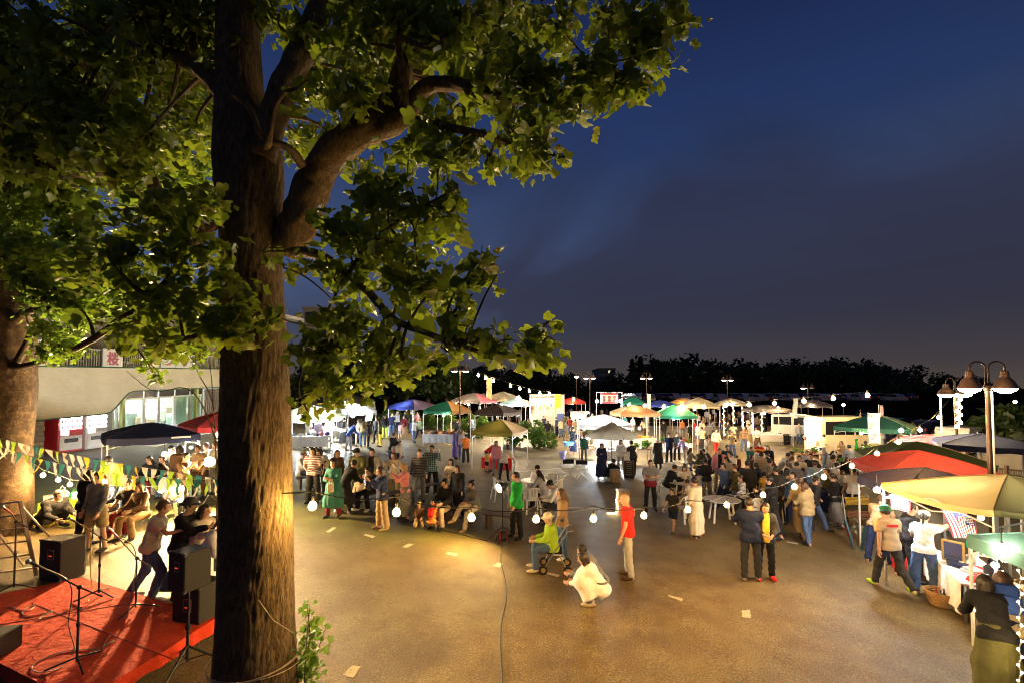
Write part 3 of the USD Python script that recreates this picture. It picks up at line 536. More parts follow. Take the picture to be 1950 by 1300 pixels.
limbs = [('trunk', [(485, 1560, 5.42, .55), (487, 1400, 5.42, .47), (488, 1250, 5.42, .440), (489, 1050, 5.42, .395), (489, 900, 5.42, .375), (487, 700, 5.42, .350), (480, 560, 5.42, .335), (476, 420, 5.42, .345), (472, 300, 5.42, .37), (460, 200, 5.42, .28), (455, 90, 5.42, .24), (448, -60, 5.42, .21), (440, -300, 5.42, .14)], 210),
         ('limb', [(540, 480, 5.5, .17), (575, 410, 5.4, .21), (612, 320, 5.25, .19), (680, 255, 5.0, .17), (735, 215, 4.95, .14), (770, 120, 4.95, .115), (790, 20, 5.0, .10), (800, -120, 5.1, .08)], 50),
         ('limb', [(700, 255, 5.0, .12), (775, 215, 4.85, .10), (800, 175, 4.75, .085), (860, 160, 4.6, .07), (930, 178, 4.5, .055), (985, 192, 4.4, .045), (1060, 180, 4.3, .03), (1160, 120, 4.2, .015)], 44),
         ('limb', [(760, 222, 4.9, .05), (800, 232, 4.75, .042), (880, 248, 4.5, .036), (940, 262, 4.35, .028), (1005, 300, 4.2, .016)], 26),
         ('limb', [(500, 300, 5.2, .14), (530, 200, 5.2, .15), (570, 110, 5.25, .15), (610, 20, 5.3, .14), (640, -120, 5.4, .10)], 30),
         ('limb', [(455, 220, 5.25, .12), (420, 170, 5.4, .11), (370, 125, 5.6, .09), (280, 95, 5.9, .07), (180, 70, 6.2, .05), (60, 60, 6.5, .03)], 34),
         ('limb', [(560, 480, 5.2, .06), (610, 488, 4.9, .055), (650, 515, 4.7, .05), (700, 555, 4.5, .042), (740, 600, 4.3, .034), (800, 630, 4.0, .026), (850, 648, 3.8, .022), (930, 672, 3.65, .017), (1010, 676, 3.55, .010)], 44),
         ('limb', [(580, 700, 5.0, .012), (640, 560, 4.6, .014), (700, 470, 4.4, .02), (760, 420, 4.2, .015), (850, 370, 4.0, .010)], 24),
         ('limb', [(500, 270, 5.0, .03), (512, 265, 4.6, .035), (520, 215, 4.55, .03), (545, 175, 4.5, .02), (565, 170, 4.5, .018)], 18),
         ('limb', [(575, 315, 5.0, .05), (545, 280, 4.75, .04), (500, 260, 4.65, .03), (480, 215, 4.6, .03), (440, 178, 4.55, .02)], 20),
         ('limb', [(430, 420, 5.2, .06), (390, 440, 4.9, .05), (330, 520, 4.6, .035), (280, 560, 4.4, .025), (230, 520, 4.3, .015)], 24),
         ('limb', [(430, 560, 5.1, .05), (440, 610, 4.7, .04), (380, 640, 4.5, .03), (320, 650, 4.4, .02)], 20),
         ('limb', [(780, 232, 4.85, .04), (765, 130, 4.6, .04), (760, 75, 4.5, .035), (800, 88, 4.4, .03), (850, 60, 4.3, .02)], 18)]
cl = []
def C(Y, dens, *rows):
    for u, v, rp in rows: cl.append((u, v, Y, rp, dens))
C(3.6, 1.0, (1012, 640, 52), (1045, 612, 32), (962, 655, 45), (1000, 678, 36), (1040, 660, 30), (925, 640, 40))
C(3.85, 1.05, (880, 640, 60), (900, 515, 52), (932, 492, 36), (945, 525, 28), (865, 590, 55), (900, 560, 40), (840, 660, 40))
C(4.2, 1.0, (830, 545, 75), (765, 560, 80), (725, 640, 80), (790, 470, 70), (735, 465, 70), (850, 400, 55), (795, 395, 60), (870, 350, 40), (730, 395, 60), (770, 335, 55), (830, 310, 55), (770, 690, 50), (735, 715, 45))
C(4.5, 1.1, (660, 600, 75), (640, 690, 70), (690, 720, 60), (610, 745, 45), (640, 520, 60), (660, 425, 60), (690, 500, 60), (600, 640, 60), (700, 345, 45), (585, 780, 25), (640, 755, 35), (700, 690, 60))
C(4.15, 1.25, (1300, 45, 40), (1255, 95, 55), (1205, 60, 75), (1195, 150, 55), (1130, 110, 85), (1105, 215, 65), (1045, 150, 85), (1040, 265, 60), (1010, 305, 45), (965, 240, 70), (960, 110, 85), (1230, 175, 22), (1075, 300, 25), (1150, 20, 80), (1260, 10, 60), (1160, 185, 40))
C(4.6, 1.2, (900, 180, 75), (885, 80, 85), (1050, 40, 85), (970, 25, 85), (820, 60, 85), (825, 240, 55), (880, 270, 50), (740, 50, 75), (660, 90, 75), (640, 190, 60), (690, 180, 50), (590, 150, 50), (700, 10, 80), (840, 10, 80))
C(4.5, 1.15, (470, 565, 50), (440, 610, 50), (520, 600, 36), (485, 640, 38), (395, 640, 55), (340, 600, 65), (265, 560, 70), (190, 470, 65), (150, 520, 60), (290, 480, 70), (350, 430, 65), (400, 380, 50), (400, 480, 50), (320, 370, 60), (230, 420, 60), (380, 550, 60), (300, 640, 50), (220, 620, 50), (540, 510, 26), (500, 480, 24), (420, 520, 40))
rq = np.random.default_rng(5)
for k in range(56):
    cl.append((rq.uniform(-60, 430), rq.uniform(-60, 330), rq.uniform(5.3, 7.5), rq.uniform(50, 85), 1.15))
C(4.6, 1.1, (705, 330, 45), (760, 295, 45), (825, 300, 50), (885, 305, 45), (930, 290, 40), (660, 440, 45), (620, 500, 40), (850, 430, 50), (770, 420, 50), (700, 420, 50))
for k in range(26): cl.append((rq.uniform(560, 1010), rq.uniform(40, 300), rq.uniform(5.6, 7.2), rq.uniform(45, 70), 1.1))
for k in range(24):
    cl.append((rq.uniform(300, 900), rq.uniform(-80, 120), rq.uniform(4.8, 6.0), rq.uniform(50, 80), 1.2))
big_tree = grow('tree', 'big broad-leaved tree with furrowed trunk and lobed leaves in the foreground', limbs, cl, bark_mat, leaf_m, .112, 21)
# wires wound round the trunk
wire_m = M('pale_wire', (.35, .30, .22), .5)
w = MB()
for k, (vv, dz) in enumerate(((1252, .0), (1246, .05), (1258, -.03))):
    a = np.linspace(0, 2 * math.pi, 40); c = P(487, vv, 5.42); w.tube(np.stack([c[0] + .49 * np.cos(a), c[1] + .49 * np.sin(a), c[2] + dz * np.sin(a) + .03 * np.cos(a + k)], 1), .004, 5)
w.tube(np.array([P(437, 960, 5.12), P(445, 1030, 5.10), P(470, 1110, 5.08), P(520, 1180, 5.08), P(560, 1205, 5.18), P(566, 1240, 5.3)]), .004, 5)
solo('wire', w, wire_m, 'thin pale wires wound round the foot of the big tree trunk', 'wire')
# shoots at its foot
def plant_clump(name, label, c, h, n, spread, material, leaf=.06, group=None, seed=1, scale_leaf=True):
    r = np.random.default_rng(seed); t = thing(name, label, 'plant', group=group); m = MB(); pos = []
    for k in range(n):
        b = np.array(c) + np.r_[r.normal(0, spread * .4, 2), 0]; e = b + np.r_[r.normal(0, spread, 2), h * r.uniform(.55, 1.05)]
        s = spline(np.array([b, (b + e) / 2 + r.normal(0, .03, 3), e]), 6); m.tube(s, np.linspace(.008, .003, 6), 4, False)
        k2 = int(h * 26) + 3; q = s[r.integers(1, 6, k2)] + r.normal(0, leaf * .9, (k2, 3)); pos.append(q)
    put(t, 'stem', m, bark_mat); pos = np.vstack(pos); pos[:, 2] = np.maximum(pos[:, 2], c[2] + .02)
    foliage(t, pos, leaf * np.exp(r.normal(0, .25, len(pos))), material, r)
    return t
shoot = leaf_mat('young_leaf', (.05, .12, .015), (.12, .22, .03), (.16, .24, .04))
plant_clump('plant', 'young leafy shoots beside the foot of the big trunk', P(580, 1290, 5.6) * [1, 1, 0] + [0, 0, .4], .95, 7, .08, shoot, .075, seed=3)

# left tree: mottled trunk cut by the frame, dark low limb
limbs2 = [('trunk', [(2, 1130, 10.4, .54), (2, 1000, 10.4, .52), (4, 850, 10.4, .52), (6, 700, 10.4, .56), (8, 560, 10.4, .58), (8, 480, 10.4, .62), (0, 380, 10.3, .56), (-20, 250, 10.2, .48), (-50, 60, 10, .38), (-60, -200, 10, .28)], 100),
          ('limb', [(0, 440, 10.0, .36), (10, 350, 8.4, .30), (110, 305, 6.6, .24), (200, 310, 6.4, .22), (260, 330, 6.3, .20), (300, 390, 6.2, .16), (350, 440, 6.1, .10), (400, 500, 6.0, .05)], 44),
          ('limb', [(-10, 300, 10.0, .18), (60, 200, 8.4, .14), (140, 130, 6.9, .09), (240, 60, 6.8, .06)], 26),
          ('limb', [(30, 610, 10.2, .11), (70, 578, 9.2, .085), (110, 560, 7.3, .055), (180, 540, 7.4, .03)], 20),
          ('limb', [(30, 700, 10.1, .07), (130, 672, 7.8, .035), (160, 655, 7.2, .045), (205, 628, 7.1, .05), (230, 605, 7.0, .04), (262, 590, 6.9, .03)], 20),
          ('limb', [(25, 700, 10.2, .08), (60, 620, 9.0, .05), (110, 590, 7.8, .04), (200, 600, 8, .025)], 20)]
cl2 = []
for k in range(34): cl2.append((rq.uniform(-30, 200), rq.uniform(370, 530), rq.uniform(6.4, 8.4), rq.uniform(35, 60), 1.0))
for k in range(30): cl2.append((rq.uniform(60, 300), rq.uniform(500, 660), rq.uniform(6.8, 9.5), rq.uniform(30, 50), .85))
for k in range(9): cl2.append((rq.uniform(270, 420), rq.uniform(620, 680), rq.uniform(6.8, 8.0), rq.uniform(25, 40), .9))
for k in range(40): cl2.append((rq.uniform(-60, 420), rq.uniform(0, 400), rq.uniform(7.0, 10.5), rq.uniform(50, 80), 1.1))
for u, v in ((80, 670), (110, 680), (150, 660), (300, 690), (320, 670), (290, 705), (345, 660)): cl2.append((u, v, 7.6, 26, 1.0))
leaf_m2 = leaf_mat('small_leaf', (.06, .12, .010), (.15, .24, .02), (.22, .21, .04))
grow('tree', 'tree with mottled bark at the left edge of the stage', limbs2, cl2, mottled, leaf_m2, .085, 33, 56, nlab=300)
# bare sapling by the trunk
m = MB()
for pts in ([(412, 900, 8.0), (410, 830, 8), (406, 770, 8), (400, 700, 8), (390, 660, 8)], [(411, 840, 8), (385, 770, 8), (352, 737, 8), (300, 745, 8), (260, 722, 8), (240, 705, 8)], [(408, 780, 8), (395, 740, 8), (380, 715, 8), (370, 690, 8)], [(411, 815, 8), (398, 800, 8), (390, 780, 8)]):
    p = spline(np.array([P(*q) for q in pts]), 14); m.tube(p, np.linspace(.014, .004, 14), 5)
m.tube(np.array([P(412, 900, 8), Gd(415, 1150) * [1, 1, 1]]), .015, 5)
t = thing('sapling', 'bare thin sapling with dark twigs left of the big trunk', 'tree'); put(t, 'stem', m, bark_mat)

# ---------------------------------------------------------------- far trees: leaf clumps through each crown's volume
def clump_tree(name, label, h, w, seed, material, trunk_h=.28, n=1600, fs=.45, conifer=False, group=None, at_=(0, 0, 0)):
    r = np.random.default_rng(seed); t = thing(name, label, 'tree', at_, group=group)
    put(t, 'trunk', MB().tube([(0, 0, -.3), (.05, 0, h * trunk_h), (.0, .1, h * .7)], [w * .045 + .05, w * .035 + .04, .03], 8), bark_mat)
    if conifer:
        zz = r.random(n) ** 1.3; rad = (1 - zz) * w / 2 * (0.75 + .25 * np.sin(zz * 40)) * np.sqrt(r.random(n)); a = r.random(n) * 2 * math.pi
        c = np.stack([rad * np.cos(a), rad * np.sin(a), h * (trunk_h * .4 + (1 - trunk_h * .4) * zz)], 1)
    else:
        nb = 15; bc = np.stack([r.normal(0, w * .24, nb), r.normal(0, w * .24, nb), h * r.uniform(trunk_h + .12, .88, nb)], 1); br = w * r.uniform(.16, .30, nb)
        k = r.integers(0, nb, n); d = r.normal(0, 1, (n, 3)); d /= np.linalg.norm(d, axis=1, keepdims=True)
        c = bc[k] + d * (br[k] * (.55 + .5 * r.random(n)))[:, None] * [1, 1, .8]
    s = fs * np.exp(r.normal(0, .3, n)); e1 = r.normal(0, 1, (n, 3)); e1 /= np.linalg.norm(e1, axis=1, keepdims=True); e2 = np.cross(e1, r.normal(0, 1, (n, 3))); e2 /= np.linalg.norm(e2, axis=1, keepdims=True)
    v = np.stack([c - e1 * s[:, None], c + e2 * s[:, None] * .6, c + e1 * s[:, None], c - e2 * s[:, None] * .6], 1).reshape(-1, 3)
    f = np.arange(4 * n).reshape(-1, 4); put(t, 'crown', MB().add(v, f), material, kind='stuff')
    return t
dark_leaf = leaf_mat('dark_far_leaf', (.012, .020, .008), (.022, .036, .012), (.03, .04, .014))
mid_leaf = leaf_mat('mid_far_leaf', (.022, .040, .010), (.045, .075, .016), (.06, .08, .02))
def row_trees(rows, protos, group):
    for i, (u, vtop, Y, lab, k) in enumerate(rows):
        b = at(u, Y); H = CAM_H - (vtop - HORIZON) * Y / FPX - b[2]; kind, h0, w0 = protos[k]
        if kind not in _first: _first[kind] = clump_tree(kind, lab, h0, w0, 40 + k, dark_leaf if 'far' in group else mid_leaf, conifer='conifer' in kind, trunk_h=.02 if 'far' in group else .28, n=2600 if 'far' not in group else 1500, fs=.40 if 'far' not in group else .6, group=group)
        src = _first[kind]
        if src in _moved: dup(src, lab, 'tree', b, (i * 67) % 360, group, H / h0)
        else:
            _moved.add(src); x = UsdGeom.Xformable(stage.GetPrimAtPath(src)); x.ClearXformOpOrder(); x.AddTranslateOp().Set(Gf.Vec3d(*b)); x.AddRotateZOp().Set(float((i * 67) % 360)); x.AddScaleOp().Set(Gf.Vec3f(H / h0, H / h0, H / h0)); tag(x.GetPrim(), lab)
_first, _moved = {}, set()
ordn = ['first', 'second', 'third', 'fourth', 'fifth', 'sixth', 'seventh', 'eighth', 'ninth', 'tenth', 'eleventh', 'twelfth', 'thirteenth', 'fourteenth', 'fifteenth', 'sixteenth', 'seventeenth', 'eighteenth', 'nineteenth', 'twentieth']
rowA = [(1180, 700), (1204, 684), (1219, 681), (1245, 688), (1275, 692), (1300, 686), (1330, 700), (1362, 694), (1392, 690), (1420, 694), (1452, 692), (1482, 695), (1510, 691), (1540, 692), (1562, 688), (1585, 692), (1612, 694), (1640, 694), (1662, 690), (1684, 700)]
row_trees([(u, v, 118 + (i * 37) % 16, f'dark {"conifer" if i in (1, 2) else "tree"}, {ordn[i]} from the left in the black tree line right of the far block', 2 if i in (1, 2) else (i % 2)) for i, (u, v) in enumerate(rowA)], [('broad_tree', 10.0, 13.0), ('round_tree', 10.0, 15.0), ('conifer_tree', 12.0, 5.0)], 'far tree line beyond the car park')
rowB = [(895, 705), (920, 700), (948, 698), (975, 706), (1003, 708), (1030, 705), (1060, 712), (1085, 716), (1110, 722), (1135, 726)]
row_trees([(u, v, 105 + (i * 29) % 14, f'grey-green tree, {ordn[i]} from the left in the far tree line behind the food truck', i % 2) for i, (u, v) in enumerate(rowB)], [('broad_tree', 10.0, 13.0), ('round_tree', 10.0, 15.0)], 'far tree line behind the food truck')
rowC = [(1712, 722), (1735, 720), (1765, 722), (1800, 716), (1850, 712), (1905, 728), (1945, 735), (1990, 730)]
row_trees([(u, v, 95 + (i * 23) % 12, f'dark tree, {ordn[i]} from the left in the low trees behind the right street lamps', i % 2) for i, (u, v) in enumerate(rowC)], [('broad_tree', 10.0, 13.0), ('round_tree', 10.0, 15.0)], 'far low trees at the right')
rowD = [(590, 700, 50), (640, 690, 62), (690, 690, 58), (735, 684, 64), (775, 690, 60), (815, 684, 66), (850, 690, 62), (880, 708, 70)]
row_trees([(u, v, Y, f'park tree, {ordn[i]} from the left in the dark park behind the blue canopy', i % 2) for i, (u, v, Y) in enumerate(rowD)], [('park_tree', 9.0, 8.0), ('leafy_tree', 9.0, 9.5)], 'park trees behind the blue canopy')
row_trees([(1918, 752, 26, 'lit green tree with feathery foliage behind the tall street lamp', 0), (1975, 765, 24, 'lit green tree at the right edge behind the fence', 0)], [('feathery_tree', 7.0, 5.5)], 'lit trees at the right')
# hedges and bushes among the stalls
def bush(u, vtop, Y, w, lab, n=900, fs=.10, d=1.2):
    b = at(u, Y); H = CAM_H - (vtop - HORIZON) * Y / FPX - b[2]; r = np.random.default_rng(int(u * 7 + Y)); t = thing('bush', lab, 'bush', b)
    nb = max(4, int(w * 3)); bc = np.stack([r.uniform(-w / 2, w / 2, nb), r.uniform(-d / 2, d / 2, nb), H * r.uniform(.12, .72, nb)], 1); k = r.integers(0, nb, n); q = r.normal(0, 1, (n, 3)); q /= np.linalg.norm(q, axis=1, keepdims=True)
    c = bc[k] + q * np.array([.42, .42, H * .30]) * (.6 + .5 * r.random((n, 1))); c[:, 2] = np.clip(c[:, 2], .03, H * 1.05)
    foliage(t, c, fs * 1.6 * np.exp(r.normal(0, .3, n)), hedge_leaf, r); put(t, 'stem', MB().tube([(0, 0, 0), (.03, .02, H * .4)], [.03, .015], 6), bark_mat)
hedge_leaf = leaf_mat('hedge_leaf', (.035, .075, .012), (.08, .15, .02), (.11, .17, .03))
for u, vt, Y, w, lab in ((735, 774, 41, 2.6, 'green hedge at the left end of the blue canopy'), (770, 780, 42, 2.4, 'green hedge seen under the blue canopy'), (808, 780, 42, 2.4, 'green hedge between the blue and green canopies'), (838, 782, 42, 2.2, 'lit yellow-green hedge under the green and orange canopy'), (893, 787, 38, 2.0, 'leafy bush right of the lamp post foot'), (915, 789, 37, 1.6, 'leafy bush under the brown canopy'), (990, 790, 33, 2.0, 'bush behind the olive canopy'), (1035, 793, 32, 2.2, 'round dark green bush before the food truck queue')):
    bush(u, vt, Y, w, lab)
for u, vt, Y, w, lab in ((1700, 832, 20, 1.8, 'lit bush under the pale half of the green canopy'), (1733, 830, 19.5, 1.6, 'yellow-green bush left of the olive canopy'), (1822, 850, 18, 1.2, 'small bush behind the yellow canopy')):
    bush(u, vt, Y, w, lab, 600)

# distant blocks
far_wall = M('far_concrete', (.10, .10, .11), .9, world=True)
def block(name, label, u0, u1, vtop, Y, depth, floors, cols, wallm, lit, seed):
    a, b = at(u0, Y), at(u1, Y); w = b[0] - a[0]; H = CAM_H - (vtop - HORIZON) * Y / FPX - a[2]; r = np.random.default_rng(seed)
    t = thing(name, label, 'building', ((a[0] + b[0]) / 2, Y + depth / 2, a[2]))
    put(t, 'wall', MB().box((0, 0, H / 2), (w, depth, H)), wallm); put(t, 'roof_edge', MB().box((0, 0, H + .15), (w + .3, depth + .3, .3)), wallm)
    for i in range(floors):
        for j in range(cols):
            c = ((j + .5) / cols - .5) * w, -depth / 2 - .02, (i + .55) * H / floors
            p = put(t, 'window', MB().box(c, (w / cols * .62, .06, H / floors * .5)), metal_dark)
            put(p, 'pane', MB().box((c[0], c[1] - .04, c[2]), (w / cols * .54, .03, H / floors * .42)), EM('far_lit_window', (1, .85, .6), 1.2) if (i, j) in lit else M('far_dark_pane', (.03, .035, .045), .2))
    return t
block('apartment_block', 'dark far apartment block with one lit window beyond the food truck', 1142, 1172, 702, 130, 12, 5, 4, far_wall, {(4, 2)}, 1)
tower = block('tower_block', 'pale tower block glimpsed through the leaves right of the trunk', 575, 650, 588, 60, 8, 6, 3, M('tower_wall', (.26, .24, .20), .8, world=True, emit=.0), {(1, 0), (2, 1), (4, 2)}, 2)
put(tower, 'canopy_fascia', MB().box((.6, -4.8, 7.6), (5.0, 1.6, .9), ch=.03), M('fascia_white', (.66, .64, .58), .6)); put(tower, 'blue_sign', MB().box((-1.2, -5.63, 7.6), (.7, .06, .7), ch=.02), M('sign_blue', (.02, .05, .30), .5))
# ================================================================== lamps
def P3(u, v, Y): return P(u, v, Y)
socket_m = M('lamp_socket_black', (.015, .015, .015), .5)
cable_m = M('black_cable', (.012, .012, .012), .5)
white_cable = M('white_cable', (.5, .5, .48), .5)
def string_light(name, label, cable, bulbs, r, emat, cm=None, group=None):
    t = thing(name, label, 'string lights', group=group)
    put(t, 'cable', MB().tube(cable, .008, 5), cm or cable_m)
    for b in bulbs:
        p = put(t, 'bulb', MB().lathe([(0, -r), (r * .6, -r * .8), (r, -.1 * r), (r * .85, r * .5), (r * .4, r * 1.1), (.3 * r, r * 1.3)], b, 10), emat)
        put(p, 'socket', MB().lathe([(0, r * 2.6), (.35 * r, r * 2.5), (.38 * r, r * 1.3), (.31 * r, r * 1.2)], b, 8), socket_m)
    return t
BULB = 1150.0
bulb_em = EM('warm_bulb', WARM, BULB)
uv = [(595, 963), (755, 975), (898, 985), (1021, 988), (1130, 987), (1226, 981), (1310, 970), (1384, 961), (1453, 942), (1513, 926), (1569, 908), (1622, 886), (1670, 863), (1711, 841), (1752, 818), (1788, 794)]
bl, cb = [], [P(425, 918, 5.3)]
for i, (u, v) in enumerate(uv):
    Y = 5.75 * (1 + .0772 * (i - 1)); b = P(u, v, Y); bl.append(b); cb.append(b + [0, 0, .17 + .03 * math.sin(i * 2.1)])
cb.append(P(1818, 742, 14.0))
cb2 = []
for a, b in zip(cb[:-1], cb[1:]): cb2 += list(sag(a, b, .06, 7)[:-1])
string_light('string_light', 'long sagging string of warm bulbs from the big trunk across the plaza', np.array(cb2 + [cb[-1]]), bl, .048, bulb_em)
# the second string, over the left stalls
uv2 = [(-20, 850), (11, 865), (40, 877), (82, 904), (111, 913), (133, 922), (169, 927), (197, 931), (232, 934), (267, 935), (307, 934), (345, 930)]
bl = [P(u, v, 10.4 + .05 * i) for i, (u, v) in enumerate(uv2)]
string_light('string_light', 'string of small warm bulbs behind the coloured bunting at the left', np.array([b + [0, 0, .12] for b in bl]), bl, .045, EM('warm_small_bulb', (1, .60, .22), 1700.0), white_cable)
# far strings over the food stalls
uv3 = [(911, 714), (925, 719), (940, 724), (972, 734), (990, 739), (1008, 744), (1028, 748), (1046, 749)]
bl = [P(u, v, 40 + i * .8) for i, (u, v) in enumerate(uv3)]
string_light('string_light', 'string of bulbs running down to the white food truck', np.array([b + [0, 0, .25] for b in bl]), bl, .13, EM('far_warm_bulb', (1, .64, .26), 650.0))
uv4 = [(1092, 760), (1198, 771), (1228, 772), (1264, 774), (1299, 773), (1340, 774), (1381, 772), (1427, 770), (1475, 767), (1531, 763), (1587, 758), (1652, 752)]
bl = [P(u, v, 36 - i * .9) for i, (u, v) in enumerate(uv4)]
string_light('string_light', 'far string of warm bulbs above the canopies at the centre right', np.array([b + [0, 0, .22] for b in bl]), bl, .115, EM('mid_warm_bulb', (1, .62, .25), 1300.0))

# ---- bunting
flag_cols = {k: M('bunting_' + k, c, .8, var=.1, transl=.5) for k, c in dict(yellow=(.66, .46, .05), lime=(.30, .46, .04), cream=(.55, .45, .30), white=(.62, .56, .46), teal=(.04, .18, .17), green=(.06, .26, .05)).items()}
def bunting(label, a, b, drop, n, w, h, seed, group=None):
    r = np.random.default_rng(seed); t = thing('bunting', label, 'bunting', group=group); s = sag(a, b, drop, n * 2 + 1)
    put(t, 'cord', MB().tube(s, .004, 5), white_cable)
    keys = ['yellow', 'white', 'lime', 'cream', 'white', 'yellow', 'white', 'cream', 'teal', 'white', 'cream', 'green', 'white', 'lime']
    for k in range(n):
        c = s[2 * k + 1]; d = unit(s[2 * k + 2] - s[2 * k]); o = unit(np.cross(d, [0, 0, 1])); sw = r.normal(0, .22)
        rows = []
        for i in range(4):
            q = i / 3; ww = w * (1 - q) ** .8; dn = np.array([0, 0, -1.0]) * h * q + o * h * sw * q * q + d * h * .10 * r.normal() * q
            rows.append([c + dn - d * ww / 2 + o * .01 * r.normal(), c + dn + o * (.018 * math.sin(q * 5 + k)), c + dn + d * ww / 2 + o * .01 * r.normal()])
        put(t, 'flag', MB().grid(np.array(rows)), flag_cols[keys[(k * 7 + int(r.integers(0, 3))) % len(keys)]], True)
bunting('upper string of small coloured pennants from the left tree to the big trunk', P(-30, 826, 6.6), P(424, 911, 5.4), .05, 30, .10, .17, 1)
bunting('lower string of small coloured pennants from the left tree to the big trunk', P(-30, 838, 6.9), P(424, 912, 5.45), .16, 30, .10, .19, 2)
bunting('torn pennant string with one lime pennant on the near side of the big trunk', P(437, 915, 5.12), P(496, 972, 5.10), .03, 3, .10, .13, 4)

# ---- double-headed street lamps
pole_m = M('lamp_pole_brown', (.085, .050, .032), .45, .4, vs=3)
shade_m = M('lamp_shade_brown', (.16, .09, .055), .5, .2, vs=4)
def street_lamp(name, label, loc, H, spread, rsh, em, rot=0, group=None, lit=(1, 1)):
    t = thing(name, label, 'street lamp', loc, rot, group)
    put(t, 'pole', MB().lathe([(.10, 0), (.10, .25), (.07, .3), (.055, H * .5), (.05, H - .75), (.075, H - .73), (.075, H - .60), (.05, H - .58), (0, H - .56)], n=14), pole_m, 40)
    for s, on in zip((-1, 1), lit):
        a = np.linspace(0, math.pi, 14); r = spread / 2
        pts = np.r_[[(s * .03, 0, H - .75)], np.stack([s * (r - r * np.cos(a)) + s * .03, np.zeros(14), H - r * .9 + r * .9 * np.sin(a) - .02], 1), [(s * (spread + .03), 0, H - r * .9 - .1)]]
        put(t, 'arm', MB().tube(pts, .022, 8), pole_m, True)
        zb = H - r * .9 - .10; cx = s * (spread + .03)
        hd = put(t, 'lamp_shade', MB().lathe([(.02, zb + .02), (rsh * .32, zb), (rsh * .36, zb - .14), (rsh * .45, zb - .17), (rsh * .70, zb - .24), (rsh, zb - .42), (rsh * 1.04, zb - .43), (rsh * .98, zb - .43), (rsh * .66, zb - .26), (rsh * .3, zb - .2)], (cx, 0, 0), 20), shade_m, 40)
        put(hd, 'lamp_glass', MB().lathe([(rsh * .93, zb - .425), (rsh * .80, zb - .48), (rsh * .45, zb - .535), (0, zb - .55)], (cx, 0, 0), 16), em if on else M('unlit_globe', (.3, .3, .28), .3), True)
    return t
SL = EM('street_lamp_glass', (1.0, .80, .52), 90.0)
g0 = at(1880, 11.4); street_lamp('street_lamp', 'brown double gooseneck street lamp standing tall among the right-hand canopies', g0, 4.72 - g0[2], .36, .24, SL, rot=-8)
g0 = at(1818, 19); street_lamp('street_lamp', 'dazzling double street lamp behind the pink and yellow canopy', g0, 4.55 - g0[2], .42, .30, EM('street_lamp_bright', (1.0, .78, .46), 130.0), rot=10)
g0 = at(876, 32); street_lamp('street_lamp', 'double gooseneck street lamp between the green and brown canopies', g0, 6.1 - g0[2], .36, .24, EM('street_lamp_far_glass', (1.0, .76, .45), 90.0))
first = None
for i, (u, vt, Y, lab) in enumerate(((1123, 708, 56, 'far double street lamp left of the dark apartment block'), (1231, 708, 58, 'far double street lamp right of the conifers'), (1385, 712, 58, 'far double street lamp in front of the middle of the black tree line'), (1098, 706, 62, 'far street lamp seen end on above the kei van'))):
    b = at(u, Y); H = CAM_H - (vt - HORIZON) * Y / FPX - b[2]
    if first is None: first = street_lamp('street_lamp', lab, b, H, .44, .32, EM('street_lamp_distant', (1.0, .80, .55), 70.0), group='far street lamps in the car park'); H0 = H
    else: dup(first, lab, 'street lamp', b, 80 if 'end on' in lab else 3 * i, 'far street lamps in the car park', H / H0)
b = at(1538, 56); street_lamp('street_lamp', 'far street lamp with only its left head lit, above the cream van', b, CAM_H + 1.2 - b[2], .5, .32, EM('street_lamp_distant', (1.0, .80, .55), 70.0), group='far street lamps in the car park', lit=(1, 0))
for u, v, Y, lab in ((1605, 770, 50, 'low globe lamp behind the pointed tent'), (1932, 764, 45, 'low globe lamp at the far right behind the lit tree')):
    b = at(u, Y); zt = CAM_H - (v - HORIZON) * Y / FPX; t = thing('globe_lamp', lab, 'lamp', b)
    put(t, 'pole', MB().tube([(0, 0, 0), (0, 0, zt - b[2])], .04, 8), pole_m); put(t, 'globe', MB().ball((0, 0, zt - b[2]), .16, 1), EM('globe_glow', (1, .7, .36), 60.0), True)

# ---- work lamps on tripods
def tripod(t, H, spread, m, r=.014):
    put(t, 'pole', MB().tube([(0, 0, .12), (0, 0, H * .55), (0, 0, H)], [r, r, r * .7], 8), m)
    put(t, 'collar', MB().lathe([(0, H * .5), (r * 1.8, H * .5), (r * 1.8, H * .55), (0, H * .55)], n=10), m)
    for k in range(3):
        a = k * 2.094 + .5; put(t, 'leg', MB().tube([(0, 0, H * .30), (spread * math.cos(a), spread * math.sin(a), .0)], r * .8, 6), m)
        put(t, 'brace', MB().tube([(0, 0, .14), (spread * .5 * math.cos(a), spread * .5 * math.sin(a), H * .15)], r * .5, 5), m)
def work_lamp(label, base, H, aim, R, em, hood=.05):
    t = thing('work_lamp', label, 'work lamp', base); tripod(t, H - .1, .42, metal_dark)
    d = unit(np.asarray(aim) - (np.asarray(base) + [0, 0, H])); x = unit(np.cross([0, 0, 1], d)); up = np.cross(d, x); Rm = np.stack([x, up, d], 1)
    hd = put(t, 'lamp_head', MB().lathe([(0, -.16), (R * .5, -.15), (R * .75, -.06), (R * 1.15, .03), (R * 1.20, hood), (R * 1.13, hood), (R * .7, -.02), (0, -.05)], (0, 0, H), 18, Rm), metal_dark, 40)
    put(hd, 'lens', MB().lathe([(R * 1.05, .035), (R * .6, .060), (0, .07)], (0, 0, H), 16, Rm), em, True)
    put(t, 'yoke', MB().tube([(0, 0, H - .12), tuple(Rm @ np.array([R * 1.3, 0, 0]) + [0, 0, H])], .010, 6).tube([(0, 0, H - .12), tuple(Rm @ np.array([-R * 1.3, 0, 0]) + [0, 0, H])], .010, 6), metal_dark)
    return t
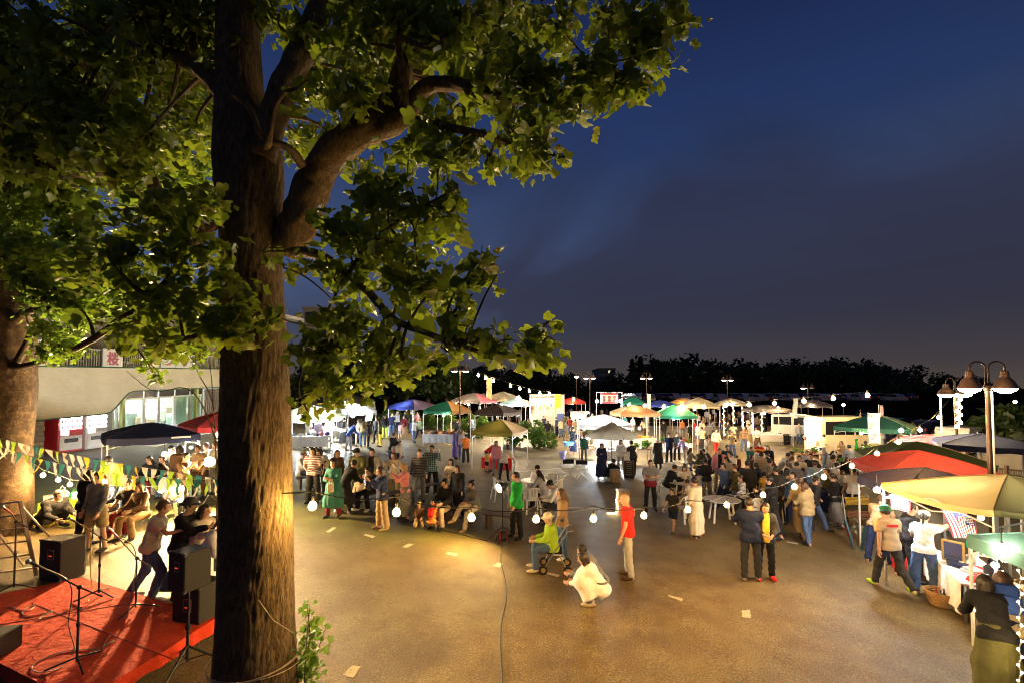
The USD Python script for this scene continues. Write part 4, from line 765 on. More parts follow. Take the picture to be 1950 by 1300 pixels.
L1 = Gd(397, 966); H1 = P(398, 878, L1[1])[2] - L1[2]
work_lamp('blazing work lamp on a black tripod left of the big trunk', L1, H1, P(260, 1000, 6.5), .12, EM('work_lamp_lens', (1.0, .68, .30), 19000.0), .04)
L2 = Gd(957, 1030); H2 = P(950, 925, L2[1])[2] - L2[2]
work_lamp('work lamp on a black tripod beside the person in the green jacket', L2, H2, Gd(640, 1095), .11, EM('work_lamp_lens_right', (1.0, .62, .22), 5000.0), .13)
# reel of cable at the tripod's foot
t = thing('cable_reel', 'red cable reel under the right work lamp', 'cable reel', L2 + [.0, -.1, 0], 20)
put(t, 'drum', MB().lathe([(.06, -.09), (.15, -.09), (.15, -.085), (.10, -.08), (.10, .08), (.15, .085), (.15, .09), (.06, .09)], (0, 0, .17), 20, ry(math.pi / 2)), M('reel_red', (.40, .03, .025), .5), 30)
put(t, 'cable', MB().lathe([(.10, -.08), (.135, -.06), (.135, .06), (.10, .08)], (0, 0, .17), 16, ry(math.pi / 2)), cable_m); put(t, 'frame', MB().tube([(-.13, -.15, .01), (-.13, 0, .36), (.13, 0, .36), (.13, -.15, .01)], .012, 6).tube([(-.13, .15, .01), (-.13, 0, .2)], .012, 6).tube([(.13, .15, .01), (.13, 0, .2)], .012, 6), metal_dark)
def ground_cable(label, px, m, r=.010, name='cable'):
    p = np.array([Gd(*q) for q in px]); s = spline(p, len(px) * 8); s[:, 2] = gz(s[:, 0], s[:, 1]) + r
    solo(name, MB().tube(s, r, 6), m, label, 'cable', smooth=True)
ground_cable('black cable snaking from the red reel to the front of the plaza', [(957, 1040), (955, 1072), (962, 1100), (964, 1140), (957, 1175), (953, 1230), (957, 1299), (960, 1350)], cable_m, .013)
ground_cable('thin cable on the mossy ground along the front row of watchers', [(575, 935), (660, 963), (760, 985), (850, 1010), (930, 1030)], cable_m, .008)

# ================================================================== canopies
def canopy(label, u, Y, w, d, rot, ze, zp, cols, val=.20, leg_m=None, sag_=.05, name='canopy_tent', legs=True, transl=.30, xy=None, ground=None):
    """pop-up canopy: absolute eave and peak heights; cols: front, right, back, left cloth"""
    c = at(u, Y) if xy is None else np.array([xy[0], xy[1], float(gz(*xy))]); g = c[2]; ze, zp = ze - g, zp - g
    t = thing(name, label, 'canopy', c, rot); leg_m = leg_m or metal_white; r = np.random.default_rng(int(u * 13 + Y * 7))
    cor = np.array([(-w / 2, -d / 2), (w / 2, -d / 2), (w / 2, d / 2), (-w / 2, d / 2)])
    nS, nT = 13, 8
    for k in range(4):
        a, b = cor[k], cor[(k + 1) % 4]; s, q = np.meshgrid(np.linspace(0, 1, nS), np.linspace(0, 1, nT), indexing='ij')
        base = a + (b - a) * s[..., None]; xy_ = base * (1 - q[..., None]) * (1 - .0 * s[..., None])
        bow = np.sin(math.pi * s) * (1 - q) * (1 + .0 * q)
        z = ze + (zp - ze) * (q + .10 * np.sin(math.pi * q)) - sag_ * bow - .06 * np.sin(math.pi * q) * np.sin(math.pi * s) + r.normal(0, .004, s.shape) * (q < .98)
        m = cloth_t(cols[k], transl)
        put(t, 'canopy_panel', MB().grid(np.dstack([xy_, z])), m, True)
        hp = np.c_[xy_[0], z[0] + .006]; put(t, 'hip_seam', MB().tube(hp, .011, 5), m, True)
        top = np.stack([np.c_[base[:, 0] * 1.004, z[:, 0] + .004], np.c_[base[:, 0] * 1.012 + r.normal(0, .006, (nS, 2)), z[:, 0] - val + .012 * np.sin(s[:, 0] * 22 + k)]], 1)
        put(t, 'valance', MB().grid(top), m, True)
        if legs:
            put(t, 'truss', MB().beam((*a * .985, ze - .06), (*((a + b) / 2 * .985), ze - .30), .022).beam((*((a + b) / 2 * .985), ze - .06), (*a * .985, ze - .30), .022).beam((*b * .985, ze - .06), (*((a + b) / 2 * .985), ze - .30), .022).beam((*((a + b) / 2 * .985), ze - .06), (*b * .985, ze - .30), .022), leg_m)
    if legs:
        for k in range(4):
            zt = ze - .02; lg = put(t, 'leg', MB().box((*cor[k] * .985, zt / 2), (.034, .034, zt)), leg_m); put(lg, 'foot_plate', MB().box((*cor[k] * .985, .012), (.10, .10, .02), ch=.004), metal_dark)
    return t
def cloth_t(col, transl=.30):
    return M(f'canopy_cloth_{col}_{int(transl * 100)}', TC.get(col) or COL[col], .75, spec=.25, var=.10, vs=2.0, bump=.35, bs=4.0, bd=.04, transl=transl)
TC = dict(navy_c=(.018, .022, .060), red_c=(.45, .035, .028), paleg=(.42, .48, .33), paleblue=(.20, .34, .46), blue_c=(.05, .07, .30), mauve=(.16, .10, .13), green_c=(.018, .15, .085), orange_c=(.52, .26, .08), greyc=(.15, .14, .15), maroon_c=(.16, .05, .08),
          cream_c=(.62, .55, .40), brown_c=(.055, .035, .024), olive_c=(.17, .165, .035), white_c=(.72, .71, .68), peach=(.62, .36, .22), yellow_c=(.60, .40, .06), brightgreen=(.02, .22, .11), darkgreen_c=(.015, .07, .045), mint=(.28, .40, .20), oliveg=(.075, .095, .03), red2=(.40, .055, .04), plum=(.028, .020, .032), tan_c=(.56, .44, .19), khaki_c=(.30, .26, .10), teal_c=(.12, .24, .19), pinkc=(.55, .16, .18), navy2=(.03, .035, .075), greybrown=(.10, .085, .075))
nv = canopy('navy blue canopy seen corner on in front of the vending machines', 290, 14.7, 2.25, 2.25, -45, 2.60, 2.96, ['navy_c'] * 4, transl=.06); put(nv, 'printed_strip', MB().box((1.145, .62, 1.72), (.006, .5, .05)), metal_white)
canopy('red canopy half hidden behind the left of the big trunk', 428, 20, 2.7, 2.7, -40, 2.52, 3.12, ['red_c'] * 4)
canopy('pale green tarpaulin canopy just right of the big trunk', 592, 26.5, 3.2, 3, 5, 2.50, 3.2, ['paleg'] * 4)
canopy('pale blue canopy over a dazzling white stall', 652, 30.5, 3.3, 3, -18, 2.68, 3.36, ['paleblue', 'white_c', 'paleblue', 'paleblue'])
canopy('blue canopy with a mauve side before the hedge', 787, 34.5, 2.7, 2.5, -33, 2.86, 3.38, ['blue_c', 'mauve', 'mauve', 'blue_c'])
canopy('green canopy with an orange side left of the lamp post', 852, 33, 2.5, 2.4, -28, 2.62, 3.28, ['green_c', 'orange_c', 'orange_c', 'green_c'])
canopy('grey canopy with a maroon side behind the lamp post', 903, 44, 3.4, 3.0, -30, 3.10, 3.86, ['greyc', 'maroon_c', 'maroon_c', 'greyc'])
canopy('cream canopy left of the white food truck', 958, 50, 3.0, 3.0, -30, 3.15, 3.96, ['cream_c'] * 4)
canopy('yellowish canopy behind the orange banner', 925, 58, 3.0, 3.0, -20, 3.2, 3.75, ['cream_c', 'yellow_c', 'cream_c', 'cream_c'])
canopy('dark brown canopy with a grey end in front of the bushes', 948, 33, 2.4, 2.4, -30, 2.50, 3.05, ['brown_c', 'greyc', 'brown_c', 'brown_c'], transl=.1)
canopy('olive green canopy with cream striped side and small pennants at the centre', 953, 22.8, 2.15, 2.1, -22, 2.02, 2.58, ['olive_c', 'cream_c', 'cream_c', 'olive_c'], val=.16)
canopy('bright white canopy behind the beige parasol', 1148, 28.3, 3.1, 2.8, -6, 2.02, 2.56, ['white_c'] * 4, val=.26, transl=.6)
canopy('peach canopy with white legs at the centre', 1207, 33, 2.8, 2.6, 4, 2.46, 3.02, ['peach', 'cream_c', 'peach', 'cream_c'], val=.22)
canopy('green canopy with a yellow side over a flower stall', 1284, 33, 2.75, 2.5, -14, 2.30, 3.02, ['green_c', 'yellow_c', 'yellow_c', 'green_c'])
canopy('small blue canopy behind the peach canopy', 1258, 50, 3.0, 2.5, -8, 2.55, 3.02, ['blue_c'] * 4)
canopy('cream canopy with a raised cap at the centre right', 1330, 46, 3.0, 3.0, -5, 2.55, 3.36, ['cream_c'] * 4)
canopy('green canopy right of the meat banner', 1207, 54, 2.7, 2.6, -25, 2.65, 3.36, ['brightgreen'] * 4)
canopy('grey-brown canopy beside the lattice of lights', 1458, 38, 2.9, 2.6, -10, 2.50, 2.86, ['greybrown'] * 4, transl=.1)
canopy('wide canopy, dark green on the left and mint on the right', 1664, 23.4, 3.0, 3.0, -45, 2.18, 2.80, ['darkgreen_c', 'mint', 'mint', 'darkgreen_c'], transl=.12)
canopy('olive green canopy at the back of the right-hand row', 1744, 15.6, 2.9, 2.5, -22, 1.72, 2.26, ['oliveg', 'tan_c', 'oliveg', 'oliveg'], transl=.15)
canopy('red canopy in the right-hand row', 1746, 13.2, 2.5, 2.3, -14, 1.80, 2.26, ['red2', 'red2', 'red2', 'red2'], transl=.15)
canopy('dark plum canopy in the right-hand row', 1757, 11.2, 2.0, 1.9, -10, 1.72, 2.10, ['plum'] * 4, transl=.05)
canopy('large tan tarpaulin canopy over the flag stall at the right', 0, 0, 3.1, 2.2, 2, 1.98, 2.36, ['khaki_c', 'khaki_c', 'tan_c', 'tan_c'], xy=(9.52, 8.80), sag_=.10, val=.10, transl=.35)
canopy('green canopy nearest the camera at the right edge', 0, 0, 2.8, 2.5, 2, 1.62, 2.0, ['teal_c', 'teal_c', 'green_c', 'teal_c'], xy=(8.86, 6.30), val=.20)
canopy('dark blue canopy behind the tall street lamp', 1868, 17.6, 2.7, 2.6, -35, 1.98, 2.34, ['navy2'] * 4, transl=.05)
canopy('canopy with pink and yellow sides behind the olive one', 1775, 19.5, 2.6, 2.4, -40, 1.80, 2.12, ['pinkc', 'yellow_c', 'yellow_c', 'pinkc'])
canopy('small cream canopy far behind the lattice of lights', 1392, 52, 3.0, 2.6, -10, 2.6, 3.2, ['cream_c'] * 4)
canopy('grey-white canopy far left of the cream van', 1545, 50, 3.0, 2.6, -14, 2.5, 3.1, ['greyc', 'cream_c', 'greyc', 'greyc'])
canopy('red canopy far between the meat banner and food truck', 1090, 56, 2.8, 2.6, -20, 2.7, 3.3, ['red_c'] * 4)
canopy('pale blue canopy far behind the olive canopy', 985, 47, 3.0, 2.8, -24, 2.7, 3.3, ['paleblue', 'white_c', 'white_c', 'paleblue'])
canopy('orange canopy far behind the small blue one', 1300, 56, 2.8, 2.6, -12, 2.6, 3.2, ['orange_c'] * 4)
# parasol
g0 = at(1164, 24.0); t = thing('parasol', 'open beige parasol in front of the white canopy', 'parasol', g0)
par_m = cloth_t('beige_par', .25) if 'beige_par' in TC else M('canopy_cloth_parasol', (.48, .41, .29), .8, transl=.45, bump=.2, bs=5)
for k in range(8):
    a0, a1 = k * math.pi / 4 + .2, (k + 1) * math.pi / 4 + .2; s, q = np.meshgrid(np.linspace(0, 1, 7), np.linspace(0, 1, 6), indexing='ij')
    A, B = np.array([math.cos(a0), math.sin(a0)]), np.array([math.cos(a1), math.sin(a1)]); e = A * (1 - s[..., None]) + B * s[..., None]
    put(t, 'canopy_panel', MB().grid(np.dstack([e * 1.48 * (1 - q[..., None]), 1.66 + .72 * (q + .08 * np.sin(math.pi * q)) - .05 * np.sin(math.pi * s) * (1 - q)])), par_m, True)
    put(t, 'rib', MB().tube([(0, 0, 2.30), (A[0] * 1.46, A[1] * 1.46, 1.64)], .010, 5), metal_dark)
put(t, 'vent_cap', MB().lathe([(.30, 2.30), (.14, 2.40), (0, 2.44)], n=8), par_m); put(t, 'pole', MB().tube([(0, 0, 0), (0, 0, 2.5)], .024, 10), metal_dark); put(t, 'base', MB().lathe([(0, .10), (.22, .08), (.26, 0)], n=16), M('parasol_base', (.12, .12, .12), .7))
# pointed tipi-like tent
g0 = at(1637, 31); t = thing('pointed_tent', 'small pointed tan tent beyond the green canopy', 'tent', g0); a = np.arange(6) * math.pi / 3
for k in range(6):
    q = np.linspace(0, 1, 6)[:, None]; r0 = (1 - q) ** 1.35 * .95 + .01
    A, B = (np.c_[r0 * math.cos(x), r0 * math.sin(x), q * 3.05] for x in (a[k], a[(k + 1) % 6])); put(t, 'tent_panel', MB().grid(np.stack([A, B], 1)), cloth_t('tan_c'))
put(t, 'pole', MB().tube([(0, 0, 0), (0, 0, 3.15)], .03, 6), metal_dark)
# ================================================================== people
def snet(f, lo, hi, h):
    """surface nets: the zero surface of f on a grid of step h"""
    lo = np.asarray(lo, float) - 2 * h; n = np.ceil((np.asarray(hi, float) + 2 * h - lo) / h).astype(int) + 1
    ax = [lo[k] + h * np.arange(n[k]) for k in range(3)]
    g = np.stack(np.meshgrid(*ax, indexing='ij'), -1).astype(np.float32); K = 4
    d = np.repeat(np.repeat(np.repeat(f(g[K // 2::K, K // 2::K, K // 2::K]), K, 0), K, 1), K, 2)
    d = np.pad(d, [(0, max(0, n[k] - d.shape[k])) for k in range(3)], mode='edge')[:n[0], :n[1], :n[2]].astype(np.float32)
    band = np.abs(d) < K * h * 1.15 + .03; d = np.where(band, 0, d); d[band] = f(g[band])
    ins = d < 0; c = np.zeros(tuple(n - 1), int)
    for a in (0, 1):
        for b in (0, 1):
            for e in (0, 1): c += ins[a:n[0] - 1 + a, b:n[1] - 1 + b, e:n[2] - 1 + e]
    act = (c > 0) & (c < 8); idx = -np.ones(act.shape, int); idx[act] = np.arange(act.sum())
    acc, cnt = np.zeros((act.sum(), 3)), np.zeros(act.sum()); I = np.argwhere(act); quads = []
    corner = [(a, b, e) for a in (0, 1) for b in (0, 1) for e in (0, 1)]
    for i, p in enumerate(corner):
        for q in corner[i + 1:]:
            if sum(abs(np.subtract(p, q))) != 1: continue
            da, db = d[I[:, 0] + p[0], I[:, 1] + p[1], I[:, 2] + p[2]], d[I[:, 0] + q[0], I[:, 1] + q[1], I[:, 2] + q[2]]
            m = (da < 0) != (db < 0); t = np.where(m, da / np.where(m, da - db, 1), 0)[:, None]
            acc += m[:, None] * (np.array(p) + t * (np.array(q) - np.array(p))); cnt += m
    v = lo + h * (I + acc / np.maximum(cnt, 1)[:, None])
    for k in range(3):
        sl0 = [slice(None)] * 3; sl1 = [slice(None)] * 3; sl0[k] = slice(0, -1); sl1[k] = slice(1, None)
        e = np.argwhere(ins[tuple(sl0)] != ins[tuple(sl1)]); o = [j for j in range(3) if j != k]
        e = e[(e[:, o[0]] > 0) & (e[:, o[1]] > 0) & (e[:, o[0]] < n[o[0]] - 1) & (e[:, o[1]] < n[o[1]] - 1)]
        def at_(a, b):
            q = e.copy(); q[:, o[0]] += a; q[:, o[1]] += b; return idx[q[:, 0], q[:, 1], q[:, 2]]
        qd = np.stack([at_(-1, -1), at_(0, -1), at_(0, 0), at_(-1, 0)], 1); flip = ins[e[:, 0], e[:, 1], e[:, 2]]
        if k == 1: flip = ~flip
        qd[~flip] = qd[~flip][:, ::-1]; quads.append(qd)
    q = np.vstack(quads); return v, np.vstack([q[:, [0, 1, 2]], q[:, [0, 2, 3]]])
def seg(p, a, b, ra, rb, sc=None):
    a, b = np.asarray(a, np.float32), np.asarray(b, np.float32); ba = b - a; pa = p - a
    t = np.clip(pa @ ba / max(1e-6, float(ba @ ba)), 0, 1); w = pa - t[..., None] * ba
    return np.sqrt((w * w).sum(-1)) - (ra + (rb - ra) * t)
def ell(p, c, r, R=None):
    q = p - np.asarray(c, np.float32)
    if R is not None: q = q @ np.asarray(R, np.float32)
    r = np.asarray(r, np.float32); k = np.sqrt(((q / r) ** 2).sum(-1)); return (k - 1) * r.min() * (0.35 + .65 * np.clip(k, 0, 1)) if False else (k - 1) * float(np.mean(r))
def smin(a, b, k):
    h = np.clip(.5 + .5 * (b - a) / k, 0, 1); return b + (a - b) * h - k * h * (1 - h)
def sunion(ds, k):
    out = ds[0]
    for d in ds[1:]: out = smin(out, d, k)
    return out
D2R = math.pi / 180
POSE = {  # lean, (flex, abduct, knee) right / left, (flex, abduct, elbow, inward) right / left, head pitch
    'stand': (1, (3, 4, 4), (-3, 4, 3), (4, 9, 12, 10), (6, 9, 15, 10), 8), 'stand2': (0, (8, 6, 10), (-4, 3, 1), (-2, 12, 25, 15), (10, 8, 20, 10), 0),
    'crossed': (-1, (3, 6, 4), (-3, 5, 3), (22, 10, 92, 68), (26, 10, 96, 68), 4), 'front': (2, (3, 4, 4), (-2, 4, 3), (16, 12, 72, 50), (18, 12, 70, 50), 12),
    'phone': (2, (4, 4, 6), (-4, 4, 3), (58, 16, 88, 32), (58, 16, 88, 32), 4), 'lookphone': (4, (3, 4, 4), (-2, 4, 3), (30, 10, 92, 40), (8, 9, 30, 20), 24),
    'camera': (0, (5, 7, 5), (-4, 7, 3), (62, 34, 128, 42), (62, 34, 128, 42), 0), 'walk': (5, (24, 3, 6), (-18, 3, 28), (-16, 8, 18, 5), (22, 8, 28, 5), 3),
    'walk2': (6, (-16, 3, 30), (22, 3, 8), (20, 8, 30, 5), (-14, 8, 15, 5), 6), 'carry': (3, (10, 4, 8), (-8, 4, 10), (5, 8, 20, 5), (35, 10, 95, 40), 6),
    'sit': (6, (84, 7, 84), (86, 8, 90), (32, 10, 62, 30), (32, 10, 62, 30), 8), 'sitlean': (24, (84, 7, 88), (80, 8, 80), (58, 14, 62, 35), (56, 14, 66, 35), 10),
    'sitx': (10, (96, 6, 62), (74, 4, 58), (34, 8, 70, 50), (34, 8, 72, 50), 6), 'sitphone': (10, (84, 7, 86), (86, 8, 90), (44, 10, 98, 40), (44, 10, 98, 40), 18),
    'squat': (36, (126, 14, 146), (116, 12, 150), (62, 10, 48, 30), (64, 10, 60, 35), 4), 'squatphone': (22, (118, 12, 140), (104, 10, 144), (54, 10, 92, 36), (52, 10, 92, 36), 6),
    'kneel': (14, (62, 8, 148), (58, 8, 148), (36, 8, 60, 30), (36, 8, 60, 30), 10), 'bend': (50, (12, 5, 6), (4, 5, 4), (64, 12, 22, 18), (74, 12, 26, 18), -6),
    'bend2': (32, (10, 5, 8), (-6, 5, 6), (50, 12, 40, 22), (58, 12, 40, 22), 2), 'reach': (10, (10, 5, 6), (-6, 5, 4), (86, 14, 18, 8), (40, 12, 60, 25), 4),
    'raise': (0, (4, 5, 4), (-3, 5, 3), (150, 20, 26, 10), (10, 10, 30, 15), -6), 'dance': (14, (26, 8, 44), (-10, 9, 22), (58, 36, 70, 30), (-26, 40, 58, 20), 2),
    'dance2': (10, (18, 8, 30), (-14, 8, 22), (62, 20, 66, 45), (70, 22, 60, 45), 0), 'point': (4, (6, 5, 6), (-4, 5, 3), (74, 8, 34, 26), (12, 10, 40, 30), 2), 'hug': (4, (6, 4, 5), (-4, 4, 4), (52, 16, 62, 55), (48, 18, 60, 45), 10)}
def skel(pose, build):
    lean, lr, ll, ar, al, hp = POSE[pose]; J = {}
    sw, hw = {'m': (.185, .095), 'w': (.160, .10), 'c': (.165, .09)}[build]
    T = rx(-lean * D2R); J['T'] = T; pel = np.zeros(3); J['pel'] = pel
    up = T @ [0, 0, 1.0]; fw = T @ [0, 1.0, 0]; J['chest'] = up * .40; J['neck'] = up * .515 + fw * .012; J['waist'] = up * .17
    Hr = rx((-lean * .35 - (-hp)) * D2R * 1.0) if False else rx(-(lean * .45 + hp) * D2R)
    J['H'] = Hr; J['head'] = J['neck'] + Hr @ np.array([0, .022, .145])
    for s, L, A in ((1, lr, ar), (-1, ll, al)):
        k = 'r' if s > 0 else 'l'
        hip = np.array([s * hw, 0, -.02]); a, b, kn = L
        th = rx(a * D2R) @ np.array([s * math.sin(b * D2R), 0, -math.cos(b * D2R)]); sh = rx((a - kn) * D2R) @ np.array([s * math.sin(b * .6 * D2R), 0, -math.cos(b * .6 * D2R)])
        J['hip' + k], J['kne' + k] = hip, hip + th * .43; J['ank' + k] = J['kne' + k] + sh * .42
        ft = rx((a - kn) * D2R) @ np.array([s * .12, 1.0, 0]) if pose in ('kneel',) else np.array([s * .14, 1.0, -.02])
        ft = unit(ft); dn = unit(np.array([0, 0, -1.0]) if pose != 'kneel' else sh); J['heel' + k] = J['ank' + k] + dn * .045 - ft * .035; J['toe' + k] = J['ank' + k] + dn * .055 + ft * .165
        f, ab, el, inr = A; so = T @ np.array([s * sw, 0, .445]); base = np.array([s * math.sin(ab * D2R), 0, -math.cos(ab * D2R)])
        u = T @ (rx(f * D2R) @ base); fo = T @ (rx((f + el) * D2R) @ base)
        ang = s * inr * D2R; u = u; fo = fo * math.cos(ang) + np.cross(fo, u) * math.sin(ang) + u * (u @ fo) * (1 - math.cos(ang))
        J['sho' + k], J['elb' + k] = so, so + u * .285; J['wri' + k] = J['elb' + k] + fo * .25; J['fo' + k] = fo; J['han' + k] = J['wri' + k] + fo * .09
    low = min(J[q + k][2] for q in ('heel', 'toe', 'kne') for k in 'rl') - .03
    for q in J:
        if q not in ('T', 'H', 'for', 'fol'): J[q] = J[q] - [0, 0, low]
    return J
def body_sdf(J, build, lod):
    w = build == 'w'
    def f(p):
        T = J['T']; side = T @ np.array([1.0, 0, 0]); d = []
        cw = .085 if not w else .072
        d.append(sunion([seg(p, J['pel'] - side * .06, J['pel'] + side * .06, .105, .105), seg(p, J['waist'] - side * .045, J['waist'] + side * .045, .092, .092), seg(p, J['chest'] - side * cw, J['chest'] + side * cw, .095, .095),
                         seg(p, J['shol'], J['shor'], .058, .058), seg(p, J['waist'], J['chest'], .11, .11)], .08))
        for k in 'rl':
            d.append(sunion([seg(p, J['hip' + k], J['kne' + k], .082, .052), seg(p, J['kne' + k], J['kne' + k] * .6 + J['ank' + k] * .4, .053, .052), seg(p, J['kne' + k] * .6 + J['ank' + k] * .4, J['ank' + k], .052, .034)], .02))
            d.append(seg(p, J['heel' + k], J['toe' + k], .036, .028))
            d.append(sunion([seg(p, J['sho' + k], J['elb' + k], .048, .038), seg(p, J['elb' + k], J['wri' + k], .038, .026)], .015))
            d.append(seg(p, J['wri' + k], J['han' + k], .027, .030) if lod else seg(p, J['wri' + k], J['wri' + k] + J['fo' + k] * .03, .026, .024))
        H, c = J['H'], J['head']; d.append(seg(p, J['neck'] - J['T'] @ [0, 0, .05], c - H @ np.array([0, .01, .06]), .055, .050))
        hd = [ell(p, c + H @ np.array([0, -.008, .012]), (.078, .098, .105), H), ell(p, c + H @ np.array([0, .022, -.045]), (.058, .066, .075), H)]
        if lod < 2: hd += [seg(p, c + H @ np.array([0, .088, .012]), c + H @ np.array([0, .112, -.022]), .012, .017), seg(p, c + H @ np.array([.078, -.005, .01]), c + H @ np.array([.080, -.012, -.03]), .016, .012), seg(p, c + H @ np.array([-.078, -.005, .01]), c + H @ np.array([-.080, -.012, -.03]), .016, .012)]
        d.append(sunion(hd, .02)); return sunion(d, .028)
    return f
def wob(p, a, s=14.0): return a * (np.sin(p[..., 0] * s + p[..., 2] * s * .7) * np.sin(p[..., 1] * s * 1.1 + p[..., 2] * s * 1.3 + 1.0))
def top_sdf(J, build, kind):
    long_ = kind in ('long', 'jacket', 'coat', 'dress', 'hood'); fat = {'tee': .016, 'long': .018, 'jacket': .028, 'coat': .034, 'dress': .018, 'hood': .030, 'vest': .022}[kind]
    w = build == 'w'
    def f(p):
        T = J['T']; side, up, fw = T @ np.array([1.0, 0, 0]), T @ np.array([0, 0, 1.0]), T @ np.array([0, 1.0, 0]); cw = .088 if not w else .074
        hem = J['pel'] - up * (.02 if kind in ('tee', 'vest') else .05)
        d = [seg(p, hem - side * .065, hem + side * .065, .130 + fat, .130 + fat), seg(p, J['waist'] - side * .05, J['waist'] + side * .05, .096 + fat, .096 + fat), seg(p, J['chest'] - side * cw, J['chest'] + side * cw, .098 + fat, .098 + fat), seg(p, J['shol'] * .92 + J['shor'] * .08, J['shol'] * .08 + J['shor'] * .92, .055 + fat, .055 + fat), seg(p, J['waist'], J['chest'], .11 + fat, .112 + fat)]
        d = sunion(d, .07); h0 = (p - (hem - up * (.085 if kind != 'tee' else .07))) @ up.astype(np.float32); d = np.maximum(d, -h0)
        nk = (p - (J['neck'] + up * .005)) @ up.astype(np.float32); d = np.maximum(d, nk)
        ar = []
        for k in 'rl':
            if kind == 'vest': continue
            if long_: a = sunion([seg(p, J['sho' + k], J['elb' + k], .054 + fat, .044 + fat * .8), seg(p, J['elb' + k], J['wri' + k] * .94 + J['elb' + k] * .06, .044 + fat * .8, .031 + fat * .7)], .03); cut = (p - (J['wri' + k] * .95 + J['elb' + k] * .05)) @ unit(J['wri' + k] - J['elb' + k]).astype(np.float32); near = seg(p, J['wri' + k], J['wri' + k] + unit(J['wri' + k] - J['elb' + k]) * .1, .09, .09); a = np.where(near < 0, np.maximum(a, cut), a)
            else: e = J['sho' + k] * .35 + J['elb' + k] * .65; a = seg(p, J['sho' + k], e, .056 + fat, .058 + fat); a = np.maximum(a, (p - e) @ unit(J['elb' + k] - J['sho' + k]).astype(np.float32))
            ar.append(a)
        if ar: d = smin(d, np.minimum(*ar), .035)
        if kind in ('coat', 'dress'): d = smin(d, skirt_d(p, J, .62 if kind == 'coat' else .80, fat), .05)
        if kind == 'hood': d = smin(d, ell(p, J['neck'] - fw * .07 + up * .02, (.10, .06, .07), T), .03)
        q = .35 if kind in ('coat', 'dress') else 1.0; return d + wob(p, .007 * q, 21) + wob(p[..., [2, 0, 1]], .006 * q, 11)
    return f
def skirt_d(p, J, ln, fat):
    out = []
    for k in 'rl':
        a, b, c = J['hip' + k], J['kne' + k], J['ank' + k]; e = b if ln < .5 else b + (c - b) * min(1, (ln - .43) / .42)
        out.append(seg(p, a, b, .094 + fat, .115 + fat))
        if ln > .45: out.append(seg(p, b, e, .115 + fat, .125 + fat))
    m0, m1 = (J['kner'] + J['knel']) / 2, (J['ankr'] + J['ankl']) / 2; out.append(seg(p, J['pel'], m0, .12 + fat, .13 + fat))
    if ln > .45: out.append(seg(p, m0, m0 + (m1 - m0) * min(1, (ln - .43) / .42), .13 + fat, .14 + fat))
    d = sunion(out, .09); e = m0 + (m1 - m0) * max(0, min(1, (ln - .43) / .42)); n = unit(m1 - m0)
    if ln <= .45: e = (J['pel'] * .1 + m0 * .9); n = unit(m0 - J['pel'])
    d = np.maximum(d, (p - e) @ n.astype(np.float32))
    a = np.arctan2(p[..., 1] - m0[1], p[..., 0] - m0[0]); return d + .007 * np.sin(a * 13) * np.clip((J['pel'][2] - p[..., 2]) / .4, 0, 1)
def bottom_sdf(J, build, kind):
    def f(p):
        T = J['T']; side, up = T @ np.array([1.0, 0, 0]), T @ np.array([0, 0, 1.0])
        d = sunion([seg(p, J['pel'] - side * .062, J['pel'] + side * .062, .107, .107), seg(p, J['waist'] * .5 - side * .04 + J['pel'] * .5, J['waist'] * .5 + side * .04 + J['pel'] * .5, .108, .108)], .05); d = np.maximum(d, (p - (J['waist'] * .30 + J['pel'] * .70)) @ up.astype(np.float32))
        if kind in ('skirt', 'longskirt'): return smin(d, skirt_d(p, J, .42 if kind == 'skirt' else .76, .012), .05)
        fat = {'trousers': .016, 'wide': .034, 'leggings': .008, 'shorts': .03}[kind]; L = []
        for k in 'rl':
            if kind == 'shorts': e = J['hip' + k] * .08 + J['kne' + k] * .92; a = np.maximum(seg(p, J['hip' + k], e, .084 + fat, .072 + fat), (p - e) @ unit(J['kne' + k] - J['hip' + k]).astype(np.float32))
            else: e = J['ank' + k]; a = sunion([seg(p, J['hip' + k], J['kne' + k], .092 + fat * .3, .058 + fat), seg(p, J['kne' + k], e, .060 + fat, .042 + fat * 1.5)], .03); dv = unit(e - J['kne' + k]).astype(np.float32); a = np.maximum(a, (p - e - dv * .02) @ dv)
            L.append(a)
        return smin(d, np.minimum(*L), .04) + wob(p, .007, 19) + .005 * np.sin(p[..., 2] * 46 + 5 * np.sin(p[..., 0] * 21))
    return f
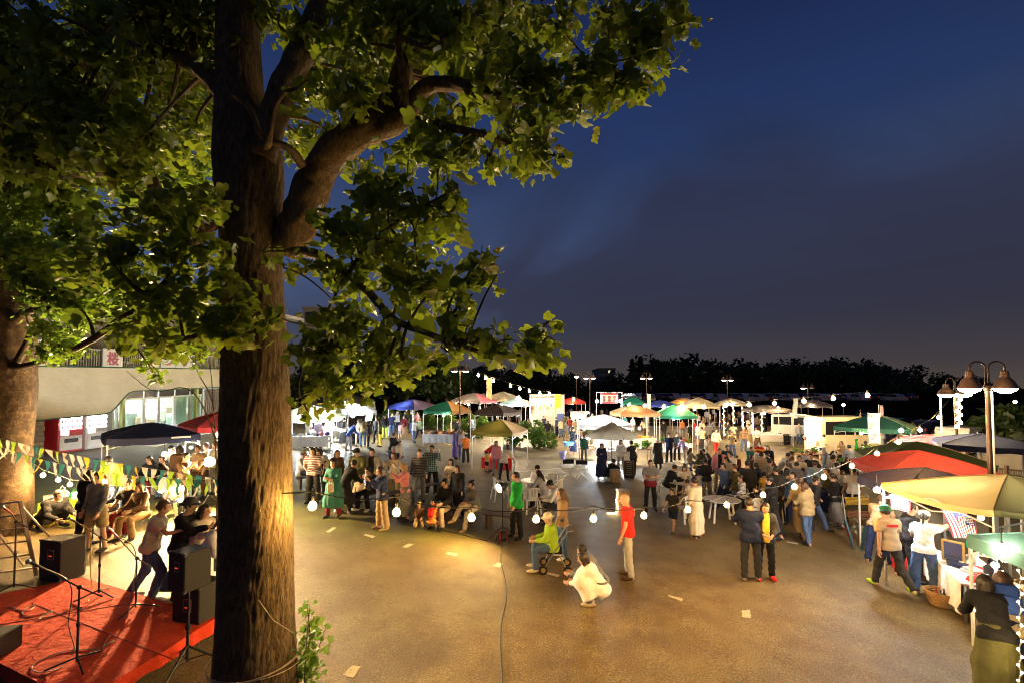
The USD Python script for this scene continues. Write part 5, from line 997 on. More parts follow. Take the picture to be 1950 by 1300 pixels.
def hair_sdf(J, kind):
    H, c = J['H'], J['head']; X = lambda *q: c + H @ np.array(q)
    def f(p):
        d = ell(p, X(0, -.014, .026), (.092, .108, .106), H); q = (p - c) @ H.astype(np.float32)
        face = np.maximum(np.maximum(-(q[..., 1] - .040), q[..., 2] - .062), np.abs(q[..., 0]) - .075); d = np.maximum(d, -face)
        low = {'short': -.035, 'bob': -.10, 'long': -.10, 'bun': -.05, 'tail': -.05, 'curly': -.06}.get(kind, -.035); d = np.maximum(d, -(q[..., 2] - low) - np.clip(-q[..., 1] * .5, 0, .06))
        if kind == 'bob': d = smin(d, sunion([seg(p, X(.07, -.03, .02), X(.072, -.015, -.10), .040, .034), seg(p, X(-.07, -.03, .02), X(-.072, -.015, -.10), .040, .034), seg(p, X(0, -.08, .0), X(0, -.075, -.11), .055, .05)], .04), .03)
        if kind == 'long':
            bk = J['T'] @ np.array([0, -.10, -.02]); d = smin(d, sunion([seg(p, X(0, -.07, .0), J['neck'] + bk, .065, .075), seg(p, J['neck'] + bk, J['chest'] + J['T'] @ np.array([0, -.125, -.02]), .075, .05), seg(p, X(.07, -.02, .0), X(.075, -.02, -.18), .035, .03), seg(p, X(-.07, -.02, .0), X(-.075, -.02, -.18), .035, .03)], .05), .03)
        if kind == 'bun': d = smin(d, ell(p, X(0, -.10, .08), (.045, .045, .045)), .015)
        if kind == 'tail': d = smin(d, seg(p, X(0, -.105, .04), X(0, -.15, -.14), .032, .018), .02)
        return d + (wob(p, .012, 55) if kind == 'curly' else wob(p, .004, 60))
    return f
def bounds(J, pad): q = np.array([v for k, v in J.items() if np.ndim(v) == 1]); return q.min(0) - pad, q.max(0) + pad
_geo = {}
def geo(key, fn, lo, hi, h):
    if key not in _geo: _geo[key] = snet(fn, lo, hi, h)
    return _geo[key]
def hand_mesh(J, k):
    """palm, four bent fingers of unequal length and a thumb leaving the palm's side"""
    s = 1 if k == 'r' else -1; f = unit(J['fo' + k]); n = np.cross(f, [0, 0, 1.0]); n = unit(n) * (-s) if np.linalg.norm(n) > .2 else np.array([-s, 0, 0.0]); a = np.cross(n, f); m = MB(); w = J['wri' + k]
    Rm = np.stack([a, f, n], 1); m.ball(w + f * .052, (.038, .052, .017), 1, Rm)
    for i, L in enumerate((.072, .080, .075, .058)):
        b = w + f * .092 + a * (i - 1.5) * .019; c = b + f * L * .5 + n * .008; e = c + f * L * .36 + n * L * .38; m.tube([b, c, e], [.0095, .009, .007], 6)
    b = w + f * .035 - a * .034; m.tube([b, b + f * .030 - a * .020 + n * .010, b + f * .056 - a * .020 + n * .022], [.012, .011, .008], 6)
    return m
HAIRC = dict(black=(.012, .010, .009), dark=(.022, .014, .010), brown=(.07, .035, .018), blond=(.36, .22, .08), grey=(.32, .31, .30), white=(.55, .54, .52), orange=(.40, .13, .03))
skin_m = M('skin', (.46, .275, .19), .55, spec=.35, var=.06, vs=8); eye_m, lip_m = M('eye_dark', (.015, .010, .008), .2, var=.02), M('lip', (.36, .12, .10), .5, var=.05)
NOUN_P = dict(stand='standing', stand2='standing', crossed='standing with folded arms', front='standing with hands together', phone='holding up a phone', lookphone='looking at a phone', camera='holding a camera to the face', walk='walking', walk2='walking', carry='walking with one arm bent', sit='sitting', sitlean='leaning over a table', sitx='sitting with crossed legs', sitphone='sitting with a phone', squat='crouching', squatphone='crouching with a phone', kneel='kneeling', bend='bending low', bend2='bending forward', reach='reaching out', **{'raise': 'raising an arm', 'dance': 'dancing', 'dance2': 'dancing', 'point': 'pointing', 'hug': 'embracing'})
TOPN = dict(tee='t-shirt', long='long-sleeved top', jacket='jacket', coat='long coat', dress='long dress', hood='hooded top', vest='vest')
PEOPLE = []
def person(u, vh, pose, face, build, h, top, bottom, hair, place, hat=None, lab=None, pants=None, shoes='charcoal', pat=None, extra=None):
    """(u, vh): the picture's point of the top of the head; face: compass of the look, 0 away from the camera, 90 to the right"""
    tk, tc = top.split(':'); bk, bc = bottom.split(':'); hk, hc = hair.split(':'); s = h / 1.70
    J = skel(pose, build); ztop = (J['head'][2] + .125 + (.02 if hat else 0)) * s
    r = ray(u, vh); Y = 12.0
    for _ in range(80):
        x = r[0] * Y / r[1]; Y = .6 * Y + .4 * min(150., (CAM_H - ztop - float(gz(x, Y))) / max(2e-3, -r[2] / r[1]))
    loc = np.array([r[0] * Y / r[1], Y, float(gz(r[0] * Y / r[1], Y))])
    lod = 0 if Y < 13.2 else 1 if Y < 24 else 2; hh = (.021, .032, .046)[lod] / max(s, .6)
    PEOPLE.append(dict(u=u, Y=Y, loc=loc, pose=pose, place=place, lab=lab, J=J, s=s, face=face, top=(tk, tc, pat), bot=(bk, bc), hair=(hk, hc), hat=hat, build=build, lod=lod, hh=hh, shoes=shoes, extra=extra))
    return PEOPLE[-1]
def short_label(p):
    for lv in (0, 1, 2, 3):
        L = join_label(p, lv)
        if len(L.split()) <= 12: return L
    return L
def join_label(p, lv=0):
    tk, tc, pat = p['top']; bk, bc = p['bot']; t = f"{tc} {'striped ' if pat and 'stripe' in pat[0] else 'plaid ' if pat and pat[0] == 'plaid' else 'patterned ' if pat else ''}{TOPN[tk]}"
    b = '' if tk in ('dress', 'coat') or lv >= 2 else f" and {bc} {dict(wide='wide trousers', longskirt='long skirt').get(bk, bk)}"
    hatw = f"{p['hat'][1]} {p['hat'][0]}, " if p['hat'] and lv < 3 else ''
    return f"{'child' if p['build'] == 'c' else 'person'} in {hatw}{t}{b} {NOUN_P[p['pose']].split(' with ')[0] if lv else NOUN_P[p['pose']]} {p['place']}"
def build_people():
    labs = {}
    for p in PEOPLE: p['L'] = p['lab'] or short_label(p); labs.setdefault(p['L'], []).append(p)
    for L, ps in labs.items():
        if len(ps) > 1:
            for i, p in enumerate(sorted(ps, key=lambda q: q['u'])): p['L'] = L + f", {ordn[i]} from left"
    for p in PEOPLE:
        J, lod, hh, b = p['J'], p['lod'], p['hh'], p['build']; pose = p['pose']; key = (pose, b, round(hh, 4))
        t = thing('person', p['L'], 'person', p['loc'], -p['face'], scale=p['s']); lo, hi = bounds(J, .16)
        put(t, 'body', geo(key + ('body',), body_sdf(J, b, lod), lo, hi, hh), skin_m, True)
        tk, tc, pat = p['top']; put(t, dict(tee='t_shirt', long='shirt', jacket='jacket', coat='coat', dress='dress', hood='hooded_top', vest='vest')[tk], geo(key + (tk,), top_sdf(J, b, tk), lo, hi, hh), cloth(tc, pat), True)
        bk, bc = p['bot']; put(t, bk if bk != 'wide' else 'wide_trousers', geo(key + (bk,), bottom_sdf(J, b, bk), lo - [0, 0, 0], hi, hh), cloth(bc), True)
        hk, hc = p['hair']; H, c = J['H'], J['head']
        if hk != 'bald':
            q = np.array([c, J['neck'], J['chest']]) if hk == 'long' else np.array([c]); hm = M('hair_' + hc, HAIRC[hc], .5, var=.2, vs=30)
            put(t, 'hair', geo((pose, b, lod, hk), hair_sdf(J, hk), q.min(0) - .22, q.max(0) + .20, (.016, .022, .032)[lod]), hm, True)
        for k in 'rl':
            if lod < 2 or bk not in ('longskirt',):
                put(t, 'shoe', MB().ball((J['heel' + k] * .45 + J['toe' + k] * .55) + [0, 0, .006], (.050, .145, .046), 1 if lod else 2, _ftR(J, k)), cloth(p['shoes']), True)
            if lod == 0: put(t, 'hand', hand_mesh(J, k), skin_m, True)
        if lod == 0 or (lod == 1 and p['Y'] < 19):
            for sx in (-1, 1): put(t, 'eye', MB().ball(c + H @ np.array([sx * .031, .083, .012]), (.013, .010, .008), 1, H), eye_m, True); put(t, 'eyebrow', MB().ball(c + H @ np.array([sx * .032, .086, .034]), (.019, .008, .005), 1, H), M('hair_black', HAIRC['black'], .5, var=.2, vs=30), True)
            put(t, 'mouth', MB().ball(c + H @ np.array([0, .085, -.058]), (.022, .008, .007), 1, H), lip_m, True)
        if p['hat']:
            kind, col = p['hat']; hm = cloth(col); m = MB(); cc = c + H @ np.array([0, -.012, .05])
            m.lathe([(.100, -.01), (.102, .02), (.092, .058), (.055, .088), (0, .097)], cc, 16, H)
            if kind in ('hat', 'bucket hat'): m.lathe([(.098, .0), (.13, -.012), (.165, -.022), (.165, -.026), (.098, -.008)], cc, 16, H)
            if kind == 'cap': m.add(*_visor(H, c))
            put(t, kind.replace(' ', '_'), m, hm, 40)
        if p['extra']: p['extra'](t, p)
def _visor(H, c):
    a = np.linspace(-.95, .95, 9); r0, r1 = .095, .165
    v = np.concatenate([np.stack([r * np.sin(a) * (1 if r == r0 else .72), -.012 + r * np.cos(a), np.full(9, .058 - (r - r0) * .35 - e)], 1) for r in (r0, r1) for e in (0, .006)])
    f = []
    for i in range(8): f += [(i, i + 1, 19 + i), (i, 19 + i, 18 + i), (9 + i, 27 + i, 28 + i), (9 + i, 28 + i, 10 + i)]
    return v @ H.T + c, np.array(f)
def _ftR(J, k):
    d = unit(J['toe' + k] - J['heel' + k]); x = unit(np.cross(d, [0, 0, 1.0])) if abs(d[2]) < .95 else np.array([1.0, 0, 0]); return np.stack([x, d, np.cross(x, d)], 1)
def wpt(p, q):
    """a point of a person's own frame in the world"""
    return np.asarray(p['loc']) + rz(-p['face'] * D2R) @ (np.asarray(q, float) * p['s'])
bag_jobs = []
def backpack(p, col, label):
    def go():
        T = p['J']['T']; c = wpt(p, p['J']['chest'] + T @ np.array([0, -.20, -.06])); R = rz(-p['face'] * D2R) @ T; t = thing('backpack', label, 'backpack', c); s = p['s']
        put(t, 'bag_body', MB().box((0, 0, 0), np.array([.29, .15, .40]) * s, R, .04), cloth(col)); put(t, 'front_pocket', MB().box(R @ np.array([0, -.085, -.07]) * s, np.array([.22, .05, .18]) * s, R, .018), cloth(col))
        for sx in (-1, 1): put(t, 'strap', MB().tube([R @ np.array(q) * s for q in ((sx * .09, .06, .17), (sx * .115, .20, .215), (sx * .125, .335, .10), (sx * .12, .31, -.06), (sx * .10, .06, -.16))], .014, 6), cloth(col), True)
    bag_jobs.append(go)
def handbag(p, col, label, side='r', size=(.30, .11, .32), drop=.28, kind='bag'):
    def go():
        c = wpt(p, p['J']['han' + side]) - [0, 0, drop * p['s']]; R = rz(-(p['face'] + 12) * D2R) @ rz(math.pi / 2); t = thing(kind, label, 'bag', c); s = p['s']
        put(t, 'bag_body', MB().box((0, 0, 0), np.array(size) * s, R, .03), cloth(col))
        for sy in (-1, 1): put(t, 'handle', MB().tube([R @ np.array(q) * s for q in ((-.08, sy * .03, size[2] / 2 - .01), (-.06, sy * .02, drop * .9), (.06, sy * .02, drop * .9), (.08, sy * .03, size[2] / 2 - .01))], .009, 5), cloth(col), True)
    bag_jobs.append(go)
def phone(p, label, col='phone', size=(.078, .012, .155)):
    def go():
        a, b = wpt(p, p['J']['hanr']), wpt(p, p['J']['hanl']); c = (a + b) / 2 if np.linalg.norm(a - b) < .4 else a; t = thing('phone', label, 'phone', c + [0, 0, .03]); R = rz(-p['face'] * D2R) @ rx(.2)
        put(t, 'case', MB().box((0, 0, 0), size, R, .004), M('phone_case', (.03, .03, .035), .3) if col == 'phone' else cloth(col)); put(t, 'screen', MB().box(R @ np.array([0, -.008, 0]), np.array(size) * [.9, .2, .92], R), EM('phone_screen', (.8, .9, 1.0), 1.6))
    bag_jobs.append(go)
# ================================================================== who stands where
STR = ('stripe_h', 'white', 6.0); STRD = ('stripe_h', 'charcoal', 6.0); PLAID = ('plaid', 'lightgrey', 5.0); PLAIDR = ('plaid', 'black', 6.0); DOT = ('spots', 'white', 16.0)
def PS(place, rows):
    for q in rows:
        u, vh, pose, face, b, h, top, bot, hair = q[:9]; kw = q[9] if len(q) > 9 else {}
        person(u, vh, pose, face, b, h, top, bot, hair, place, **kw)
D = dict
# --- the plaza's middle
PS('in the open plaza', [
 (1195, 939, 'stand', 288, 'm', 1.73, 'tee:red', 'trousers:lightgrey', 'bald:dark', D(lab='bald person in red baseball shirt and grey trousers standing in the open plaza', shoes='brown', extra=lambda t, p: _jersey(t, p))),
 (1428, 948, 'hug', 20, 'm', 1.70, 'jacket:navy', 'trousers:charcoal', 'short:dark', D(lab='person in dark navy sweater embracing the one in yellow, back to the camera', shoes='grey')),
 (1455, 954, 'front', 195, 'w', 1.62, 'jacket:charcoal', 'trousers:black', 'long:dark', D(lab='long-haired person in open dark jacket over yellow top with coral shoes', shoes='red', extra=lambda t, p: _panel(t, p, 'yellow'))),
 (1146, 1055, 'squat', 292, 'w', 1.62, 'dress:white', 'leggings:white', 'bob:dark', D(lab='person in long white robe crouching alone on the bare ground', shoes='cream', extra=lambda t, p: put(t, 'belt', MB().tube([p['J']['pel'] + np.array([.16 * math.cos(a), .04 + .15 * math.sin(a), .16]) for a in np.linspace(0, 6.28, 20)], .016, 6), cloth('grey'), True))),
 (1143, 1040, 'squat', 292, 'w', 1.62, 'long:grey', 'trousers:maroon', 'short:black', D(lab='dark-haired person crouching behind the one in the white robe')),
 (984, 897, 'stand2', 250, 'm', 1.72, 'jacket:green', 'trousers:black', 'short:black', D(lab='person in bright green jacket and black trousers beside the work lamp', shoes='black')),
 (1071, 929, 'stand2', 275, 'w', 1.60, 'long:tan', 'trousers:denim', 'long:brown', D(lab='long-haired person in tan cardigan and jeans standing behind the walker seat', shoes='white')),
 (1052, 974, 'sit', 275, 'w', 1.58, 'jacket:lime', 'trousers:denim', 'short:grey', D(hat=('hat', 'cream'), lab='seated person in lime jacket and pale hat on a wheeled walker', shoes='cream')),
 (1238, 874, 'crossed', 185, 'm', 1.68, 'tee:grey', 'trousers:black', 'short:dark', D(lab='person with folded arms in grey shirt with a maroon garment round the waist', shoes='black', extra=lambda t, p: put(t, 'tied_garment', geo(('tied', p['lod']), lambda q: np.maximum(np.maximum(seg(q, p['J']['pel'] - [.06, 0, 0], p['J']['pel'] + [.06, 0, 0], .165, .165), q[..., 2] - p['J']['pel'][2] - .09), p['J']['pel'][2] - .16 - q[..., 2]), *bounds(p['J'], .16), .03), cloth('maroon'), True))),
 (1481, 892, 'walk', 20, 'm', 1.66, 'jacket:charcoal', 'wide:black', 'short:dark', D(lab='person in dark jacket and wide black trousers walking away in the plaza', shoes='white')),
 (1535, 918, 'carry', 345, 'w', 1.62, 'hood:khaki', 'trousers:denim', 'bob:brown', D(lab='person in khaki hooded top and jeans carrying a black bag, walking away', shoes='charcoal')),
 (1281, 928, 'walk2', 225, 'c', 1.25, 'tee:charcoal', 'shorts:navy', 'short:dark', D(lab='child in charcoal t-shirt and navy shorts walking left of the plastic chairs', shoes='olive')),
 (1325, 908, 'stand', 330, 'w', 1.62, 'dress:cream', 'leggings:charcoal', 'short:dark', D(lab='person in long cream dress and boots standing at the white plastic table', shoes='tan')),
 (1313, 912, 'sit', 300, 'c', 1.3, 'tee:cream', 'shorts:khaki', 'short:dark', D(lab='child in cream t-shirt seated at the near white plastic table')),
 (1414, 903, 'walk', 285, 'c', 1.4, 'long:charcoal', 'trousers:charcoal', 'short:dark', D(pat=STR, lab='child in dark striped top striding left through the plaza', shoes='white')),
 (1456, 898, 'stand', 10, 'c', 1.3, 'tee:yellow', 'shorts:khaki', 'short:black', D(lab='child in yellow t-shirt facing the far stalls')),
 (1478, 886, 'stand2', 5, 'm', 1.74, 'jacket:charcoal', 'wide:charcoal', 'short:black', D(lab='person in charcoal jacket with pale collar, back turned, in the plaza crowd')),
 (1423, 876, 'stand', 30, 'm', 1.70, 'jacket:charcoal', 'trousers:charcoal', 'short:black', D(lab='person in dark grey jacket, back turned, left of the red festival headdress')),
 (1431, 864, 'stand2', 150, 'w', 1.5, 'long:brown', 'trousers:khaki', 'bob:brown', D(lab='person in brown top and bob hair facing the camera by the headdress')),
 (1447, 852, 'stand', 0, 'm', 1.62, 'coat:cream', 'trousers:cream', 'short:dark', D(lab='person in long cream coat wearing a big red and yellow festival headdress', extra=lambda t, p: _headdress(t, p))),
 (1428, 849, 'lookphone', 180, 'w', 1.5, 'long:teal', 'trousers:charcoal', 'short:black', {}), (1463, 847, 'stand', 220, 'w', 1.6, 'jacket:black', 'trousers:black', 'bob:brown', {}),
 (1473, 861, 'bend2', 260, 'm', 1.6, 'long:black', 'trousers:charcoal', 'short:black', {}), (1484, 860, 'bend2', 110, 'm', 1.7, 'tee:cream', 'trousers:charcoal', 'short:dark', {}),
 (1475, 871, 'bend2', 330, 'w', 1.5, 'long:maroon', 'longskirt:grey', 'curly:black', {}), (1507, 868, 'stand', 60, 'w', 1.58, 'long:beige', 'longskirt:cream', 'tail:brown', {}),
 (1501, 875, 'stand2', 330, 'w', 1.55, 'long:cream', 'trousers:beige', 'long:brown', {}), (1536, 856, 'front', 200, 'm', 1.68, 'tee:white', 'trousers:navy', 'short:brown', {}),
 (1530, 890, 'stand', 240, 'c', 1.2, 'tee:beige', 'shorts:charcoal', 'short:dark', D(hat=('cap', 'navy'))), (1551, 875, 'stand', 40, 'm', 1.66, 'long:sky', 'trousers:denim', 'short:brown', D(hat=('cap', 'charcoal'))),
 (1572, 852, 'stand', 300, 'm', 1.74, 'hood:grey', 'wide:grey', 'curly:grey', D(lab='person wrapped in a grey hooded cloak in the right of the plaza')), (1583, 865, 'walk', 110, 'm', 1.70, 'long:cream', 'trousers:olive', 'short:black', D(pat=('spots', 'charcoal', 16.0), lab='person in dark glasses and dotted cream shirt walking right')),
 (1624, 888, 'stand2', 15, 'm', 1.70, 'tee:white', 'trousers:black', 'short:black', D(lab='person in white shirt and black trousers, back turned, beside the red canopy')), (1603, 894, 'stand', 170, 'c', 1.2, 'tee:white', 'shorts:brown', 'bob:brown', D(lab='child in white t-shirt beside the red canopy')),
 (1614, 900, 'stand', 330, 'c', 1.25, 'tee:tan', 'shorts:denim', 'short:black', D(lab='child in tan t-shirt and denim shorts beside the red canopy'))])
# --- eating at tables
PS('at the middle tables', [
 (1270, 883, 'sitlean', 95, 'm', 1.70, 'jacket:black', 'trousers:charcoal', 'short:black', D(lab='person in black jacket seated at the white plastic table with a candle', shoes='white')), (1302, 883, 'sitlean', 195, 'w', 1.62, 'long:cream', 'trousers:beige', 'bob:brown', D(lab='person in cream top leaning over the candle-lit white table')),
 (1311, 852, 'sitphone', 60, 'w', 1.6, 'long:beige', 'trousers:denim', 'long:brown', {}), (1329, 856, 'sitlean', 60, 'w', 1.6, 'jacket:olive', 'trousers:charcoal', 'bob:black', {}), (1338, 852, 'sitlean', 200, 'm', 1.66, 'tee:tan', 'trousers:charcoal', 'short:black', {}), (1348, 853, 'sitlean', 250, 'm', 1.7, 'jacket:teal', 'trousers:denim', 'short:black', {}),
 (1353, 862, 'sitx', 265, 'w', 1.66, 'coat:black', 'trousers:maroon', 'long:dark', D(shoes='white')), (1020, 882, 'sitlean', 170, 'w', 1.62, 'long:white', 'trousers:grey', 'bun:black', D(hat=('beanie', 'black'), lab='person in black beanie and white top seated behind the plastic table')), (1026, 902, 'sit', 130, 'c', 1.15, 'tee:grey', 'shorts:charcoal', 'short:dark', D(lab='small child at the white plastic table beside the beanie wearer')),
 (1037, 896, 'sitlean', 320, 'w', 1.64, 'long:lightgrey', 'wide:black', 'long:dark', D(lab='long-haired person in pale grey sweater seated with back turned')), (1066, 912, 'sitlean', 265, 'm', 1.66, 'long:white', 'trousers:charcoal', 'curly:black', D(hat=('cap', 'black'), lab='person in black cap bending over the right of the plastic table'))])
# --- watchers on the left
W = 'in the row of watchers'
PS(W, [
 (597, 850, 'front', 175, 'm', 1.72, 'tee:maroon', 'wide:charcoal', 'bob:black', D(pat=STR)), (572, 856, 'sit', 80, 'm', 1.66, 'long:cream', 'trousers:charcoal', 'short:dark', D(hat=('bucket hat', 'khaki'))), (610, 853, 'lookphone', 185, 'w', 1.58, 'tee:black', 'trousers:charcoal', 'bob:black', D(pat=DOT)),
 (630, 852, 'bend2', 250, 'w', 1.66, 'tee:cream', 'trousers:grey', 'short:black', D(hat=('bucket hat', 'black'))), (641, 855, 'stand', 140, 'w', 1.62, 'long:brown', 'trousers:brown', 'long:brown', {}), (636, 873, 'crossed', 190, 'w', 1.62, 'coat:teal', 'trousers:maroon', 'bob:black', {}),
 (656, 877, 'bend2', 40, 'w', 1.6, 'coat:black', 'leggings:black', 'curly:black', {}), (682, 851, 'front', 190, 'm', 1.72, 'jacket:olive', 'trousers:charcoal', 'short:black', D(hat=('cap', 'black'))), (710, 852, 'stand', 185, 'm', 1.72, 'jacket:charcoal', 'trousers:olive', 'short:black', D(pat=('stripe_v', 'lightgrey', .8))),
 (656, 907, 'squatphone', 160, 'w', 1.60, 'jacket:khaki', 'leggings:black', 'long:dark', D(shoes='white')), (692, 901, 'squatphone', 180, 'w', 1.60, 'jacket:beige', 'trousers:denim', 'bob:brown', D(shoes='white')), (707, 886, 'sitphone', 200, 'm', 1.68, 'tee:black', 'trousers:black', 'short:black', D(shoes='white')),
 (728, 887, 'phone', 235, 'w', 1.64, 'jacket:navy', 'wide:tan', 'long:dark', D(shoes='tan')), (751, 848, 'stand', 190, 'm', 1.66, 'vest:navy', 'trousers:grey', 'short:grey', {}), (751, 860, 'phone', 195, 'w', 1.60, 'jacket:cream', 'wide:khaki', 'long:brown', {}),
 (760, 838, 'stand', 120, 'c', 1.35, 'long:cream', 'trousers:grey', 'short:black', {}), (772, 880, 'phone', 250, 'w', 1.62, 'long:pink', 'longskirt:grey', 'bob:blond', {}), (799, 854, 'stand2', 170, 'm', 1.74, 'long:grey', 'trousers:grey', 'short:dark', D(pat=STRD)),
 (823, 846, 'camera', 190, 'm', 1.76, 'jacket:darkgreen', 'wide:black', 'short:black', D(pat=PLAID, shoes='lightgrey')), (859, 872, 'crossed', 200, 'w', 1.58, 'long:cream', 'wide:khaki', 'bob:black', {}), (872, 884, 'stand', 205, 'w', 1.56, 'coat:black', 'leggings:black', 'bob:dark', {}),
 (852, 909, 'sit', 215, 'm', 1.70, 'jacket:black', 'trousers:beige', 'short:black', D(lab='person with glasses in black jacket seated on the dark bench', shoes='black')), (905, 912, 'sitx', 225, 'w', 1.62, 'long:grey', 'trousers:cream', 'bun:black', D(lab='person in grey cardigan and cream trousers seated at the bench end', shoes='tan')),
 (798, 952, 'kneel', 170, 'c', 1.05, 'jacket:brown', 'trousers:tan', 'short:brown', D(hat=('beanie', 'yellow'), lab='small child in yellow hat and brown jacket sitting on the ground')), (822, 958, 'kneel', 10, 'c', 1.02, 'jacket:orange', 'trousers:tan', 'short:orange', D(lab='small child in orange jacket with a red backpack sitting on the ground')),
 (747, 823, 'sit', 110, 'm', 1.68, 'jacket:black', 'trousers:black', 'short:dark', D(lab='person in black seated on a black garden chair beside the round table')), (867, 815, 'stand', 100, 'w', 1.64, 'dress:purple', 'leggings:navy', 'bun:dark', D(pat=('spots', 'blue', 9.0), lab='person in a long purple patterned cotton robe')),
 (887, 825, 'stand', 350, 'w', 1.50, 'tee:orange', 'wide:charcoal', 'bun:dark', D(lab='person in orange top and dark trousers near the olive canopy')), (876, 823, 'stand', 200, 'c', 1.2, 'tee:charcoal', 'shorts:navy', 'short:black', D(lab='child in charcoal beside the orange top near the olive canopy')), (880, 817, 'stand', 160, 'w', 1.6, 'long:lightgrey', 'trousers:denim', 'bob:brown', D(lab='person in pale grey top behind the orange top'))])
PS('under the olive canopy', [(928, 838, 'bend', 100, 'w', 1.62, 'tee:red', 'trousers:khaki', 'short:black', {}), (927, 858, 'stand', 60, 'c', .98, 'tee:yellow', 'shorts:navy', 'short:black', {}), (939, 856, 'squat', 20, 'w', 1.62, 'long:white', 'trousers:lightgrey', 'bob:dark', {}), (960, 847, 'bend2', 30, 'w', 1.6, 'long:cream', 'leggings:black', 'bob:dark', {}), (967, 836, 'sit', 180, 'w', 1.6, 'long:grey', 'trousers:black', 'short:dark', {}), (945, 838, 'stand', 170, 'w', 1.55, 'long:pink', 'trousers:grey', 'bob:black', {})])
PS('behind the olive canopy', [(1008, 796, 'walk', 250, 'w', 1.66, 'long:cream', 'skirt:brown', 'long:brown', {}), (1017, 811, 'walk2', 250, 'c', 1.3, 'tee:blue', 'shorts:cream', 'short:dark', {}), (900, 793, 'lookphone', 280, 'm', 1.72, 'tee:sky', 'trousers:grey', 'short:dark', {}), (869, 797, 'walk', 90, 'm', 1.70, 'jacket:charcoal', 'trousers:charcoal', 'short:brown', {})])
# --- left stalls
L_ = 'under the navy canopy'
PS(L_, [(229, 868, 'bend2', 275, 'm', 1.66, 'jacket:lime', 'trousers:denim', 'short:black', D(lab='person in lime jacket bending left under the navy canopy')), (289, 866, 'sit', 175, 'w', 1.6, 'jacket:black', 'trousers:maroon', 'long:black', {}), (314, 865, 'sit', 185, 'w', 1.6, 'tee:black', 'trousers:denim', 'long:dark', {}), (313, 846, 'bend2', 110, 'w', 1.6, 'tee:white', 'trousers:grey', 'short:black', {}),
 (328, 853, 'stand', 10, 'c', 1.35, 'tee:white', 'shorts:grey', 'short:black', {}), (342, 847, 'stand', 330, 'w', 1.6, 'long:brown', 'trousers:charcoal', 'bob:dark', {}), (350, 861, 'phone', 90, 'm', 1.62, 'tee:brown', 'trousers:charcoal', 'short:dark', {}), (380, 846, 'stand', 190, 'm', 1.6, 'tee:tan', 'trousers:brown', 'short:brown', {}), (396, 842, 'stand', 250, 'w', 1.58, 'long:beige', 'trousers:brown', 'short:brown', {}), (411, 838, 'stand2', 280, 'm', 1.66, 'tee:white', 'trousers:grey', 'short:brown', {}),
 (368, 868, 'sit', 200, 'w', 1.55, 'long:brown', 'longskirt:brown', 'bob:dark', {})])
PS('behind the bunting', [(165, 893, 'stand', 20, 'w', 1.58, 'jacket:black', 'trousers:black', 'bob:black', {}), (188, 897, 'stand2', 190, 'm', 1.62, 'long:grey', 'shorts:khaki', 'short:dark', {}), (209, 903, 'sit', 170, 'w', 1.6, 'long:navy', 'trousers:brown', 'bob:brown', {}), (250, 910, 'sit', 175, 'm', 1.6, 'tee:charcoal', 'trousers:maroon', 'short:black', {}), (272, 915, 'sit', 190, 'w', 1.6, 'long:brown', 'trousers:tan', 'long:brown', {}), (338, 908, 'sit', 170, 'c', 1.3, 'tee:white', 'shorts:denim', 'short:dark', {}),
 (88, 930, 'squat', 100, 'm', 1.68, 'jacket:black', 'trousers:black', 'short:dark', D(lab='person in black crouching at the little ground stall by the left tree'))])
PS('in front of the stage', [(288, 953, 'dance', 60, 'm', 1.70, 'tee:cream', 'trousers:denim', 'short:brown', D(lab='person in loose cream t-shirt and jeans dancing in front of the stage', shoes='white')), (347, 945, 'dance2', 80, 'm', 1.72, 'jacket:black', 'wide:navy', 'short:dark', D(hat=('hat', 'charcoal'), lab='person in dark hat and black jacket dancing beside the speaker stack', shoes='grey')),
 (378, 958, 'dance2', 95, 'w', 1.62, 'long:cream', 'trousers:brown', 'long:dark', D(lab='long-haired person in cream top dancing left of the big trunk')), (388, 983, 'bend2', 85, 'w', 1.60, 'long:white', 'longskirt:white', 'tail:dark', D(lab='person with a ponytail in white top and skirt leaning towards the trunk', shoes='white')), (408, 988, 'sit', 300, 'm', 1.66, 'jacket:charcoal', 'trousers:black', 'short:black', D(lab='person in black seated half hidden by the big trunk'))])
# --- white stall, left back
PS('before the dazzling white stall', [(655, 794, 'stand2', 10, 'w', 1.64, 'jacket:lightgrey', 'longskirt:black', 'bun:dark', D(lab='person with black backpack and patterned skirt before the dazzling white stall', shoes='maroon')), (691, 796, 'stand', 340, 'm', 1.66, 'tee:khaki', 'trousers:denim', 'short:black', D(shoes='yellow')), (702, 800, 'stand', 90, 'w', 1.60, 'long:black', 'leggings:black', 'bob:black', {}), (718, 792, 'stand2', 200, 'm', 1.7, 'long:black', 'trousers:black', 'bob:black', {}), (724, 799, 'stand', 250, 'w', 1.6, 'long:olive', 'trousers:yellow', 'bob:brown', {}),
 (677, 818, 'squat', 330, 'm', 1.66, 'jacket:black', 'trousers:denim', 'short:black', {}), (665, 803, 'bend2', 60, 'm', 1.66, 'long:blue', 'trousers:lightgrey', 'short:black', {}), (683, 797, 'stand', 150, 'w', 1.6, 'long:white', 'trousers:beige', 'bob:grey', {}), (628, 791, 'stand', 170, 'm', 1.66, 'long:white', 'trousers:white', 'short:grey', {}), (588, 796, 'stand', 200, 'w', 1.6, 'tee:white', 'trousers:denim', 'bob:brown', {}), (606, 797, 'stand', 120, 'm', 1.6, 'long:lilac', 'trousers:grey', 'short:grey', {}),
 (712, 768, 'stand', 100, 'm', 1.7, 'tee:sky', 'trousers:charcoal', 'short:dark', D(lab='person in pale blue shirt on the bank behind the white banner'))])
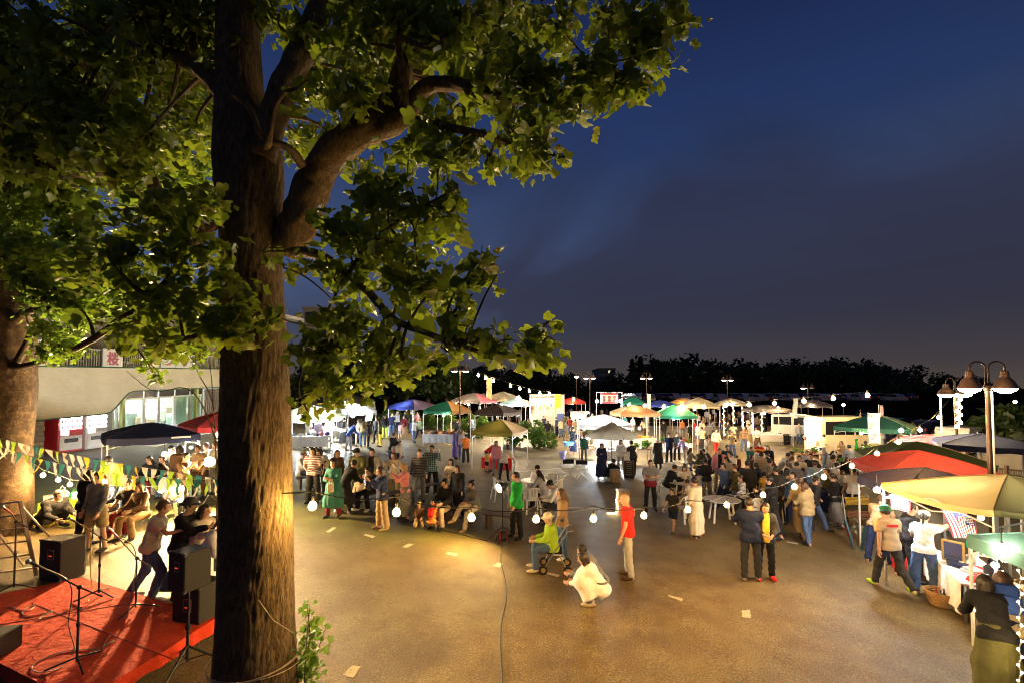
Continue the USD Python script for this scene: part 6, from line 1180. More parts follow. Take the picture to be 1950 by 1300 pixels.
PS('under the blue canopy', [(733, 789, 'stand', 175, 'm', 1.66, 'long:black', 'trousers:lime', 'short:black', {}), (746, 785, 'stand2', 150, 'm', 1.74, 'tee:navy', 'trousers:denim', 'short:dark', {}), (757, 782, 'phone', 190, 'w', 1.66, 'long:lightgrey', 'trousers:navy', 'bob:grey', {}), (772, 782, 'stand', 200, 'w', 1.66, 'jacket:black', 'trousers:charcoal', 'long:black', {}), (784, 782, 'stand', 220, 'm', 1.74, 'tee:black', 'trousers:denim', 'short:grey', {}), (769, 790, 'stand', 170, 'w', 1.6, 'long:maroon', 'longskirt:tan', 'long:black', {}), (762, 803, 'stand', 20, 'c', 1.2, 'tee:pink', 'shorts:grey', 'bob:black', {}), (788, 797, 'reach', 110, 'w', 1.58, 'tee:lightgrey', 'trousers:denim', 'bob:dark', {}), (800, 794, 'walk', 250, 'w', 1.6, 'long:mint', 'trousers:navy', 'bob:orange', {}), (794, 783, 'stand', 150, 'w', 1.6, 'long:pink', 'trousers:grey', 'bob:brown', {}), (757, 753, 'walk', 90, 'w', 1.6, 'long:lightgrey', 'trousers:grey', 'bob:orange', D(lab='person with orange hair walking on the bank behind the blue canopy'))])
# --- parasol stall and the ones before it
PS('at the white canopy stall', [(1145, 842, 'lookphone', 180, 'w', 1.64, 'dress:navy', 'leggings:black', 'bob:brown', D(shoes='white')), (1158, 874, 'squat', 60, 'w', 1.62, 'coat:black', 'trousers:charcoal', 'bun:black', D(shoes='white')), (1206, 838, 'reach', 330, 'm', 1.70, 'tee:charcoal', 'trousers:black', 'short:black', {}), (1112, 826, 'stand', 170, 'w', 1.55, 'long:teal', 'trousers:grey', 'short:dark', {}), (1182, 836, 'stand', 190, 'w', 1.58, 'long:white', 'trousers:lightgrey', 'bob:black', {})])
PS('before the peach and green canopies', [(1253, 833, 'stand', 350, 'w', 1.62, 'coat:charcoal', 'trousers:charcoal', 'short:white', {}), (1274, 823, 'stand2', 185, 'm', 1.74, 'tee:navy', 'trousers:black', 'short:black', D(shoes='white')), (1289, 822, 'stand2', 190, 'm', 1.72, 'long:charcoal', 'trousers:black', 'short:black', D(shoes='white')), (1305, 832, 'bend2', 330, 'w', 1.6, 'tee:lilac', 'trousers:cream', 'short:black', {}), (1315, 805, 'stand', 340, 'w', 1.62, 'jacket:black', 'leggings:black', 'bob:black', {}), (1299, 798, 'stand', 180, 'w', 1.62, 'tee:orange', 'trousers:grey', 'short:black', {}), (1264, 800, 'stand', 350, 'm', 1.7, 'jacket:black', 'trousers:charcoal', 'short:black', {}), (1323, 800, 'stand2', 250, 'w', 1.5, 'long:red', 'longskirt:grey', 'bob:black', {}),
 (1363, 816, 'walk', 185, 'm', 1.72, 'jacket:cream', 'trousers:red', 'short:brown', D(lab='person in cream jacket and bright red trousers walking towards the camera')), (1370, 852, 'stand2', 200, 'm', 1.74, 'jacket:pink', 'trousers:khaki', 'short:brown', D(lab='person in open pale pink shirt over black and khaki trousers', extra=lambda t, p: _panel(t, p, 'black'))), (1384, 846, 'stand', 185, 'm', 1.7, 'tee:charcoal', 'trousers:charcoal', 'short:black', {}), (1388, 868, 'lookphone', 250, 'w', 1.62, 'long:beige', 'longskirt:charcoal', 'long:dark', {}), (1404, 866, 'stand', 10, 'c', 1.15, 'long:maroon', 'shorts:navy', 'short:black', D(pat=PLAIDR)), (1416, 812, 'stand2', 195, 'm', 1.72, 'tee:tan', 'trousers:denim', 'short:dark', D(pat=STRD, hat=('cap', 'lightgrey'), lab='person in striped tan shirt and pale cap carrying a white carrier bag')),
 (1190, 790, 'stand', 170, 'm', 1.68, 'tee:teal', 'trousers:charcoal', 'short:black', {}), (1228, 799, 'bend2', 330, 'm', 1.7, 'tee:cream', 'trousers:brown', 'short:black', {}), (1205, 793, 'stand', 170, 'w', 1.62, 'long:white', 'trousers:cream', 'bob:grey', {})])
# --- crowd by the lattice of lights and the vans
V_ = 'in the crowd by the cream van'
PS(V_, [(1435, 792, 'walk', 240, 'w', 1.64, 'dress:purple', 'leggings:beige', 'bob:black', {}), (1442, 791, 'stand', 200, 'm', 1.7, 'long:tan', 'trousers:charcoal', 'short:dark', {}), (1458, 790, 'stand', 330, 'm', 1.72, 'jacket:black', 'trousers:black', 'short:black', {}), (1478, 793, 'stand2', 60, 'm', 1.7, 'long:grey', 'trousers:charcoal', 'short:dark', {}), (1485, 796, 'stand', 70, 'm', 1.74, 'jacket:black', 'trousers:black', 'short:black', {}), (1493, 791, 'stand', 200, 'w', 1.66, 'tee:navy', 'trousers:charcoal', 'bob:black', {}), (1502, 798, 'stand', 5, 'm', 1.68, 'jacket:blue', 'trousers:charcoal', 'short:black', {}), (1516, 789, 'front', 190, 'w', 1.68, 'hood:white', 'trousers:grey', 'bob:black', {}), (1530, 798, 'front', 185, 'm', 1.70, 'long:black', 'trousers:charcoal', 'short:black', {}), (1521, 805, 'stand', 200, 'm', 1.68, 'long:grey', 'trousers:denim', 'bald:dark', D(pat=PLAID)),
 (1553, 803, 'bend2', 70, 'm', 1.66, 'tee:grey', 'trousers:navy', 'short:dark', {}), (1574, 805, 'bend2', 290, 'm', 1.66, 'tee:grey', 'trousers:navy', 'curly:dark', {}), (1579, 815, 'bend2', 330, 'm', 1.70, 'tee:white', 'trousers:black', 'short:black', {}), (1597, 817, 'stand', 20, 'w', 1.62, 'long:white', 'longskirt:lilac', 'long:black', {}), (1588, 812, 'stand', 340, 'm', 1.68, 'vest:black', 'trousers:grey', 'short:black', {}), (1611, 820, 'stand', 350, 'w', 1.6, 'jacket:black', 'skirt:grey', 'bob:black', {}), (1653, 824, 'bend2', 60, 'm', 1.7, 'tee:white', 'trousers:khaki', 'short:brown', {}), (1627, 826, 'stand', 20, 'w', 1.58, 'long:green', 'longskirt:green', 'bob:brown', {}), (1596, 810, 'stand', 190, 'w', 1.64, 'long:maroon', 'trousers:black', 'short:brown', {})])
cro = np.random.default_rng(77); tops = ['tee', 'long', 'jacket', 'tee', 'hood']; tcol = ['white', 'black', 'charcoal', 'navy', 'cream', 'grey', 'beige', 'olive', 'maroon', 'lightgrey', 'brown', 'denim', 'tan', 'black', 'charcoal', 'khaki', 'white']
bots, bcol = ['trousers', 'trousers', 'wide', 'longskirt', 'shorts'], ['black', 'charcoal', 'navy', 'denim', 'grey', 'khaki', 'brown', 'beige']
def crowd(place, pts, seed, faces=(0, 360), poses=('stand', 'stand2', 'lookphone', 'front', 'walk', 'carry', 'phone')):
    r = np.random.default_rng(seed); seen = set()
    for u, v in pts:
        while True:
            a = (str(r.choice(tops)) + ':' + str(r.choice(tcol)), str(r.choice(bots)) + ':' + str(r.choice(bcol)), str(r.choice(poses)))
            if a not in seen: break
        seen.add(a); b = 'w' if r.random() < .5 else 'm'; hair = str(r.choice(['bob', 'long', 'tail', 'bun'] if b == 'w' else ['short', 'short', 'curly'])) + ':' + str(r.choice(['black', 'black', 'dark', 'dark', 'brown']))
        person(u, v, a[2], r.uniform(*faces), b, r.uniform(1.60, 1.74) if b == 'm' else r.uniform(1.52, 1.64), a[0], a[1], hair, place)
crowd('queueing at the food truck', [(1003, 777), (1012, 775), (1022, 779), (1030, 774), (1038, 778), (1047, 773), (1056, 776), (1063, 780), (1072, 777), (1080, 781), (1088, 775), (1096, 783), (1104, 779), (1112, 785), (1052, 786), (1060, 793), (1068, 797), (1076, 800), (1086, 793), (1095, 797), (1106, 796), (1116, 793), (990, 776), (978, 774), (1043, 770), (1055, 769), (1068, 771), (1128, 784), (1135, 779), (1146, 777), (1156, 778), (1166, 780), (1140, 788)], 5, (-60, 60))
crowd('by the lattice of lights', [(1331, 787), (1340, 791), (1352, 785), (1363, 782), (1371, 778), (1381, 779), (1389, 785), (1396, 780), (1402, 784), (1407, 781), (1415, 780), (1418, 787), (1426, 783), (1433, 790), (1345, 780), (1358, 776), (1378, 786), (1336, 800), (1328, 806), (1424, 795), (1446, 786), (1450, 782)], 6)
crowd('among the stalls behind the lamp post', [(925, 772), (935, 775), (970, 778), (985, 780), (893, 776), (1002, 768), (913, 769)], 8)
crowd('at the far right stalls', [(1700, 806), (1738, 800), (1752, 796), (1682, 812), (1716, 812), (1890, 832), (1912, 838), (1860, 832)], 9)
crowd('in the right half of the plaza', [(1345, 872), (1392, 858), (1440, 880), (1462, 873), (1495, 890), (1515, 878), (1522, 866), (1545, 862), (1560, 882), (1510, 898), (1548, 905), (1400, 882), (1470, 905), (1525, 908), (1575, 890), (1590, 880), (1505, 858), (1450, 860), (1590, 900), (1380, 880)], 21, poses=('stand', 'stand2', 'front', 'walk', 'carry'))
crowd('between the flower stall and the lattice', [(1337, 812), (1348, 806), (1356, 800), (1372, 798), (1384, 802), (1396, 806), (1428, 806), (1442, 812), (1394, 820), (1345, 828)], 22)
crowd('at the back of the food queue', [(1026, 788), (1036, 791), (1075, 788), (1100, 806), (1090, 812), (1044, 800), (1122, 806), (1064, 786)], 23, (-70, 70))
crowd('beside the mint canopy', [(1640, 850), (1646, 838), (1632, 862), (1618, 846), (1602, 838), (1566, 826), (1610, 868)], 24)
# --- right-hand stall
PS('at the right-hand stall', [(1692, 962, 'walk2', 5, 'm', 1.72, 'tee:beige', 'trousers:charcoal', 'short:dark', D(hat=('hat', 'darkgreen'), lab='person in green hat and grey t-shirt with a red band walking away', shoes='lime', extra=lambda t, p: put(t, 'red_band', MB().box(p['J']['chest'] + p['J']['T'] @ np.array([0, -.142, .0]), (.20, .04, .05), p['J']['T'], .006), cloth('red')))),
 (1757, 972, 'reach', 50, 'w', 1.64, 'tee:white', 'wide:denim', 'tail:black', D(hat=('cap', 'cream'), lab='person in white t-shirt and cream cap reaching over the flag stall', shoes='charcoal')), (1668, 944, 'bend2', 60, 'm', 1.66, 'tee:tan', 'trousers:navy', 'short:brown', D(lab='person in tan t-shirt bending by the white lamp at the plum canopy')), (1722, 954, 'reach', 120, 'm', 1.68, 'tee:black', 'trousers:black', 'short:dark', D(lab='seller in black reaching under the tan tarpaulin')),
 (1917, 1100, 'bend2', 40, 'w', 1.60, 'long:beige', 'longskirt:navy', 'bob:brown', D(lab='person with brown bob and blue rucksack bending over the nearest stall', shoes='charcoal')), (1893, 1108, 'bend2', 30, 'w', 1.58, 'jacket:black', 'longskirt:olive', 'bob:dark', D(lab='person in black jacket and olive skirt with a carrier bag at the nearest stall', shoes='black'))])
def _jersey(t, p):
    T = p['J']['T']; m = meshkit.text_mesh('B', .13, .004, True); v = np.array(m.vertices); v[:, 0] *= -1; v = np.stack([v[:, 0] + .05, -.140 - v[:, 2], v[:, 1] - .07], 1)
    v[:, 0] *= -1; put(t, 'printed_letter', (v @ T.T + p['J']['chest'], np.array(m.faces)), cloth('cream'))
def _panel(t, p, col):
    J = p['J']; f0 = top_sdf(J, p['build'], 'tee'); T = J['T']
    put(t, 'inner_shirt', geo(('panel', p['pose'], p['build'], p['hh']), lambda q: np.maximum(np.maximum(f0(q) - .022, np.abs((q - J['chest']) @ T[:, 0].astype(np.float32)) - .075), -(((q - J['chest']) @ T[:, 1].astype(np.float32)) - .02)), *bounds(J, .16), p['hh']), cloth(col), True)
def _headdress(t, p):
    c = p['J']['head'] + [0, 0, .05]; m = MB().ball(c, (.23, .23, .16), 2); v = m.v[0]; v[:] = c + (v - c) * (1 + .12 * np.sin(np.arctan2(v[:, 1] - c[1], v[:, 0] - c[0]) * 9))[:, None]
    h = put(t, 'headdress', m, cloth('red'), True); put(h, 'yellow_rim', MB().tube([c + [.25 * math.cos(a), .25 * math.sin(a), .02 * math.sin(a * 5)] for a in np.linspace(0, 6.28, 30)], .035, 8), cloth('yellow'), True); put(h, 'white_plume', MB().lathe([(.09, .12), (.05, .22), (0, .36)], c, 10), cloth('white'), True)
COL['mint'] = (.22, .38, .22)
byL = lambda s: [p for p in PEOPLE if (p['lab'] or '').startswith(s) or s in (p['lab'] or '')][0]
def near_u(u): return min(PEOPLE, key=lambda p: abs(p['u'] - u))
backpack(byL('small child in orange jacket'), 'red', 'small red backpack on the child in orange sitting on the ground'); backpack(byL('person with black backpack'), 'black', 'black backpack worn before the dazzling white stall'); backpack(byL('person with brown bob'), 'blue', 'blue rucksack at the right edge of the picture'); backpack(byL('person in charcoal jacket with pale collar'), 'charcoal', 'charcoal backpack in the plaza crowd')
handbag(byL('person in khaki hooded top'), 'black', 'large black shoulder bag carried through the plaza', size=(.36, .14, .34)); handbag(byL('person in black jacket and olive skirt'), 'white', 'white carrier bag with red print at the nearest stall', size=(.34, .12, .40)); handbag(byL('person in striped tan shirt'), 'white', 'white carrier bag hanging from a hand at the centre right', side='l', size=(.36, .16, .38)); handbag(near_u(636), 'cream', 'cream tote bag held by the watcher in teal', size=(.24, .08, .26), drop=.24)
for u, lab in ((656, 'red phone held by the crouching watcher in khaki'), (692, 'pale phone held by the crouching watcher in beige'), (728, 'phone held up by the watcher in navy'), (751, 'phone held up by the watcher in cream jacket'), (772, 'phone held up by the blond watcher in pink')): phone(near_u(u), lab, 'red' if u == 656 else 'cream' if u == 692 else 'phone')
backpack_people = True
build_people()
for j in bag_jobs: j()

# ================================================================== the stage
SH = .18
deck_px = [(-170, 1140), (152, 1088), (411, 1189), (300, 1262), (205, 1318), (78, 1306), (-40, 1232)]
dk = np.array([Gd(u, v, SH) for u, v in deck_px]); zs = dk[:, 2] + SH; zd = float(zs.mean())
t = thing('stage', 'low stage covered in red carpet in front of the two trees', 'stage')
carpet = M('red_carpet', (.62, .055, .020), .95, spec=.15, var=.22, vs=2.2, bump=.7, bs=7, bd=.05, world=True)
put(t, 'deck', MB().poly(dk[:, :2], zd - .17, zd - .006), M('stage_ply', (.12, .08, .05), .8, world=True))
from shapely.geometry import Polygon, Point
from shapely import contains_xy
pg = Polygon(dk[:, :2]); cp = MB().poly(pg.buffer(.015).exterior.coords[:-1], zd - .004, zd + .004); put(t, 'carpet', cp, carpet)
ed = np.array(pg.buffer(.02).exterior.coords); L = np.r_[0, np.cumsum(np.linalg.norm(np.diff(ed, axis=0), axis=1))]; q = np.linspace(0, L[-1], 260); ex, ey = np.interp(q, L, ed[:, 0]), np.interp(q, L, ed[:, 1])
rr = np.random.default_rng(4); out = .012 * np.sin(q * 9) + .01 * np.sin(q * 23 + 1); cen = dk[:, :2].mean(0); dirn = np.stack([ex, ey], 1) - cen; dirn /= np.linalg.norm(dirn, axis=1, keepdims=True)
put(t, 'carpet_skirt', MB().grid(np.stack([np.c_[ex, ey, np.full(260, zd + .003)], np.c_[ex + dirn[:, 0] * (.015 + out), ey + dirn[:, 1] * (.015 + out), np.full(260, zd - .09)], np.c_[ex + dirn[:, 0] * (.02 + 1.6 * out), ey + dirn[:, 1] * (.02 + 1.6 * out), zd - .155 + .015 * np.sin(q * 4)]], 1)), carpet, True)
for a_, b_ in (((60, 1135), (330, 1275)), ((-20, 1180), (240, 1150))):
    p0, p1 = Gd(*a_, SH), Gd(*b_, SH); p0[2] = p1[2] = zd + .006; put(t, 'carpet_seam', MB().beam(p0, p1, .012, .006), M('carpet_seam', (.30, .025, .016), .95))
chrome = M('mic_metal', (.45, .45, .45), .3, .9)
def mic_stand(label, base, topv, boom0, boom1, mic_red=False):
    """base: foot on the deck; boom0: the mic's pixel, boom1: the boom's tail, both in the stand's own depth"""
    b = Gd(*base, SH); b[2] = zd; Y = b[1]; H = P(base[0], topv, Y)[2] - zd; t = thing('microphone_stand', label, 'microphone stand', b)
    put(t, 'pole', MB().tube([(0, 0, .06), (0, 0, H * .55), (0, 0, H)], [.013, .012, .009], 8), metal_dark); put(t, 'clutch', MB().lathe([(0, H * .50), (.02, H * .50), (.02, H * .55), (0, H * .55)], n=10), metal_dark); put(t, 'swivel', MB().ball((0, 0, H), .028, 1), metal_dark)
    for k in range(3):
        a = k * 2.094 + base[0] * .01; put(t, 'leg', MB().tube([(0, 0, .11), (.30 * math.cos(a), .30 * math.sin(a), .015)], .011, 6), metal_dark)
    m0, m1 = P(*boom0, Y - .18) - b, P(*boom1, Y + .12) - b; d = unit(m0 - m1); put(t, 'boom', MB().tube([m1, (0, 0, H), m0], .009, 8), M('boom_tube', (.10, .09, .08), .3, .8))
    x = unit(np.cross(d, [0, 0, 1])); Rm = np.stack([x, np.cross(d, x), d], 1)
    mc = put(t, 'microphone', MB().lathe([(0, -.02), (.010, -.02), (.016, .12), (.02, .14), (.0, .14)], m0, 12, Rm), M('mic_red', (.35, .03, .03), .4) if mic_red else M('mic_black', (.03, .03, .03), .4)); put(mc, 'grille', MB().ball(m0 + d * .165, (.026, .026, .030), 2), chrome, True)
    return b, m0 + b
mic_stand('microphone stand farthest left, beside the ladder frame', (27, 1106), 992, (22, 976), (75, 1014), True); s2 = mic_stand('microphone stand with a yellow lead in the middle of the stage', (188, 1130), 1022, (152, 997), (222, 1036)); s3 = mic_stand('microphone stand before the speaker stack', (258, 1166), 1062, (222, 1019), (284, 1076), True); s4 = mic_stand('microphone stand nearest the camera on the red carpet', (146, 1276), 1117, (82, 1081), (195, 1135))
def lead(label, pts, m, r=.006):
    s = spline(np.array(pts), len(pts) * 7); solo('cable', MB().tube(s, r, 5), m, label, 'cable', smooth=True)
dz = lambda u, v: np.r_[Gd(u, v, SH)[:2], zd + .012]
lead('yellow lead hanging from the middle microphone', [s2[1], s2[1] + [.06, 0, -.02], P(173, 1040, s2[0][1]), P(172, 1085, s2[0][1]), dz(176, 1110), dz(168, 1140)], M('yellow_cable', (.55, .36, .04), .5))
lead('grey lead winding over the red carpet to the nearest stand', [s4[1], P(133, 1110, s4[0][1]), P(131, 1180, s4[0][1]), dz(140, 1250), dz(100, 1285), dz(60, 1275), dz(120, 1245), dz(200, 1238), dz(215, 1230), dz(150, 1262)], M('grey_cable', (.20, .15, .12), .5))
lead('thin lead falling from the stand before the speaker stack', [s3[1], P(250, 1035, s3[0][1]), P(252, 1120, s3[0][1]), dz(240, 1180), dz(205, 1222), dz(195, 1245)], M('grey_cable', (.20, .15, .12), .5))
lead('coiled leads at the back of the red carpet', [dz(20, 1140), dz(60, 1150), dz(65, 1140), dz(45, 1152), dz(85, 1160), dz(100, 1155), dz(75, 1172), dz(125, 1160), dz(155, 1152), dz(140, 1168)], M('grey_cable', (.20, .15, .12), .5))
spk = M('speaker_black', (.022, .020, .018), .75, var=.25, vs=30, bump=.3, bs=120, bd=.004)
def speaker(label, base, w, d, h, rot):
    t = thing('loudspeaker', label, 'loudspeaker', base, rot)
    put(t, 'cabinet', MB().box((0, 0, h / 2), (w, d, h), ch=.012), spk); put(t, 'grille', MB().box((0, d / 2 + .008, h / 2), (w * .94, .014, h * .94), ch=.004), M('speaker_grille', (.03, .03, .03), .5, .4, bump=.6, bs=200))
    pp = put(t, 'connector_plate', MB().box((w * .08, -d / 2 - .004, h * .66), (w * .26, .010, h * .20), ch=.002), metal_dark); put(pp, 'plate_frame', MB().box((w * .08, -d / 2 - .006, h * .77), (w * .28, .012, .012)).box((w * .08, -d / 2 - .006, h * .55), (w * .28, .012, .012)).box((w * .215, -d / 2 - .006, h * .66), (.012, .012, h * .22)).box((-w * .055, -d / 2 - .006, h * .66), (.012, .012, h * .22)), M('plate_grey', (.16, .14, .12), .5)); put(pp, 'red_light', MB().box((w * .08, -d / 2 - .012, h * .63), (w * .14, .006, .012)), EM('speaker_red_led', (1, .08, .03), .8))
    for sx in (-1, 1):
        for sz in (.015, h - .015): put(t, 'corner_cap', MB().box((sx * (w / 2 - .014), -d / 2 + .014, sz), (.045, .045, .045), ch=.01), M('corner_steel', (.10, .10, .10), .4, .6))
    put(t, 'handle', MB().tube([(-w / 2 - .004, -.08, h * .6), (-w / 2 - .02, -.08, h * .6), (-w / 2 - .02, .08, h * .6), (-w / 2 - .004, .08, h * .6)], .008, 6), alu)
b = Gd(118, 1098); speaker('black loudspeaker standing at the back left of the stage', b, .52, .40, .72, -14)
b = Gd(372, 1212, .0); speaker('large black loudspeaker under the smaller one beside the big trunk', b + [0, .05, 0], .48, .42, .80, -14)
g0 = Gd(356, 1276); zt = P(355, 1118, g0[1])[2] - g0[2]; t = thing('speaker_stand', 'black tripod stand in front of the speaker stack', 'stand', g0); tripod(t, zt, .45, metal_dark, .018)
speaker('smaller black loudspeaker on the tripod stand beside the big trunk', g0 + [0, .0, zt + .004], .32, .34, .50, -22)
b = Gd(-12, 1268); speaker('black loudspeaker cut off by the lower left edge', b, .30, .4, .42, 10)
# ladder frame
b = Gd(69, 1097); Y = b[1]; t = thing('step_ladder', 'pale metal step ladder leaning at the left edge', 'ladder'); lm = M('ladder_metal', (.42, .32, .24), .4, .4, vs=5)
TR, BR, TL, BL = P(38, 953, Y + .25), b + [0, 0, .02], P(-42, 964, Y + .25), Gd(-32, 1110)
put(t, 'stile', MB().beam(TR, BR, .05, .03), lm); put(t, 'stile', MB().beam(TL, BL, .05, .03), lm); put(t, 'rear_stile', MB().beam(TR - [.04, 0, .02], b + [-.10, .75, .03], .04, .025), lm); put(t, 'rear_stile', MB().beam(TL - [.0, 0, .02], BL + [-.10, .75, .03], .04, .025), lm)
for k in range(6): f = (k + .02) / 5.6; put(t, 'rung', MB().beam(TL * (1 - f) + BL * f, TR * (1 - f) + BR * f, .045, .025), lm)

# ================================================================== furniture
plast = M('white_plastic', (.66, .64, .58), .35, var=.03)
def plastic_chair(label, loc, rot, group):
    t = thing('plastic_chair', label, 'chair', loc, rot, group)
    put(t, 'seat', MB().box((0, 0, .43), (.44, .43, .025), ch=.008), plast)
    a = np.linspace(-.75, .75, 9); rim = np.stack([.27 * np.sin(a) * 1.05, -.20 - .05 * np.cos(a) + .03, np.full(9, .82) - .06 * a * a], 1); put(t, 'top_rail', MB().tube(rim, .022, 8), plast, True)
    for x in a[1:-1]: put(t, 'back_slat', MB().beam((.20 * math.sin(x) * 1.05, -.205, .44), (.27 * math.sin(x) * 1.05, -.20 - .05 * math.cos(x) + .03, .80), .035, .010), plast)
    for s in (-1, 1):
        put(t, 'armrest', MB().tube([(s * .19, -.21, .80), (s * .25, -.10, .64), (s * .26, .12, .64), (s * .24, .21, .58)], .020, 8), plast, True); put(t, 'leg', MB().beam((s * .22, .20, .60), (s * .25, .25, 0), .045, .035), plast); put(t, 'leg', MB().beam((s * .20, -.20, .46), (s * .24, -.28, 0), .045, .035), plast)
    return t
ch0 = None
for u, v, rot, lab in ((1452, 1004, 200, 'white plastic chair beside the glowing bulb, right of the near table'), (1478, 990, 230, 'white plastic chair tucked behind the right chair of the near table'), (1304, 992, 20, 'white plastic chair left of the near table under a bulb'), (1335, 950, 170, 'white plastic chair between the candle table and the near table'), (1268, 945, 80, 'white plastic chair under the person in black at the candle table'), (1013, 975, 10, 'white plastic chair with its slatted back to the camera'), (952, 952, -70, 'white plastic chair left of the person in green'), (1058, 955, 60, 'white plastic chair right of the left plastic table'), (1300, 925, 185, 'white plastic chair under the person in cream at the candle table'), (1048, 945, 150, 'white plastic chair under the long-haired person in grey')):
    b = Gd(u, v)
    if ch0 is None: ch0 = plastic_chair(lab, b, rot, 'white plastic garden chairs')
    else: dup(ch0, lab, 'chair', b, rot, 'white plastic garden chairs')
def round_table(label, px, r=.48, h=.70, m=None):
    b = Gd(*px); t = thing('table', label, 'table', b); m = m or plast; put(t, 'tabletop', MB().lathe([(0, h), (r, h), (r + .01, h - .01), (r, h - .03), (0, h - .03)], n=28), m, 30)
    for k in range(4): a = k * math.pi / 2 + .6; put(t, 'leg', MB().beam((r * .6 * math.cos(a), r * .6 * math.sin(a), h - .03), (r * .8 * math.cos(a), r * .8 * math.sin(a), 0), .05, .04), m)
    return b + [0, 0, h]
tb = [round_table('white plastic table with a glowing candle at the centre right', (1300, 952), .55), round_table('near white plastic table with a bright bulb over it', (1375, 992), .55), round_table('white plastic table behind the person in green', (1018, 950), .5), round_table('round table with a candle behind the row of watchers', (647, 938), .55), round_table('dark round garden table behind the watchers', (750, 885), .4, .7, metal_dark), round_table('small wooden table with food in the middle of the diners', (1338, 918), .5, .7, wood)]
cg = EM('candle_glow', (1, .55, .15), 14.0)
for q, lab, dx in ((tb[0], 'candle glass glowing on the white plastic table', -.12), (tb[3], 'candle glowing on the round table behind the watchers', .1), (tb[2], 'red lantern glass on the table behind the person in green', .0)):
    t = thing('candle_glass', lab, 'candle', q + [dx, -.05, .002]); put(t, 'glass', MB().lathe([(0, 0), (.05, 0), (.06, .10), (.055, .10), (.045, .01), (0, .01)], n=14), M('amber_glass', (.5, .25, .06), .2, transl=.6)); put(t, 'flame', MB().lathe([(0, .02), (.022, .04), (0, .095)], n=8), cg)
for i in range(4): solo('food_parcel', MB().ball(tb[5] + [-.25 + .16 * i, .05 * (-1) ** i, .06], (.13, .10, .06), 2), cloth('cream' if i % 2 else 'yellow'), f'pale food parcel on the diners\' wooden table, {ordn[i]} from the left', 'food')
def bench(label, a, b):
    p, q = Gd(*a), Gd(*b); c = (p + q) / 2; L = np.linalg.norm((q - p)[:2]); rot = math.degrees(math.atan2(q[1] - p[1], q[0] - p[0])); t = thing('bench', label, 'bench', c, rot); m = M('dark_bench_wood', (.075, .040, .022), .6, var=.3, vs=12)
    for k in range(3): put(t, 'plank', MB().box((0, -.13 + k * .13, .42), (L, .115, .035), ch=.006), m)
    for s in (-1, 1): put(t, 'leg', MB().box((s * L * .4, 0, .20), (.07, .34, .40), ch=.006), m)
bench('long dark bench behind the two small children on the ground', (735, 962), (842, 940)); bench('dark wooden bench under the seated person in black', (850, 985), (900, 1000)); bench('dark wooden bench left of the right work lamp', (925, 1002), (985, 1012)); bench('long bench at the left of the watchers beside the trunk', (562, 930), (650, 925))
def director_chair(label, px, rot):
    b = Gd(*px); t = thing('folding_chair', label, 'chair', b, rot, 'folding chairs in front of the white canopy'); c = cloth('black')
    put(t, 'seat', MB().box((0, 0, .44), (.50, .40, .02), ch=.004), M('seat_cream', (.4, .36, .2), .8)); put(t, 'backrest', MB().box((0, -.20, .76), (.54, .025, .20), ch=.006), c)
    for s in (-1, 1):
        put(t, 'post', MB().beam((s * .27, -.20, .45), (s * .27, -.20, .86), .025), alu); put(t, 'arm', MB().beam((s * .27, -.2, .62), (s * .27, .2, .62), .03), M('chair_teal', (.2, .4, .36), .4)); put(t, 'leg', MB().beam((s * .27, .19, .44), (-s * .27, .19, 0), .022), alu); put(t, 'leg', MB().beam((s * .27, -.19, .44), (-s * .27, -.19, 0), .022), alu)
director_chair('folding chair with black back, left of the pair by the white canopy', (1080, 908), 10); director_chair('folding chair with black back, right of the pair by the white canopy', (1107, 910), -4)
# wheeled walker seat under the lime jacket
p = byL('seated person in lime'); b = p['loc']; t = thing('walker', 'wheeled walker under the seated person in the lime jacket', 'walker', b + [.02, 0, 0], -p['face']); wm = metal_dark
put(t, 'seat', MB().box((0, -.02, .44), (.40, .34, .03), ch=.008), cloth('black'))
for s in (-1, 1):
    put(t, 'frame', MB().tube([(s * .24, .22, .10), (s * .23, .0, .45), (s * .23, -.30, .92), (s * .23, -.42, .94)], .014, 8).tube([(s * .24, -.30, .10), (s * .23, -.10, .45)], .013, 8), M('walker_silver', (.4, .4, .4), .3, .8), True)
    for y in (.22, -.30): w = put(t, 'wheel', MB().lathe([(.055, -.02), (.095, -.018), (.10, 0), (.095, .018), (.055, .02)], (s * .25, y, .10), 20, ry(math.pi / 2)), wm, 30); put(w, 'hub', MB().lathe([(0, -.024), (.05, -.022), (.05, .022), (0, .024)], (s * .25, y, .10), 14, ry(math.pi / 2)), M('hub_gold', (.45, .30, .10), .4, .6))

